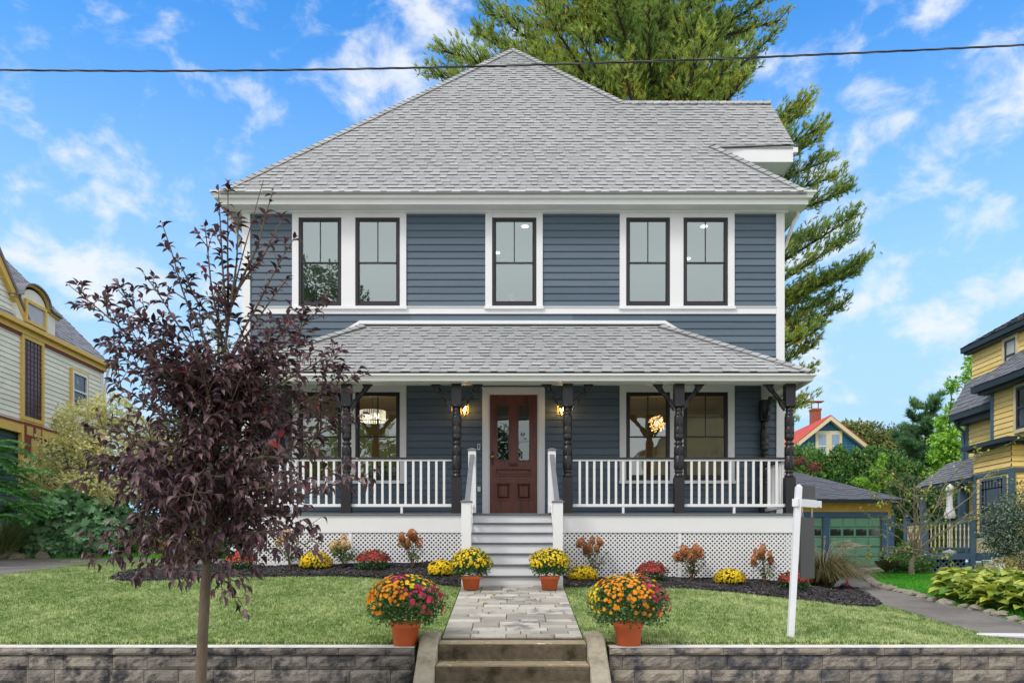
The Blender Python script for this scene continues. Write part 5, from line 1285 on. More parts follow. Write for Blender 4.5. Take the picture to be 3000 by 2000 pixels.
# ------------------------------------------------------------------ overhead cable
cb = root('utility_cable', (0, 7.2, 7), 'twisted black utility cable strung across the sky above the roof', 'cable')
CY = 7.0
pts = [(-2000,190),(0,206),(500,209.5),(1000,204),(1500,193),(2000,178),(2500,156.5),(3000,133),(5000,20)]
def cy(px):
    for (a, b), (c, d) in zip(pts[:-1], pts[1:]):
        if a <= px <= c: t = (px-a)/(c-a); t2 = t; return b+(d-b)*t2
    return pts[-1][1]
xs_ = np.linspace(-1800, 4800, 900); raw = np.array([cy(v) for v in xs_]); ker = np.ones(61)/61; rs_ = np.convolve(np.pad(raw, 30, mode='edge'), ker, mode='valid')
M_cable = mat('black_cable', S(38,40,42), S(96,98,100), rough=.4, var=.2, scale=3)
for k in range(3):
    mb = MB(); P = []
    for v, r_ in zip(xs_, rs_):
        xw = X(v, CY); ph = xw*2*math.pi/.62+k*2.094; P.append((xw, CY+.0052*math.cos(ph), Z(r_, CY)+.0052*math.sin(ph)))
    mb.tube(P, .0042, 5, tone=(0, .15, .8)[k]); mb.build('strand', M_cable, cb, smooth=True)

# ------------------------------------------------------------------ yard sign post
M_vinyl = mat('white_vinyl', S(228,230,236), rough=.35, var=.03)
M_sign = mat('dark_grey_sign', S(74,73,76), rough=.5, var=.02)
sb = G(2316, 1866); sY = sb[1]
sg = root('sign_post', (sb[0], sY, g1(*sb)), 'leaning white yard sign post with arm and two blank dark grey panels', 'sign')
bx0, bz0 = sb[0], g1(*sb); k_ = sY/FPX
topx = bx0+(2340-2316)*k_; topz = Z(1421, sY)
def lean(z): return bx0+(topx-bx0)*(z-bz0)/(topz-bz0)
mb = MB(); w = .032
def ring(z, w): return [(lean(z)-w, sY-w, z), (lean(z)+w, sY-w, z), (lean(z)+w, sY+w, z), (lean(z)-w, sY+w, z)]
mb.hexa(ring(bz0-.05, w)+ring(topz-.02, w)); mb.hexa(ring(topz-.0199, w)+ring(topz+.01, w*.35)); mb.build('post', M_vinyl, sg, bevel=.004)
az_ = Z(1472, sY); ang = R(-40)
ca, sa = math.cos(ang), -math.sin(ang)
def AP(l, o, z): return (lean(az_)+ca*l*1.0-sa*o, sY-.0+sa*l+ca*o, z)
mb = MB(); hh = .042
zb0_, zb1_ = az_-hh, az_+hh; a0_, a1_ = -.06, .44
pf = [(a0_, zb0_), (a1_-.10, zb0_), (a1_-.06, zb0_+.016), (a1_-.03, zb0_+.004), (a1_, zb0_+.004), (a1_, zb1_-.004), (a1_-.03, zb1_-.004), (a1_-.06, zb1_-.016), (a1_-.10, zb1_), (a0_, zb1_)]
n = len(mb.v); kk = len(pf)
for o_ in (-.034, .034): mb.v.extend([AP(l, o_, z) for l, z in pf])
mb.f.append(tuple(range(n+kk-1, n-1, -1))); mb.f.append(tuple(range(n+kk, n+2*kk))); mb.t += [.5, .5]
for i in range(kk): j = (i+1) % kk; mb.f.append((n+i, n+j, n+kk+j, n+kk+i)); mb.t.append(.5)
mb.build('arm', M_vinyl, sg, bevel=.003)
def plate(l0, l1, z0, z1, nm):
    mb = MB(); p = [AP(l0,-.006,z0), AP(l1,-.006,z0), AP(l1,.006,z0), AP(l0,.006,z0), AP(l0,-.006,z1), AP(l1,-.006,z1), AP(l1,.006,z1), AP(l0,.006,z1)]; mb.hexa(p); return mb.build(nm, M_sign, sg)
plate(.05, .335, Z(1694,sY), Z(1513,sY), 'hanging_panel')
plate(.045, .35, az_+.044, Z(1418,sY), 'rider_panel')
mb = MB()
for l in (.09, .29):
    for s in (-1, 1):
        P = [Vector(AP(l, 0, az_-.045)), Vector(AP(l+s*.02, 0, Z(1515,sY)+.0))]
        mb.tube([P[0], P[1]], .003, 5)
mb.build('hanging_links', M_chrome, sg)

# ------------------------------------------------------------------ pots of chrysanthemums
def petals(n=9, r=1.0, cup=.25, inner=True):
    tv = [(0, 0, 0)]; tf = []
    for ring_, (rr_, c_, off) in enumerate(((r, cup, 0), (r*.62, cup*2.2, .5))):
        if ring_ and not inner: break
        for k in range(n):
            a = 2*math.pi*(k+off)/n; da = math.pi/n*.92; i = len(tv)
            tv += [(rr_*.72*math.cos(a-da), rr_*.72*math.sin(a-da), c_*rr_*.7), (rr_*math.cos(a), rr_*math.sin(a), c_*rr_), (rr_*.72*math.cos(a+da), rr_*.72*math.sin(a+da), c_*rr_*.7)]
            tf += [(0, i, i+1), (0, i+1, i+2)]
    return tv, tf
LEAF = ([(0,0,0),(.35,-.5,.10),(.35,.5,.10),(1,0,-.05),(.45,0,-.02)], [(0,1,4),(0,4,2),(1,3,4),(4,3,2)])
M_mumleaf = mat('mum_leaf', S(44,80,40), S(104,144,78), rough=.55, var=0, trans=.2)
def fl_mat(nm, a, b): return mat(nm, a, b, rough=.6, var=0, trans=.25, spec=.2)
M_fy = fl_mat('yellow_petals', S(236,200,20), S(252,226,60)); M_fo = fl_mat('orange_petals', S(232,140,20), S(248,176,50)); M_fp = fl_mat('magenta_petals', S(176,40,82), S(222,84,120)); M_fr = fl_mat('coral_petals', S(196,66,50), S(226,104,82))
M_fred = fl_mat('dusky_red_petals', S(150,50,54), S(196,84,78))
PT = petals()
def dome(n, rx, rz, c, low=-.25, jit=.07, seed=0):
    r_ = np.random.default_rng(seed); i = np.arange(n)+.5; zc = 1-(1-low)*i/n; ph = np.pi*(1+5**.5)*i+r_.normal(0, .12, n)
    zc = np.clip(zc+r_.normal(0, .03, n), low, 1); rr_ = np.sqrt(np.maximum(0, 1-zc*zc)); nv = np.stack([rr_*np.cos(ph), rr_*np.sin(ph), zc], 1)
    q = 1+r_.normal(0, jit*.5, n); lump = 1+.075*np.sin(3*ph+seed)*np.sin(4*zc+seed)+.05*np.sin(5*ph+2*zc*3)
    p = np.stack([nv[:,0]*rx*q*lump, nv[:,1]*rx*q*lump, nv[:,2]*rz*q], 1)+np.array(c)
    nn = norm(np.stack([nv[:,0]/rx, nv[:,1]/rx, nv[:,2]/rz], 1)+r_.normal(0, .25, (n, 3))); return p, nn, nv, r_
def mum(rt, c, rx, rz, nfl, fs_, pal, seed, low=-.2, nleaf=1500, mid=0.0, ls=.035):
    """leafy dome plus flower heads; pal(nv) -> list of (mask, name, material)"""
    p, nn, nv, r_ = dome(nleaf, rx*.95, rz*.95, c, low=-.75, jit=.16, seed=seed+1)
    depth = r_.uniform(.55, 1.0, nleaf)[:, None]; p = np.array(c)+(p-np.array(c))*depth
    d = norm(nn+r_.normal(0, .7, (nleaf, 3))+np.array([0,0,.2])); ex, ey, ez = frames(d, nn)
    inst('foliage', *LEAF, p, ex, ey, ez, np.stack([r_.uniform(.7,1.3,nleaf)*ls, r_.uniform(.7,1.2,nleaf)*ls*.75, np.full(nleaf, ls)], 1), M_mumleaf, rt, tone=r_.random(nleaf)**1.5)
    p, nn, nv, r_ = dome(nfl, rx, rz, c, low=low, seed=seed)
    ms = pal(nv, r_); gap_ = (np.sin(nv[:,0]*6+seed)*np.sin(nv[:,2]*7+seed*2)*np.sin(nv[:,1]*5+1) > .33) & (r_.random(len(nv)) < .75)
    ms = [(a & ~gap_, b, c_) for a, b, c_ in ms]
    for msk, nm, m in ms:
        if msk.sum() == 0: continue
        pp, n_ = p[msk], nn[msk]; k = len(pp); t = np.cross(n_, r_.normal(0, 1, (k, 3))); t = norm(t); ey = np.cross(n_, t)
        s = r_.uniform(.65, 1.2, k)*fs_
        inst(nm, *PT, pp, t, ey, n_, s, m, rt, tone=r_.random(k))
def pot(rt, x, y, z, r_top, h, r_bot):
    mb = MB(); rim = h*.27
    mb.lathe(x, y, [(r_bot, z), (r_bot+(r_top*.88-r_bot)*.98, z+h-rim), (r_top*.96, z+h-rim+.001), (r_top, z+h-rim*.55), (r_top, z+h), (r_top*.88, z+h), (r_top*.86, z+h-.03)], 28)
    mb.build('pot', M_terra, rt, smooth=False, bevel=0); o = rt.children[-1]
    for p_ in o.data.polygons: p_.use_smooth = abs(p_.normal.z) < .9
def allof(nm, m): return lambda nv, r_: [(np.ones(len(nv), bool), nm, m)]
def mixed(flip):
    def f(nv, r_):
        s = nv[:,0]*(1 if not flip else .9)+.25*nv[:,1]*0-(.25 if flip else .05)+r_.normal(0, .18, len(nv)); back = nv[:,1] > .35
        if not flip:
            pink = ((s > .02) & (nv[:,2] < .62)) | ((nv[:,2] > .80) & (nv[:,0] > -.35) & (nv[:,0] < .1)) | ((s > .25) & (r_.random(len(nv)) < .5)); yel = (~pink) & (nv[:,0] > .05) & (nv[:,2] > .45)
        else:
            pink = (s > .12); yel = (~pink) & ((nv[:,0] < -.72) | ((nv[:,2] > .85) & (r_.random(len(nv)) < .6)))
        keep = r_.random(len(nv)) < np.where(nv[:,2] < .15, .35, 1.0)
        o_ = ~pink & ~yel
        return [(pink & keep, 'magenta_flowers', M_fp), (yel & keep, 'yellow_flowers', M_fy), (o_ & keep, 'orange_flowers', M_fo)]
    return f
for (px, flip, lab, sd_) in ((1188, False, 'large orange and magenta chrysanthemum in a terracotta pot on the left wall end', 31), (1841, True, 'large mostly orange chrysanthemum in a terracotta pot on the right wall end', 37)):
    y = 8.575; x = X(px, y); z = .727
    r_ = root('potted_chrysanthemum', (x, y, z), lab, 'potted flowers', 'large potted chrysanthemums on the wall ends')
    pot(r_, x, y, z, .16, .255, .122)
    w_ = (.40 if not flip else .418); mum(r_, (x, y, z+.43), w_, .30 if not flip else .315, 620, .0245, mixed(flip), sd_, low=-.28, nleaf=4200, ls=.035)
for (px, lab, sd_) in ((1380, 'yellow chrysanthemum in a terracotta pot at the left foot of the porch stairs', 41), (1610, 'yellow chrysanthemum in a terracotta pot at the right foot of the porch stairs', 43)):
    y = 11.72; x = X(px, y); z = wz(y)+.03
    r_ = root('potted_chrysanthemum', (x, y, z), lab, 'potted flowers', 'small potted yellow chrysanthemums by the stairs')
    pot(r_, x, y, z, .148, .20, .105); mum(r_, (x, y, z+.36), .285, .225, 560, .0195, allof('yellow_flowers', M_fy), sd_, low=-.15, nleaf=3000, ls=.035)
# chrysanthemums planted in the mulch
def bedmum(px, py, wpx, hpx, col, lab, sd_):
    x, y = G(px, py)
    if y > 13.45: y = 13.45; x = X(px, y)
    z = g1(x, y)+.03; k = y/FPX; rx = wpx*k/2; rz = hpx*k*.62
    r_ = root('chrysanthemum', (x, y, z), lab, 'flowers', 'chrysanthemums planted in the mulch')
    M_, nm, dens = {'y': (M_fy, 'yellow_flowers', 560), 'r': (M_fr, 'coral_flowers', 460), 'd': (M_fred, 'red_flowers', 460)}[col]
    mum(r_, (x, y, z+rz*.5), rx, rz, dens, .021, allof(nm, M_), sd_, low=(-.35 if col == 'y' else .12), nleaf=1500, ls=.032)
bedmum(924, 1668, 92, 52, 'y', 'yellow chrysanthemum in the left mulch bed, between two hydrangeas', 51)
bedmum(1293, 1690, 78, 48, 'y', 'low yellow chrysanthemum right beside the left stair pot', 52)
bedmum(1707, 1703, 82, 44, 'y', 'low yellow chrysanthemum beside the right stair pot', 53)
bedmum(2138, 1713, 86, 46, 'y', 'yellow chrysanthemum between two dried hydrangeas in front of the right lattice', 54)
bedmum(708, 1668, 84, 58, 'r', 'coral chrysanthemum partly hidden behind the purple tree trunk', 55)
bedmum(1094, 1670, 98, 58, 'd', 'reddish chrysanthemum in the left bed below the middle of the railing', 56)
bedmum(1910, 1706, 90, 60, 'd', 'dusky red chrysanthemum in the right bed, first from the stairs', 57)
bedmum(2326, 1728, 92, 54, 'd', 'red chrysanthemum in the mulch behind the white sign post', 58)

# ------------------------------------------------------------------ hydrangeas
M_hleaf = mat('hydrangea_leaf', S(62,100,50), S(136,166,92), rough=.6, var=0, trans=.25)
M_panb = mat('dried_panicle', S(146,84,50), S(208,142,92), rough=.8, var=0); M_panl = mat('fading_panicle', S(196,146,100), S(236,212,158), rough=.8, var=0)
M_stem = mat('woody_stem', S(96,74,56), S(120,96,74), rough=.9, var=.2, scale=20)
FL = petals(4, 1, .2, False)
def hydrangea(px, py, wpx, hpx, heads, m, lab, sd_, nl=130):
    x, y = G(px, py)
    if y > 13.5: y = 13.5; x = X(px, y)
    z = g1(x, y)+.02; k = y/FPX; w_ = wpx*k/2; h_ = hpx*k; r_ = random.Random(sd_); q = np.random.default_rng(sd_)
    rt = root('hydrangea', (x, y, z), lab, 'shrub', 'hydrangeas in front of the porch lattice')
    mb = MB(); tips = []; LPz = []
    for i in range(heads+3):
        a = r_.uniform(0, 6.28); t = (i+.5)/(heads+3)*2-1; tx = x+w_*t*r_.uniform(.75, 1); ty = y+r_.uniform(-.16, .16); tz = z+h_*r_.uniform(.62, .95)*(1-.18*abs(t))
        if i >= heads: tz = z+h_*r_.uniform(.25, .6)
        P = []
        for s in range(6):
            u = s/5; P.append((x+(tx-x)*u**1.3+r_.uniform(-.012,.012), y+(ty-y)*u, z+(tz-z)*u**.85))
        mb.tube(P, [.007-.004*s/5 for s in range(6)], 5)
        if i < heads: tips.append(P[-1])
        for s in range(1, 6):
            for _ in range(nl//((heads+3)*5)+1): LPz.append(tuple(np.array(P[s])+q.normal(0, .035, 3)))
    mb.build('stems', M_stem, rt)
    LPz = np.array(LPz); LPz = LPz[LPz[:, 2] > z+h_*.22]; n = len(LPz); d = norm(np.stack([q.normal(0,1,n), q.normal(0,1,n), q.normal(-.1,.4,n)], 1)); ex, ey, ez = frames(d)
    s = q.uniform(.05, .095, n); inst('leaves', *LEAF, LPz, ex, ey, ez, np.stack([s, s*.6, s], 1), M_hleaf, rt, tone=q.random(n))
    pos = []; nor = []
    for t in tips:
        hr = r_.uniform(.050, .074); ax = np.array([q.normal(0,.25), q.normal(0,.25), 1]); ax /= np.linalg.norm(ax)
        v = norm(q.normal(0, 1, (210, 3))); ll = v@ax; tp = hr*(1-.45*(ll*.5+.5)); pos.append(np.array(t)+v*tp[:,None]*np.array([1,1,1.0])+ax*(ll*hr*.62)[:,None]+ax*.03); nor.append(v)
    pos = np.concatenate(pos); nor = np.concatenate(nor); n = len(pos); t1 = norm(np.cross(nor, q.normal(0,1,(n,3)))); t2 = np.cross(nor, t1)
    inst('flower_heads', *FL, pos, t1, t2, nor, q.uniform(.010, .017, n), m, rt, tone=q.random(n))
hydrangea(848, 1655, 95, 118, 6, M_panl, 'hydrangea with few faded heads beside the first lattice panel, left of a yellow chrysanthemum', 61, 90)
hydrangea(1006, 1658, 92, 88, 7, M_panl, 'bushy pale hydrangea between the yellow and the reddish chrysanthemum', 62, 330)
hydrangea(1208, 1668, 92, 116, 10, M_panb, 'brown-headed hydrangea in the left bed nearest the stairs', 63, 120)
hydrangea(1742, 1692, 112, 134, 9, M_panb, 'tall thin-stemmed brown hydrangea right of the stairs', 64, 110)
hydrangea(2028, 1703, 104, 104, 14, M_panb, 'wide brown hydrangea before the corner post between lattice panels', 65, 120)
hydrangea(2240, 1710, 92, 104, 8, M_panb, 'small brown hydrangea near the right end of the lattice', 66, 110)
def wisp(): pass
# black irrigation hose in the left bed
hp = [G(620, 1668), G(760, 1666), G(860, 1655), G(905, 1662)]
mb = MB(); P = []
for i in range(40):
    t = i/39*3; j = min(2, int(t)); u = t-j; a, b = hp[j], hp[j+1]; x = a[0]+(b[0]-a[0])*u; y = a[1]+(b[1]-a[1])*u; P.append((x, y+.05*math.sin(i*.5), g1(x, y)+.07+(.1 if i > 34 else 0)*(i-34)/5))
mb.tube(P, .009, 6); tag(mb.build('irrigation_hose', M_black, smooth=True), 'thin black irrigation hose lying on the left mulch bed', 'hose')

# pink marker stake, urn, bin, rocks, curb stones, slab
x, y = G(2482, 1722); z = g1(x, y)
mb = MB(); mb.box(x-.012, x+.012, y-.012, y+.012, z, z+.24); mb.box(x-.03, x+.02, y-.016, y-.013, z+.04, z+.24); tag(mb.build('marker_stake', mat('pink_tape', S(240,70,120), rough=.5)), 'bright pink marker stake at the edge of the right driveway', 'stake')
ux, uy = 10.3, 22.5; uz = g1(ux, uy)
u = root('garden_urn', (ux, uy, uz), 'wide shallow mossy stone urn by the driveway in front of the garage', 'planter')
mb = MB(); mb.lathe(ux, uy, [(.13,uz),(.13,uz+.03),(.07,uz+.06),(.06,uz+.1),(.12,uz+.14),(.22,uz+.2),(.29,uz+.28),(.31,uz+.33),(.33,uz+.35),(.33,uz+.37),(.28,uz+.37),(.26,uz+.33)], 24); mb.build('bowl', mat('mossy_stone', S(84,76,54), rough=.9, var=.3, scale=10), u, smooth=True)
q = np.random.default_rng(5); n = 160; P = np.stack([ux+q.normal(0,.1,n), uy+q.normal(0,.1,n), uz+.36+q.uniform(0,.08,n)], 1); d = norm(q.normal(0,1,(n,3))+np.array([0,0,.8])); ex, ey, ez = frames(d); inst('plants', *LEAF, P, ex, ey, ez, np.full(n, .06), M_mumleaf, u)
bx_, by_ = X(371, 22.5), 22.5; bz = g1(bx_, by_)
b = root('trash_bin', (bx_, by_, bz), 'dark green wheeled bin with a grey handle behind the left driveway', 'bin')
mb = MB(); mb.hexa([(bx_-.2,by_-.22,bz+.05),(bx_+.2,by_-.22,bz+.05),(bx_+.2,by_+.22,bz+.05),(bx_-.2,by_+.22,bz+.05),(bx_-.26,by_-.28,bz+.8),(bx_+.26,by_-.28,bz+.8),(bx_+.26,by_+.28,bz+.8),(bx_-.26,by_+.28,bz+.8)]); mb.build('body', mat('bin_green', S(22,46,44), rough=.4), b, bevel=.02)
mb = MB(); mb.box(bx_-.28, bx_+.28, by_-.31, by_+.3, bz+.81, bz+.86); mb.build('lid', mat('bin_lid', S(26,50,48), rough=.4), b, bevel=.015)
mb = MB(); mb.box(bx_-.12, bx_+.12, by_-.34, by_-.29, bz+.62, bz+.65); mb.build('handle', M_vinyl, b)
for s in (-1, 1): mb = MB(); mb.tube([(bx_+s*.21, by_+.1, bz+.1), (bx_+s*.27, by_+.1, bz+.1)], .1, 14); mb.build('wheel', M_black, b)
def rock(name, x, y, r, m, lab, grp, sd_, flat=.6, cat='stone'):
    me = MB(); n1_, n2_ = 9, 12; z = g1(x, y)
    vs = []
    for i in range(n1_+1):
        th = math.pi*i/n1_
        for j in range(n2_):
            ph = 2*math.pi*j/n2_; v = Vector((math.sin(th)*math.cos(ph), math.sin(th)*math.sin(ph), math.cos(th))); q = 1+.35*noise.noise(v*1.3+Vector((sd_*3.1, 0, 0)))+.15*noise.noise(v*3+Vector((sd_, 5, 0)))
            vs.append((x+v.x*r*q, y+v.y*r*q*.8, z+r*flat*.35+v.z*r*q*flat))
    me.v = vs
    for i in range(n1_):
        for j in range(n2_): j2 = (j+1) % n2_; me.f.append((i*n2_+j, (i+1)*n2_+j, (i+1)*n2_+j2, i*n2_+j2)); me.t.append(.5)
    o = me.build(name, m); return tag(o, lab, cat, grp)
M_rock = mat('field_stone', S(120,108,92), S(140,130,112), rough=.95, var=.3, scale=7, bump=.6, bscale=25, c3=S(84,84,60), scale3=3, thr=(.5,.7))
M_curb = mat('curb_stone', S(128,122,112), S(160,152,140), rough=.95, var=.25, scale=9, bump=.6, bscale=25)
rock('boulder', *G(28, 1634.9), .30, M_rock, 'long mossy boulder at the far left edge of the left driveway', None, 1, .5)
rock('boulder', X(112, 19.1), 19.3, .16, M_rock, 'small rounded brown boulder in front of the big leaf shrub', None, 2, .8)
rock('boulder', X(48, 19.1), 19.2, .22, M_rock, 'low flat boulder just right of the long mossy one', None, 3, .5)
# curb stones following the driveway's right edge
cl = drr[:]; rr = random.Random(12); dist = 0; sc_pts = []
for (a, b) in zip(cl[:-1], cl[1:]):
    L_ = math.dist(a, b); t = 0
    while t < L_: sc_pts.append((a[0]+(b[0]-a[0])*t/L_, a[1]+(b[1]-a[1])*t/L_)); t += rr.uniform(.26, .42)
for i, (x, y) in enumerate(sc_pts): rock('curb_stone', x+.05, y, rr.uniform(.09, .14), M_curb, 'rough grey stone of the low curb along the right driveway', 'stones of the low curb along the right driveway', 20+i, .55)
px0 = G(2890, 1861); px1 = G(2990, 1868)
mb = MB(); sx_, sy_ = G(2930, 1864); sz_ = g1(sx_, sy_)
p4 = [G(2884, 1858), G(3090, 1880), G(3085, 1868), G(2935, 1855)]
p4 = [(5.62, 9.95), (6.75, 9.5), (6.9, 9.8), (5.85, 10.25)]
mb.prism([(a, b) for a, b in p4], 'z', .60, .725); tag(mb.build('concrete_slab', mat('pale_concrete', S(206,208,210), rough=.9, var=.06), bevel=.01), 'pale flat slab lying across the right driveway at the picture edge', 'slab')
# fallen yellow leaves on walk
M_fallen = mat('fallen_yellow_leaf', S(224,196,40), S(200,150,40), rough=.6)
for i, (px, py) in enumerate([(1447, 1739), (1421, 1765), (1677, 1757), (1688, 1710)]):
    x, y = X(px, 11), 11
    Yf = 9.0
    while Yf < 12 and Z(py, Yf) > wz(Yf)+.04: Yf += .01
    x = X(px, Yf); z = (wz(Yf)+.036) if abs(x) < .74 else g1(x, Yf)+.05
    mb = MB(); mb.face([(x-.035, Yf-.02, z), (x, Yf-.045, z+.012), (x+.04, Yf, z+.004), (x+.005, Yf+.04, z+.014)]); tag(mb.build('fallen_leaf', M_fallen), ['yellow fallen leaf on the pavers nearest the stairs', 'yellow fallen leaf in the middle of the pavers', 'yellow leaf lying on the lawn right of the walkway', 'yellow petals fallen on the mulch by the right pot'][i], 'leaf')
mb = MB(); x0 = X(1330, 8.3); P = [(x0+.12*t, 8.31+.02*math.sin(t*3), .575+.012+.01*math.sin(t*5)) for t in [0, .3, .6, .9, 1.2, 1.5]]
mb.tube(P, .004, 4); mb.tube([(x0+.03, 8.30, .58), (x0+.1, 8.27, .59)], .003, 4); tag(mb.build('green_twig', mat('green_twig', S(120,150,50))), 'small green twig fallen on the street step', 'twig')
# ------------------------------------------------------------------ the purple-leaved plum in front
M_pleaf = mat('purple_leaf', S(52,33,39), S(152,118,128), rough=.42, var=0, trans=.22, spec=.5)
M_pred = mat('red_turning_leaf', S(150,40,46), S(170,60,60), rough=.5, var=0, trans=.25)
M_pbark = mat('plum_bark', S(96,84,70), S(112,100,84), rough=.9, var=.25, scale=18, bump=.5, bscale=40, stretch=(1,1,.3))
PY = 6.5
def SP(px, py, dy=0.0): y = PY+dy; return Vector((X(px, y), y, Z(py, y)))
plum = root('purple_plum_tree', (SP(583, 2235).x, PY, 0), 'young purple-leaved plum tree standing in front of the retaining wall', 'tree')
def curve(pts, n):
    """Catmull-Rom through points"""
    P = [pts[0]]+list(pts)+[pts[-1]]; o = []
    m_ = len(pts)-1
    for i in range(n+1):
        t = i/n*m_; j = min(int(t), m_-1); u = t-j; p0, p1, p2, p3 = P[j], P[j+1], P[j+2], P[j+3]
        o.append(.5*((2*p1)+(p2-p0)*u+(2*p0-5*p1+4*p2-p3)*u*u+(3*p1-p0-3*p2+p3)*u*u*u))
    return o
tr_pts = [SP(583,2235), SP(589,1980), SP(600,1750), SP(616,1520), SP(636,1320), SP(650,1150), SP(662,1000), SP(690,830,.05), SP(735,660,.05), SP(772,528,.0)]
trunk = curve(tr_pts, 60)
mb = MB(); mb.tube(trunk, [.044-.004*min(1, i/14) if i < 14 else .037*(1-(i-14)/46)**1.9+.003 for i in range(61)], 10); mb.build('trunk', M_pbark, plum, smooth=True)
# limbs: (height on trunk in px row, tip px, tip row, depth offset, droop)
rp_ = random.Random(21)
limbs = [(1560,1075,1395,-.15),(1600,915,1545,.25),(1580,930,1620,-.2),(1640,690,1760,-.15),(1600,335,1585,-.3),(1560,272,1640,-.1),(1620,420,1690,.25),(1650,540,1700,-.4),
 (1450,215,1372,-.1),(1480,330,1450,.35),(1430,1040,1230,.1),(1470,880,1420,-.45),(1500,460,1560,.5),(1520,760,1650,.4),
 (1330,255,1250,.2),(1350,330,1120,-.35),(1300,1068,1098,-.1),(1340,940,1180,.4),(1380,820,1340,-.5),(1370,420,1350,-.5),(1400,560,1480,-.55),
 (1230,205,838,.05),(1260,300,1010,.25),(1220,345,848,-.15),(1200,955,892,.1),(1240,1000,1030,-.3),(1180,860,940,-.3),(1250,440,1080,.45),
 (1120,475,655,-.05),(1150,420,800,.2),(1100,860,700,.05),(1080,840,820,-.2),(1120,560,900,-.35),(1050,600,662,.1),
 (980,640,560,-.05),(960,668,545,.12),(930,700,640,-.15),(900,800,560,.0),(870,830,640,.15),(1000,520,760,.15)]
wood = MB(); LPos = []; LDir = []; LS = []; LT = []
def on_trunk(py):
    zq = Z(py, PY); return min(trunk, key=lambda p: abs(p.z-zq))
def shoot(pts, r0, spacing, side_len, depth, ps=1.0):
    L_ = sum((pts[i+1]-pts[i]).length for i in range(len(pts)-1)); n = len(pts)
    wood.tube(pts, [r0*(1-.8*i/(n-1))+.0012 for i in range(n)], 5)
    acc = 0; nxt = spacing*.6+(.0 if depth else L_*.10); k = rp_.randint(0, 3)
    for i in range(n-1):
        seg = pts[i+1]-pts[i]; sl_ = seg.length
        while acc+sl_ > nxt:
            p = pts[i]+seg*((nxt-acc)/sl_); t = nxt/L_; d = seg.normalized(); a = k*2.4+rp_.uniform(-.4, .4); side = d.cross(Vector((0,0,1))); side = side.normalized() if side.length > .05 else Vector((1,0,0)); u2 = side.cross(d)
            off = side*math.cos(a)+u2*math.sin(a)
            if depth > 0 and side_len > .05 and t < .93 and rp_.random() < ps:
                ln = side_len*(1.05-.75*t)*rp_.uniform(.5, 1.15); dd = (d*.75+off*.8+Vector((0,0,.18))).normalized(); q0 = p; P = [p]
                for s in range(1, 6): dd = (dd+Vector((rp_.gauss(0,.07), rp_.gauss(0,.07), .03 if depth == 2 else .01))).normalized(); P.append(P[-1]+dd*ln/5)
                shoot(P, r0*.5*(1-.5*t)+.001, (.05 if depth == 2 else .03), side_len*.5, depth-1)
            else:
                LPos.append(p); LDir.append((d*.45+off*.9).normalized()); LS.append(rp_.uniform(.6, 1.3)); LT.append(rp_.random())
                if rp_.random() < .5: LPos.append(p); LDir.append((d*.45-off*.9).normalized()); LS.append(rp_.uniform(.6, 1.2)); LT.append(0)
            nxt += spacing*rp_.uniform(.7, 1.3); k += 1
        acc += sl_
    for q in range(2): LPos.append(pts[-1]); LDir.append(((pts[-1]-pts[-2]).normalized()+Vector((rp_.gauss(0,.3), rp_.gauss(0,.3), rp_.gauss(0,.2)))).normalized()); LS.append(rp_.uniform(.7, 1.1)); LT.append(rp_.random())
def limb(row, px, py, dy, sl_=.30):
    A = on_trunk(row); B = SP(px, py, dy); Md = A.lerp(B, .5); hz_ = abs(B.x-A.x)
    if B.z > A.z: Md = A.lerp(B, .5)+Vector(((B.x-A.x)*.12, 0, -.10*(B.z-A.z)*0+.02)) if hz_ < .5 else A.lerp(B, .5)+Vector((0, 0, .02))
    else: Md = Md+Vector((0, 0, .12))
    tip = B-(B-Md).normalized()*.0
    C = curve([A, A.lerp(Md, .5)+Vector((0,0,.02)), Md, Md.lerp(B, .55)+Vector((0, 0, .015 if B.z > A.z else .04)), B], 18)
    shoot(C, .011, .072 if row > 1150 else .05, sl_, 2 if sl_ > .25 else 1, 1.0 if row > 1150 else .30)
for i, (r_, a, b, c) in enumerate(limbs):
    limb(r_, a, b, c, .34 if r_ > 1150 else (.24 if r_ > 1000 else .15))
for i in range(38):      # inner limbs all round the trunk
    row = rp_.uniform(1150, 1640); A = on_trunk(row); a = rp_.uniform(0, 6.28); ln = rp_.uniform(.35, .95)*(1.05 if row > 1300 else .7)
    B = A+Vector((math.cos(a)*ln, math.sin(a)*ln*.85, rp_.uniform(.05, .42)*ln/.6+(.0 if row > 1350 else .25)))
    C = curve([A, A.lerp(B, .4)+Vector((0,0,-.02)), B], 12); shoot(C, .009, .075, .30, 2)
wood.build('branches', M_pbark, plum, smooth=True)
n = len(LPos); print('plum leaves', n)
pos = np.array([tuple(v) for v in LPos]); d = np.array([tuple(v) for v in LDir]); s = np.array(LS)
keep = NR.random(n) < np.clip(1.1-.50*np.clip((3.7-pos[:, 2])/1.0, 0, 1), 0, .80)*np.where(pos[:, 2] < 2.9, .80, 1.0); pos, d, s = pos[keep], d[keep], s[keep]; n = len(pos)
hgt = (pos[:, 2]-1.2)/3.4
droop = np.clip(.95-hgt*1.5, -.05, .85)+NR.normal(0, .22, n)
d = norm(d*np.array([1,1,.5])+np.stack([np.zeros(n), np.zeros(n), -droop], 1)); ex, ey, ez = frames(d, roll=NR.normal(0, .42, n))
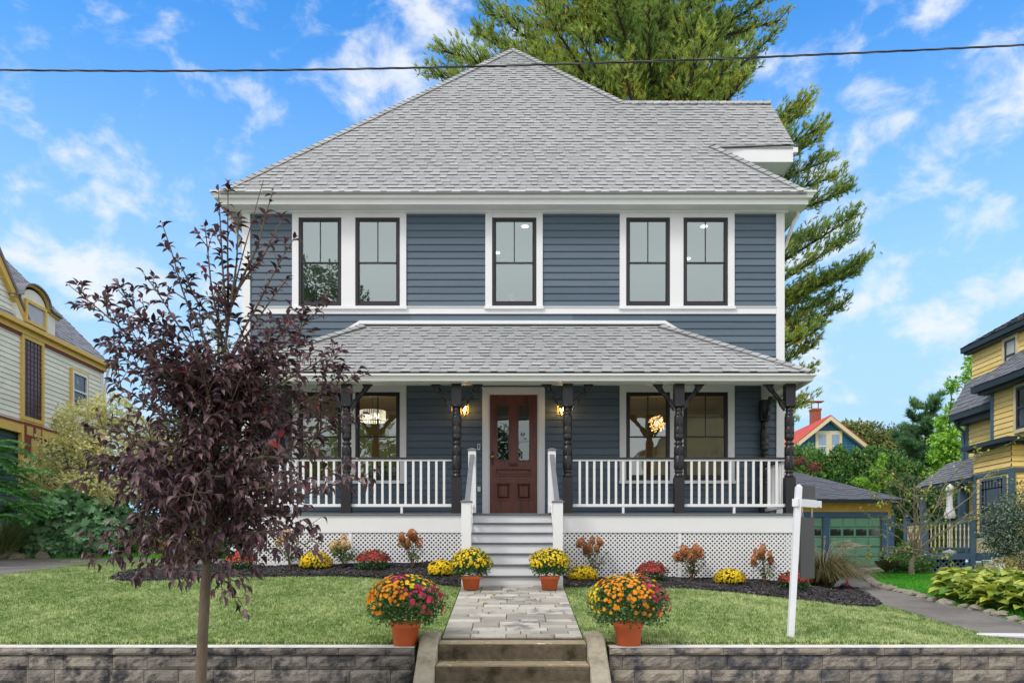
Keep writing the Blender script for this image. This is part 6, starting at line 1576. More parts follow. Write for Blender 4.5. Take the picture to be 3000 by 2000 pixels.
# leaf template: pointed oval, folded along the midrib and arched downwards
tv = []; prof_ = [(0,0,0),(.16,.30,0),(.38,.5,.02),(.62,.42,-.05),(.84,.2,-.16),(1.0,0,-.30)]
for t, w_, h_ in prof_: tv.append((t, 0, h_-.0))
for t, w_, h_ in prof_[1:-1]: tv.append((t, -w_, h_+.16*w_*2))
for t, w_, h_ in prof_[1:-1]: tv.append((t, w_, h_+.16*w_*2))
tf = [(0,6,1),(0,1,10)]
for i in range(3): tf += [(1+i, 6+i, 7+i), (1+i, 7+i, 2+i), (1+i, 11+i, 10+i), (1+i, 2+i, 11+i)]
tf += [(4, 9, 5), (4, 5, 13)]
s = s*.074*(1.0+.15*(hgt < .45)); tone = np.clip(NR.normal(.32, .24, n), 0, 1)
red = NR.random(n) < .006
inst('leaves', tv, tf, pos[~red], ex[~red], ey[~red], ez[~red], np.stack([s, s*.46, s], 1)[~red], M_pleaf, plum, tone=tone[~red], smooth=True)
inst('red_leaves', tv, tf, pos[red], ex[red], ey[red], ez[red], np.stack([s, s*.46, s], 1)[red], M_pred, plum, smooth=True)

# ------------------------------------------------------------------ the great pine behind the house
M_needle = mat('pine_needles', S(80,126,64), S(202,216,108), rough=.6, var=0, trans=.25, spec=.2)
M_needley = mat('yellowing_needles', S(176,164,62), S(222,200,80), rough=.6, var=0, trans=.25, spec=.2)
M_bark = mat('dark_bark', S(58,48,40), S(80,68,56), rough=.95, var=.3, scale=6)
BR = ([], [])
def tuft_template(n=13, seed=0, spread=.9, w=.066):
    r_ = random.Random(seed); tv, tf = [], []
    for k in range(n):
        a = 2*math.pi*k/n+r_.uniform(-.3, .3); u = r_.uniform(.25, 1)*spread; dx, dy, dz = 1.0, math.cos(a)*u, math.sin(a)*u
        l = r_.uniform(.7, 1.0)/math.sqrt(1+u*u); i = len(tv); b = r_.uniform(-.25, .3)
        p = (-math.sin(a)*w, math.cos(a)*w)
        tv += [(b, p[0], p[1]), (b, -p[0], -p[1]), (b+dx*l, dy*l, dz*l)]; tf.append((i, i+1, i+2))
    return tv, tf
def pine(name, base, H_, trunk_r, branches, lab, tuft=.17, sub=.55, dens=1.0, seed=3, yellow=.12, lean=(0,0), upturn=.35, nn=13, m=None, my=None, group=None, top_from=.3, ntier=None):
    r_ = random.Random(seed); q = np.random.default_rng(seed); rt = root(name, base, lab, 'tree', group); bx_, by_, bz_ = base
    mb = MB(); P = [Vector((bx_+lean[0]*t, by_+lean[1]*t, bz_+H_*t)) for t in [i/12 for i in range(13)]]
    mb.tube(P, [trunk_r*(1-.85*i/12) for i in range(13)], 9); mb.build('trunk', M_bark, rt)
    wd = MB(); TP = []; TD = []
    for (zz_, tip) in branches:
        t = (zz_-bz_)/H_; A = Vector((bx_+lean[0]*t, by_+lean[1]*t, zz_)); B = Vector(tip); L_ = (B-A).length
        Md = A.lerp(B, .5)+Vector((0, 0, -.07*L_)); C = curve([A, Md, B], 14); wd.tube(C, [trunk_r*.17*(1-.85*i/14)*min(1.3, L_/5+.4)+.01 for i in range(15)], 5, tone=.3)
        k = 0; acc = L_*.16
        while acc < L_:
            u = acc/L_; j = min(13, int(u*14)); p = C[j].lerp(C[j+1], u*14-j); d = (C[j+1]-C[j]).normalized(); side = d.cross(Vector((0,0,1))).normalized(); s = 1 if k % 2 else -1
            ln = sub*(1.15-.75*u)*L_**.5*r_.uniform(.55, 1.1); dd = (d*.85+side*s*r_.uniform(.35, .95)+Vector((0, 0, r_.uniform(-.12, .55)*upturn*2))).normalized(); Q = [p]
            ns = 6
            for _ in range(ns): dd = (dd+Vector((r_.gauss(0,.10), r_.gauss(0,.10), upturn*.18))).normalized(); Q.append(Q[-1]+dd*ln/ns)
            wd.tube(Q, [.022*(1-.8*i/ns)+.004 for i in range(ns+1)], 3, caps=False, tone=.3)
            m_ = int(ln/.085*dens)
            for i in range(m_):
                w_ = (.15+.85*i/max(1, m_-1))*ns; jj = min(ns-1, int(w_)); b = Q[jj].lerp(Q[jj+1], w_-jj); e = (Q[jj+1]-Q[jj]).normalized(); jt = .10
                TP.append((b.x+r_.gauss(0, jt), b.y+r_.gauss(0, jt), b.z+r_.gauss(0, jt))); o_ = Vector((r_.gauss(0,.5), r_.gauss(0,.5), r_.gauss(0.15,.4))); f = (e+o_).normalized(); TD.append(tuple(f))
            acc += .30/dens*r_.uniform(.6, 1.3); k += 1
    wd.build('branches', M_bark, rt)
    TP = np.array(TP); TD = np.array(TD); n = len(TP); ex, ey, ez = frames(TD, roll=q.uniform(0, 6.28, n))
    cl_ = vnoise(TP[:, 0]+40, TP[:, 2]+TP[:, 1]*.7, .55, seed); fine = vnoise(TP[:, 0]+60, TP[:, 2]+9, 2.1, seed+1)
    tone = np.clip(.15+.5*cl_+.25*fine+q.normal(0, .12, n), 0, 1); yl = (q.random(n) < yellow*2*np.clip(cl_-.3, 0, 1)*1.5)
    tt = tuft_template(nn, seed)
    inst('needles', *tt, TP[~yl], ex[~yl], ey[~yl], ez[~yl], q.uniform(.75, 1.25, (~yl).sum())*tuft, m or M_needle, rt, tone=tone[~yl])
    if yl.any(): inst('yellow_needles', *tt, TP[yl], ex[yl], ey[yl], ez[yl], q.uniform(.7, 1.1, yl.sum())*tuft, my or M_needley, rt, tone=q.random(yl.sum()))
    print(name, 'tufts', n); return rt
def T(px, py, Y): return (X(px, Y), Y, Z(py, Y))
PX, PYy = 4.9, 28.5
rb = random.Random(77); brs = []
# lower right mass, seen past the corner of the house (tips given by height and reach)
for (px, py, Y) in [(2560,765,28),(2540,800,29),(2515,560,28.5),(2530,640,27.5),(2470,820,28),(2500,900,28.6),(2440,960,28.2),(2420,1010,29),(2380,985,27.6),(2460,880,29.8),(2370,1120,28.2),(2390,1180,28.6),(2345,1240,28),(2410,1085,29),
                    (2460,470,28.4),(2440,400,28),(2400,300,28.6),(2380,340,29.5),(2430,380,27.4),(2340,420,28.4),(2480,520,29.4),(2520,700,27.2),(2410,690,30),(2380,880,30),(2380,600,27)]:
    t = T(px-36, py, Y); brs.append((t[2]-rb.uniform(1.0, 3.0), t))
for (px, py, Y) in [(1265,215,27.5),(1300,150,28),(1330,230,28.5),(1390,180,27),(1440,120,28),(1425,40,29),(1480,60,27.5),(1500,-60,28.5),(1560,-120,28),(1640,-160,28),(1420,240,26.8),(1350,260,27),
                    (2300,-20,28.2),(2310,60,28.8),(2285,110,27.6),(2240,190,28.6),(2200,230,29),(2300,-120,28),(2190,-200,28.4),(2080,-240,28.6),(1980,-260,28),(1850,-260,28.6),(2220,130,27),(2160,250,28),
                    (1700,-220,27),(1780,-60,25.6),(1600,40,25.5),(1900,30,25),(2050,40,25.4),(1980,160,25.6),(1700,110,25.4),(1830,200,25.6),(2120,80,26.2),(1560,180,26),(1640,230,26),(1500,150,26),(2130,200,26.4),(1950,-60,25.6),(1760,240,26),(2020,280,26),(1400,100,30),(2060,-80,31),(1600,-60,31),(1900,240,31),(1680,60,31)]:
    t = T(px-(26 if px > 2150 else 0), py, Y); brs.append((t[2]-rb.uniform(.5, 3.0), t))
for i in range(40):
    a = rb.uniform(0, 6.28); zz_ = rb.uniform(16, 23.5); l = rb.uniform(2.2, 5.0)*(1-.04*(zz_-16)); brs.append((zz_-1.2, (PX+math.cos(a)*l, PYy+math.sin(a)*l*.8, zz_+rb.uniform(.3, 1.5))))
pine('pine_tree', (PX, PYy, 1.4), 25, .42, brs, 'huge spreading pine towering behind the blue house', tuft=.19, sub=.62, dens=2.0, seed=5, yellow=.11, nn=11)
# smaller conifer on the right, beyond the hedge
brs = []; cx0, cy0 = X(2712, 55), 55
for i in range(46):
    t = i/45; zz_ = 12.2-10.0*t**.85; l = (.9+4.6*t**.7)*rb.uniform(.65, 1.12); a = i*2.4; brs.append((zz_, (cx0+math.cos(a)*l, cy0+math.sin(a)*l, zz_+.15+.35*(1-t))))
M_needle2 = mat('blue_green_needles', S(46,92,68), S(128,168,112), rough=.6, var=0, trans=.2, spec=.2)
pine('conifer_tree', (cx0, cy0, 1.4), 11.0, .25, brs, 'dark blue-green pine with layered boughs beside the yellow house', tuft=.42, sub=.62, dens=2.2, seed=9, yellow=0, nn=10, m=M_needle2, upturn=.45)
# thin conifer seen through the plum tree
brs = []; cx1, cy1 = X(640, 36), 36
for i in range(34):
    t = i/33; zz_ = 13.4-10*t; l = (.3+2.0*t)*rb.uniform(.6, 1.15); a = i*2.4; brs.append((zz_, (cx1+math.cos(a)*l, cy1+math.sin(a)*l, zz_+.25)))
pine('larch_tree', (cx1, cy1, 1.7), 12.2, .16, brs, 'thin airy conifer far behind the purple plum tree', tuft=.2, sub=.6, dens=1.6, seed=13, yellow=.05, nn=8, m=M_needle2, upturn=.2)

# ------------------------------------------------------------------ broad-leaved trees and shrubs
def crown(rt, blobs, n, ls, m, seed, nm='leaves', shell=.55, aspect=.6, up=.1, tmpl=LEAF, tonef=None, tb=0.0):
    q = np.random.default_rng(seed); w_ = np.array([b[3]*b[4]*b[5] for b in blobs])**(2/3); w_ /= w_.sum(); idx = q.choice(len(blobs), n, p=w_); B = np.array(blobs)[idx]
    v = norm(q.normal(0, 1, (n, 3))); r_ = (shell+(1-shell)*q.random(n))**.8; lump = 1+.18*np.sin(v[:,0]*7+B[:,0])*np.sin(v[:,2]*6+B[:,1])+q.normal(0, .06, n)
    pos = B[:, :3]+v*B[:, 3:6]*(r_*lump)[:, None]; d = norm(v*.6+q.normal(0, .7, (n, 3))+np.array([0, 0, up])); ex, ey, ez = frames(d, norm(v+np.array([0,0,.6])+q.normal(0,.4,(n,3))))
    s = q.uniform(.6, 1.3, n)*ls; tone = np.clip(.45+tb+.35*(vnoise(pos[:,0]*1+50, pos[:,2]*1+pos[:,1], 1.6, seed)-.5)+q.normal(0, .2, n), 0, 1)
    return inst(nm, *tmpl, pos, ex, ey, ez, np.stack([s, s*aspect, s], 1), m, rt, tone=tone)
def woods(rt, base, targets, r0, m=None, nm='trunk', seed=0, fork=.35):
    r_ = random.Random(seed); mb = MB(); B0 = Vector(base)
    c = Vector((sum(t[0] for t in targets)/len(targets), sum(t[1] for t in targets)/len(targets), sum(t[2] for t in targets)/len(targets))); F = B0.lerp(c, fork)
    mb.tube(curve([B0, B0.lerp(F, .5)+Vector((r_.gauss(0,.03), 0, 0)), F], 6), [r0*(1-.3*i/6) for i in range(7)], 7)
    for t in targets:
        t = Vector(t); md = F.lerp(t, .5)+Vector((r_.gauss(0,.05), r_.gauss(0,.05), -.05))*(t-F).length*.5; mb.tube(curve([F, md, t], 7), [r0*.6*(1-.85*i/7)+.004 for i in range(8)], 5)
    return mb.build(nm, m or M_bark, rt)
def shrub(name, lab, cat, base, blobs, n, ls, m, seed, group=None, r0=.05, **k):
    rt = root(name, base, lab, cat, group); woods(rt, base, [b[:3] for b in blobs], r0, seed=seed, nm='stems' if cat == 'shrub' else 'trunk'); crown(rt, blobs, n, ls, m, seed, **k); return rt
def sb_(px, py, Y, rx, rz, ry=None): return (X(px, Y), Y, Z(py, Y), rx, ry or rx, rz)
M_cornus = mat('cream_variegated_leaf', S(186,184,108), S(246,240,180), rough=.6, var=0, trans=.3)
M_g1 = mat('mid_green_leaf', S(68,112,56), S(142,180,104), rough=.55, var=0, trans=.25); M_g2 = mat('dark_green_leaf', S(42,76,42), S(104,146,80), rough=.5, var=0, trans=.15)
M_g3 = mat('bright_green_leaf', S(86,150,44), S(184,226,92), rough=.55, var=0, trans=.35); M_g4 = mat('olive_leaf', S(78,94,44), S(144,152,82), rough=.6, var=0, trans=.2)
M_arb = mat('arborvitae_leaf', S(46,90,42), S(126,170,80), rough=.6, var=0, trans=.2); M_yg = mat('yellow_green_leaf', S(150,170,56), S(226,232,110), rough=.55, var=0, trans=.35)
M_plume = mat('tan_plume', S(150,130,80), S(206,190,130), rough=.8, var=0, trans=.2)
# variegated dogwood by the left house
Yd = 21
shrub('dogwood_tree', 'cream variegated dogwood tree between the left house and the plum', 'tree', (X(300, Yd), Yd, 1.7),
      [sb_(250,1230,Yd,.7,.5), sb_(330,1200,21.3,.6,.45), sb_(190,1330,Yd,.75,.55), sb_(310,1320,20.7,.75,.5), sb_(140,1400,Yd,.6,.35), sb_(260,1420,20.6,.8,.4), sb_(400,1260,21.6,.6,.45), sb_(420,1380,21.4,.6,.5), sb_(360,1430,20.8,.6,.4), sb_(100,1420,21,.35,.3), sb_(185,1240,21.3,.3,.3), sb_(480,1330,22,.6,.6), sb_(90,1370,21.2,.4,.3)], 15000, .085, M_cornus, 71, r0=.09)
# big-leaved plume poppy
LOBE = ([(0,0,0),(.25,-.45,.05),(.55,-.6,0),(.62,-.28,.05),(.95,-.3,-.05),(.85,0,0),(.95,.3,-.05),(.62,.28,.05),(.55,.6,0),(.25,.45,.05)], [(0,1,2),(0,2,3),(0,3,4),(0,4,5),(0,5,6),(0,6,7),(0,7,8),(0,8,9)])
rt = shrub('plume_poppy', 'large shrub of big grey-green lobed leaves across the left driveway', 'shrub', (X(210, 20.2), 20.2, 1.72),
      [sb_(130,1540,20.2,.55,.42), sb_(210,1500,20.2,.6,.5), sb_(300,1560,20,.55,.4), sb_(250,1580,19.9,.5,.35), sb_(100,1590,20,.35,.25), sb_(180,1600,19.9,.4,.22), sb_(330,1500,20.3,.35,.3)], 3200, .21, mat('grey_green_leaf', S(92,142,98), S(168,206,156), rough=.5, var=0, trans=.2), 72, tmpl=LOBE, aspect=1.0, up=-.25)
crown(rt, [sb_(150,1450,20.2,.5,.22), sb_(230,1430,20.4,.4,.25), sb_(330,1460,20,.35,.2), sb_(190,1490,20,.3,.2)], 5000, .04, M_plume, 73, nm='plumes', aspect=.5)
# staghorn sumac fronds at the far left edge
M_sum = mat('sumac_leaflet', S(56,126,62), S(126,196,104), rough=.5, var=0, trans=.3)
rt = root('sumac_shrub', (X(10, 18.8), 18.8, 1.62), 'sumac with long feathery green fronds at the left edge', 'shrub')
mb = MB(); pos = []; dr = []; q = np.random.default_rng(74); rS = random.Random(74)
for i in range(34):
    Ys = 18.8+rS.uniform(-.5, .5); A = Vector((X(-30+rS.uniform(-40, 60), Ys), Ys, Z(rS.uniform(1300, 1520), Ys))); a = rS.uniform(-.6, .7); L_ = rS.uniform(.7, 1.15)
    P = [A]; dd = Vector((math.cos(a), math.sin(a)*.6, rS.uniform(.2, .7))).normalized()
    for s in range(10): dd = (dd+Vector((0,0,-.10))).normalized(); P.append(P[-1]+dd*L_/10)
    mb.tube(P, .006, 4, caps=False)
    for s in range(1, 11):
        side = (P[s]-P[s-1]).normalized().cross(Vector((0,0,1))).normalized()
        for sg in (-1, 1):
            for h_ in (0, .5): pos.append(tuple(P[s].lerp(P[s-1], h_))); dr.append(tuple((side*sg+(P[s]-P[s-1]).normalized()*.4+Vector((0,0,-.25))).normalized()))
mb.tube([(X(-20,18.8),18.8,1.6), (X(-30,18.8),18.8,3.0), (X(-40,18.8),18.9,4.2)], .05, 6); mb.build('stems', M_stem, rt)
pos = np.array(pos); dr = np.array(dr); ex, ey, ez = frames(dr); n = len(pos); s = q.uniform(.16, .24, n); inst('leaflets', *LEAF, pos, ex, ey, ez, np.stack([s, s*.28, s], 1), M_sum, rt, tone=q.random(n))
def grass_clump(name, lab, x, y, z, n, L_, m, seed, spread=.5, w=.006, arch=1.0, plumes=0, mp_=None, base=.12, group=None):
    r_ = random.Random(seed); rt = root(name, (x, y, z), lab, 'ornamental grass', group); co = []; tr_ = []; tn = []
    for i in range(n):
        a = r_.uniform(0, 6.28); l = L_*r_.uniform(.6, 1.1); b = Vector((x+math.cos(a)*base*r_.random(), y+math.sin(a)*base*r_.random(), z)); tl = r_.uniform(.1, 1)*spread; d = Vector((math.cos(a)*tl, math.sin(a)*tl, 1)).normalized(); sd_ = Vector((-math.sin(a), math.cos(a), 0)); P = b; k = len(co); ns = 5; t = r_.random()
        sd_ = (sd_+Vector((r_.gauss(0,.6), r_.gauss(0,.6), 0))).normalized()
        for s in range(ns+1):
            ww = w*(1-.9*s/ns); co += [tuple(P-sd_*ww), tuple(P+sd_*ww)]; d = (d+Vector((math.cos(a)*.5, math.sin(a)*.5, -1.0))*.34*arch*(s+1)/ns).normalized() if s < ns else d; P = P+d*l/ns
        for s in range(ns): a0 = k+2*s; tr_ += [(a0, a0+1, a0+3), (a0, a0+3, a0+2)]; tn += [t, t]
    make_mesh('blades', co, tr_, m, rt, tn)
    if plumes:
        q = np.random.default_rng(seed); pp = []; pd = []; mbs = MB()
        for i in range(plumes):
            a = r_.uniform(0, 6.28); l = L_*r_.uniform(.95, 1.25); tl = r_.uniform(.05, .8)*spread; d = Vector((math.cos(a)*tl, math.sin(a)*tl, 1)).normalized(); P = Vector((x, y, z)); Q = [P]
            for s in range(8):
                d = (d+Vector((math.cos(a), math.sin(a), -.8))*.09*arch*(s/4)).normalized(); P = P+d*l/8; Q.append(P)
                if s >= 5:
                    for _ in range(26): u = r_.random(); pp.append(tuple(Q[-2].lerp(Q[-1], u)+Vector((r_.gauss(0,.008), r_.gauss(0,.008), r_.gauss(0,.008))))); pd.append(tuple((d+Vector((r_.gauss(0,.5), r_.gauss(0,.5), r_.gauss(0,.5)))).normalized()))
            mbs.tube(Q, .003, 3, caps=False)
        mbs.build('stalks', mp_, rt); pp = np.array(pp); pd = np.array(pd); ex, ey, ez = frames(pd); inst('plumes', [(0,-.5,0),(0,.5,0),(1,0,0)], [(0,1,2)], pp, ex, ey, ez, np.stack([np.full(len(pp), .045), np.full(len(pp), .006), np.full(len(pp), .03)], 1), mp_, rt)
    return rt
M_og = mat('green_tan_blade', S(78,90,42), S(176,160,116), rough=.7, var=0, trans=.25); M_ogl = mat('pale_grass_blade', S(108,130,70), S(184,196,140), rough=.7, var=0, trans=.3); M_tan = mat('tan_seed_head', S(190,160,130), S(226,204,180), rough=.8, var=0, trans=.2); M_dry = mat('dry_grass_blade', S(120,84,52), S(184,150,110), rough=.8, var=0, trans=.2)
xg_, yg_ = G(2428, 1727); grass_clump('fountain_grass', 'fountain grass with arching tan plumes at the right end of the mulch', xg_, yg_+.3, g1(xg_, yg_+.3), 3600, 1.18, M_og, 81, spread=.62, arch=1.9, plumes=30, mp_=M_tan, base=.16, w=.007)
grass_clump('fountain_grass', 'pale green ornamental grass at the far left edge', X(8, 19.6), 19.6, 1.7, 1500, 1.35, M_ogl, 82, spread=.6, arch=1.3, base=.3, w=.010)
xg_, yg_ = G(545, 1660); grass_clump('dry_grass', 'dry brown ornamental grass behind the plum trunk by the house corner', xg_, 15.6, g1(xg_, 15.6), 1200, .9, M_dry, 83, spread=.6, arch=1.5, base=.2, w=.010)
# shrubs filling the gap between the dogwood and the house
shrub('garden_shrub', 'mid green shrub seen through the purple plum leaves', 'shrub', (X(500,23), 23, 1.75), [sb_(470,1500,23,.9,.8), sb_(560,1450,23.4,.8,.9), sb_(420,1560,22.6,.5,.5), sb_(610,1540,23,.7,.7)], 6000, .11, M_g1, 75)
shrub('garden_shrub', 'yellow-green shrub behind the left driveway bin', 'shrub', (X(450,21.5), 21.5, 1.72), [sb_(440,1580,21.5,.5,.35), sb_(530,1600,21.5,.5,.3), sb_(600,1590,21.6,.5,.35)], 3000, .09, M_g3, 76)
shrub('garden_shrub', 'dark shrub close to the left side of the blue house', 'shrub', (X(640,20), 20, 1.6), [sb_(640,1560,20,.5,.6), sb_(650,1440,20.5,.5,.6), sb_(600,1600,19.6,.4,.3)], 4000, .09, M_g2, 77)
shrub('green_tree', 'leafy green tree behind the purple plum, below the thin conifer', 'tree', (X(520,30), 30, 1.8), [sb_(520,1290,30,1.1,1.0), sb_(600,1230,30,1.0,1.0), sb_(450,1330,30,.9,.8), sb_(640,1330,30.4,1.0,1.2), sb_(560,1380,29.5,1.2,.9)], 9000, .13, M_g1, 78, r0=.14)
# arborvitae hedge behind the garage
FAN = ([(0,0,0),(.5,-.32,.05),(1,0,0),(.5,.32,-.05)], [(0,1,2),(0,2,3)])
for i, (px, top, w_, lab) in enumerate([(2350,1300,1.15,'leftmost, half hidden by the corner porch post'),(2405,1308,1.0,'under the left side of the teal gable'),(2455,1300,1.0,'below the teal house windows'),(2510,1312,1.0,'below the right slope of the teal gable'),(2565,1306,1.1,'right of the teal gable'),(2620,1318,1.1,'rising above the right corner of the garage roof'),(2672,1345,1.1,'rightmost, left of the distant chimney')]):
    Ya = 43.5+(i % 2)*.8; x = X(px, Ya); zt = Z(top, Ya); zb = 1.4; hh_ = zt-zb
    rt = root('arborvitae', (x, Ya, zb), 'hedge arborvitae '+lab, 'hedge tree', 'arborvitae forming the hedge behind the garage')
    mb = MB(); mb.lathe(x, Ya, [(.12,zb),(.05,zt-.6)], 6); mb.build('trunk', M_bark, rt)
    bl = [(x+rnd.uniform(-.2,.2), Ya, zb+hh_*t, w_*s, w_*s, hh_*.16) for t, s in ((.12,.95),(.3,1.0),(.48,.98),(.66,.85),(.82,.62))]+[(x+rnd.uniform(-.5,.5), Ya, zt-.7, .35, .35, .7), (x+rnd.uniform(-.6,.6), Ya, zt-1.0, .3, .3, .7)]
    crown(rt, bl, 8500, .19, M_arb, 90+i, up=.9, tmpl=FAN, aspect=.8, tb=(.18 if i == 0 else 0)-.05)
shrub('dark_shrub', 'dark shadowy evergreen between the garage and the blue deck', 'shrub', (X(2680,37), 37, 1.38), [sb_(2650,1560,37,.7,1.2), sb_(2690,1500,37,.8,1.2), sb_(2720,1580,36.5,.7,1.0), sb_(2660,1440,37.5,.9,.8), sb_(2740,1470,37.5,.7,.9), sb_(2800,1500,38,.8,1.0), sb_(2790,1580,37.5,.8,1.0)], 13000, .13, M_g2, 98)
shrub('climbing_vine', 'bright green vine hanging in front of the hedge above the garage roof', 'shrub', (X(2540,42), 42, 1.4), [sb_(2570,1380,42,.35,.35), sb_(2585,1345,42,.2,.35), sb_(2520,1410,42,.4,.2), sb_(2600,1410,42,.25,.3), sb_(2560,1430,42,.35,.2)], 1100, .14, M_g3, 99)
shrub('photinia_shrub', 'reddish-leaved shrub tucked against the hedge beside the porch corner', 'shrub', (X(2370,41.6), 41.6, 1.4), [sb_(2385,1368,41.6,.35,.22), sb_(2345,1350,41.6,.25,.2)], 500, .13, mat('reddish_leaf', S(110,66,56), S(178,120,96), rough=.6, var=0, trans=.2), 100)
shrub('distant_tree', 'rounded olive tree far behind the hedge, right of the teal gable', 'tree', (X(2560,85), 85, 1.5), [sb_(2500,1285,85,2.2,1.8), sb_(2545,1290,85,2.2,1.9), sb_(2590,1310,84,2.0,1.6), sb_(2475,1270,86,1.6,1.2), sb_(2620,1335,84,2,1.4), sb_(2640,1290,90,2,1.8), sb_(2700,1330,88,2.4,1.6)], 11000, .35, M_g4, 101, r0=.3)
shrub('locust_tree', 'light green tree rising behind the yellow house', 'tree', (X(2790,42), 42, 1.4), [sb_(2800,1330,42,.9,.8), sb_(2770,1290,42,.8,.7), sb_(2825,1230,42,.7,.9), sb_(2800,1200,42.4,.6,.5), sb_(2840,1110,42,.4,.8), sb_(2790,1130,42,.35,.4), sb_(2770,1390,42,.9,.6), sb_(2825,1400,42,.7,.6), sb_(2850,1060,42.5,.4,.6), sb_(2740,1340,42,.5,.4), sb_(2755,1240,42.2,.35,.35)], 7000, .19, M_g3, 102, r0=.16, shell=.2)
# holly by the yellow house
shrub('holly_bush', 'large dark grey-green holly in front of the yellow bay window', 'shrub', (X(2960,18.5), 18.5, 1.25), [sb_(2940,1520,18.5,.55,.5), sb_(2985,1480,18.5,.5,.5), sb_(3020,1560,18.5,.6,.6), sb_(2920,1570,18.4,.4,.35), sb_(2960,1600,18.4,.55,.4), sb_(3060,1500,18.7,.6,.7), sb_(2990,1620,18.3,.6,.3)], 11000, .058, mat('holly_leaf', S(48,68,52), S(126,146,124), rough=.35, var=0, trans=.08, spec=.5), 103, shell=.3)
# apple tree with sparse leaves
ax_, ay_ = X(2672, 21.5), 21.5; az0 = g1(ax_, ay_)
rt = root('apple_tree', (ax_, ay_, az0), 'small gnarled sparse-leaved apple tree on the bright green lawn', 'tree')
mb = MB(); rA = random.Random(8); LP_ = []
mb.tube(curve([Vector((ax_, ay_, az0-.05)), Vector((ax_-.02, ay_, az0+.3)), Vector((ax_+.12, ay_, az0+.6))], 6), [.085,.08,.072,.068,.06,.055,.05], 8)
def twig(p, d, L_, r_, dep):
    P = [p]
    for s in range(7): d = (d+Vector((rA.gauss(0,.17), rA.gauss(0,.17), rA.gauss(.02,.13)))).normalized(); P.append(P[-1]+d*L_/7)
    mb.tube(P, [r_*(1-.75*i/7)+.002 for i in range(8)], 5 if dep > 1 else 3, caps=False)
    if dep == 0:
        for s in range(2, 8): LP_.append(tuple(P[s]))
        return
    for s in range(2, 8):
        if rA.random() < .55: nd = (d+Vector((rA.gauss(0,.8), rA.gauss(0,.8), rA.gauss(.15,.6)))).normalized(); twig(P[s], nd, L_*rA.uniform(.4, .7), r_*.5, dep-1)
F = Vector((ax_+.1, ay_, az0+.55))
for (tx, ty) in [(2540,1420),(2560,1500),(2620,1380),(2700,1350),(2760,1400),(2800,1480),(2830,1420),(2520,1560),(2560,1620),(2790,1600),(2680,1440),(2740,1330)]:
    t = Vector((X(tx, 21.5), 21.5+rA.uniform(-.9, .9), Z(ty, 21.5))); L_ = (t-F).length; twig(F+(Vector((rA.uniform(-.04,.04),0,rA.uniform(-.1,.05)))), (t-F).normalized(), L_*.85, .024, 2)
mb.build('trunk', mat('apple_bark', S(132,120,104), S(150,138,120), rough=.9, var=.25, scale=8), rt)
LP_ = np.array(LP_); q = np.random.default_rng(3); LP_ = LP_[q.random(len(LP_)) < .95]; n = len(LP_); d = norm(q.normal(0,1,(n,3))+np.array([0,0,-.3])); ex, ey, ez = frames(d); s = q.uniform(.07,.13,n); inst('leaves', *LEAF, LP_, ex, ey, ez, np.stack([s, s*.55, s], 1), M_yg, rt, tone=q.random(n))
# low plants around the apple tree and deck
shrub('low_shrub', 'low green plants at the foot of the apple tree', 'shrub', (X(2640,23), 23, 1.3), [sb_(2630,1650,23,.45,.2), sb_(2690,1655,22.6,.45,.2), sb_(2650,1620,23.5,.35,.3)], 3000, .09, M_g1, 104, r0=.01)
shrub('low_shrub', 'straggly dry stems and leaves between the vent box and the holly', 'shrub', (X(2950,17.5), 17.5, 1.22), [sb_(2940,1660,17.5,.3,.2), sb_(2990,1650,17.5,.35,.22), sb_(2890,1665,18,.25,.15)], 1400, .06, mat('dry_stem_leaf', S(130,120,70), S(190,176,120), var=0, trans=.2), 105, r0=.01, aspect=.3)
# hostas: separate rosettes along the right driveway
HL = []; tvh = []; ph_ = [(0,0,0),(.2,.22,.06),(.45,.32,.10),(.75,.22,.04),(1,0,-.12)]
for t, w_, h_ in ph_: tvh.append((t, 0, h_))
for t, w_, h_ in ph_[1:-1]: tvh.append((t, -w_, h_+.05))
for t, w_, h_ in ph_[1:-1]: tvh.append((t, w_, h_+.05))
tfh = [(0,5,1),(0,1,8),(1,5,6),(1,6,2),(1,2,9),(1,9,8),(2,6,7),(2,7,3),(2,3,10),(2,10,9),(3,7,4),(3,4,10)]
M_hosta = mat('hosta_leaf', S(96,136,46), S(206,210,96), rough=.45, var=0, trans=.3, spec=.4)
def hosta(x, y, s_, seed, build_root):
    q = np.random.default_rng(seed); n = 64; a = q.uniform(0, 6.28, n); el = q.uniform(-.15, 1.1, n); rr_ = q.uniform(.05, .24, n)*s_; z0 = g1(x, y)
    pos = np.stack([x+np.cos(a)*rr_, y+np.sin(a)*rr_, z0+.05+q.uniform(.05, .34, n)*s_*(1-rr_/.6)], 1); d = np.stack([np.cos(a), np.sin(a), np.sin(el)*.6-.15], 1); ex, ey, ez = frames(d, roll=q.normal(0,.25,n)); L_ = q.uniform(.16, .27, n)*s_
    inst('leaves', tvh, tfh, pos, ex, ey, ez, np.stack([L_, L_*1.05, L_], 1), M_hosta, build_root, tone=np.clip(q.normal(.5,.3,n),0,1), smooth=True)
    mb = MB()
    for p in pos[::2]: mb.tube([(x, y, z0), tuple(p)], .004, 3, caps=False)
    mb.build('stalks', M_g3s, build_root)
M_g3s = mat('hosta_stalk', S(120,150,70))
hs = []
rh = random.Random(2)
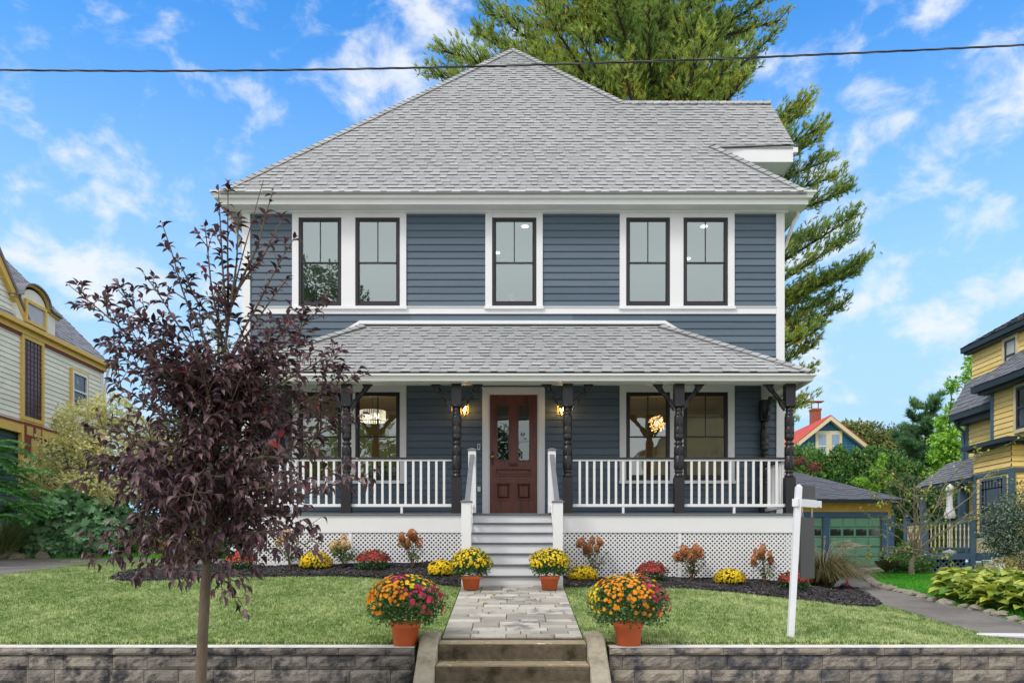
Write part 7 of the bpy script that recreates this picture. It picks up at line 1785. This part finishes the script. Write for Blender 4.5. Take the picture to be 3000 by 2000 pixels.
for row, (off, sz) in enumerate(((.45, 1.0), (.95, 1.1), (1.5, 1.1))):
    for i in range(9):
        t = i/8; y = 10.6+3.6*t; k = 0
        xe = np.interp(y, [p[1] for p in drr[:5][::-1]][::-1] if False else sorted([p[1] for p in drr]), [p[0] for p in sorted(drr, key=lambda p: p[1])]); x = xe+off+rh.uniform(-.12, .12)
        if x/y > .68 or x/y*2400+1500 < 2775: continue
        hs.append((x, y+rh.uniform(-.1,.1), sz*rh.uniform(.95, 1.2)))
hs.sort(key=lambda h: -h[1])
ORD = 'first second third fourth fifth sixth seventh eighth ninth tenth'.split()
HC = {}
def hlab(i):
    r_ = min(2, int((hs[i][0]-np.interp(hs[i][1], sorted([p[1] for p in drr]), [p[0] for p in sorted(drr, key=lambda p: p[1])]))/.55)); HC[r_] = HC.get(r_, 0)+1
    return f"yellowing hosta clump, {ORD[HC[r_]-1]} from the lawn end in the {['curbside','middle','rear'][r_]} row along the driveway"

for i, (x, y, s_) in enumerate(hs):
    rt = root('hosta', (x, y, g1(x, y)), hlab(i), 'hosta', 'hostas massed along the right driveway'); hosta(x, y, s_, 300+i, rt)
# yellow-tipped grass tuft by curb
# ------------------------------------------------------------------ across the street, seen mirrored in the windows
shrub('street_tree', 'tall leafy street tree, seen mirrored in the upper left windows', 'tree', (-9.6, -4.2, 0), [(-8.3,-4,13.2,1.15,1.1,1.2), (-9.3,-4.3,12.4,1.2,1.2,1.2), (-6.6,-3.6,12.6,.55,.6,.5), (-10.3,-4.6,13.6,1.1,1.2,1.1)], 5200, .17, M_g2, 110, r0=.2)
shrub('street_tree', 'broad green tree across the street, seen mirrored in the lower left windows', 'tree', (-9.5, -17, 0), [(-9.2,-17,7.0,3.2,2.4,3.0), (-13,-17.5,6.0,2.8,2.4,2.6), (-7.0,-16.6,5.6,1.6,1.6,2.6), (-10.5,-17,2.0,3.8,1.5,1.5)], 11000, .28, M_g1, 111, r0=.25)
OH = root('opposite_house', (12.3, -21, 0), 'tan house across the street, seen mirrored in the lower right windows', 'house')
mb = MB(); mb.box(8.6, 16, -24, -18, 0, 8.6); siding(mb, 'x', 8.6, 16, .2, 8.6, -18, 1, step=.2, lip=.03, seed=120); mb.prism([(8.6,8.6),(16,8.6),(12.3,11.8)], 'y', -24, -18.02); mb.build('wall', mat('tan_clapboard', S(190,172,130), var=.08), OH)
mb = MB()
for s in (-1, 1): mb.prism([(12.3, 11.8), (12.3+s*4.1, 8.25), (12.3+s*4.1, 8.45), (12.3, 12.0)], 'y', -24.3, -17.6)
mb.build('roof', M_slate, OH)
for xx_ in (9.6, 12.0, 14.2):
    for z0_ in (1.2, 4.0):
        mb = MB(); mb.box(xx_-.1, xx_+1.0, -17.98, -17.9, z0_-.1, z0_+1.6); wf = mb.build('window', M_white, OH); mb = MB(); mb.box(xx_, xx_+.9, -17.89, -17.87, z0_, z0_+1.5); mb.build('pane', M_pane, wf)
shrub('street_tree', 'round tree across the street, seen mirrored in the front door glass', 'tree', (-1.2, -17.5, 0), [(-1.0,-17.5,7.4,1.5,1.6,2.2), (.5,-17.8,5.2,1.5,1.5,1.8)], 5000, .26, M_g2, 112, r0=.22)
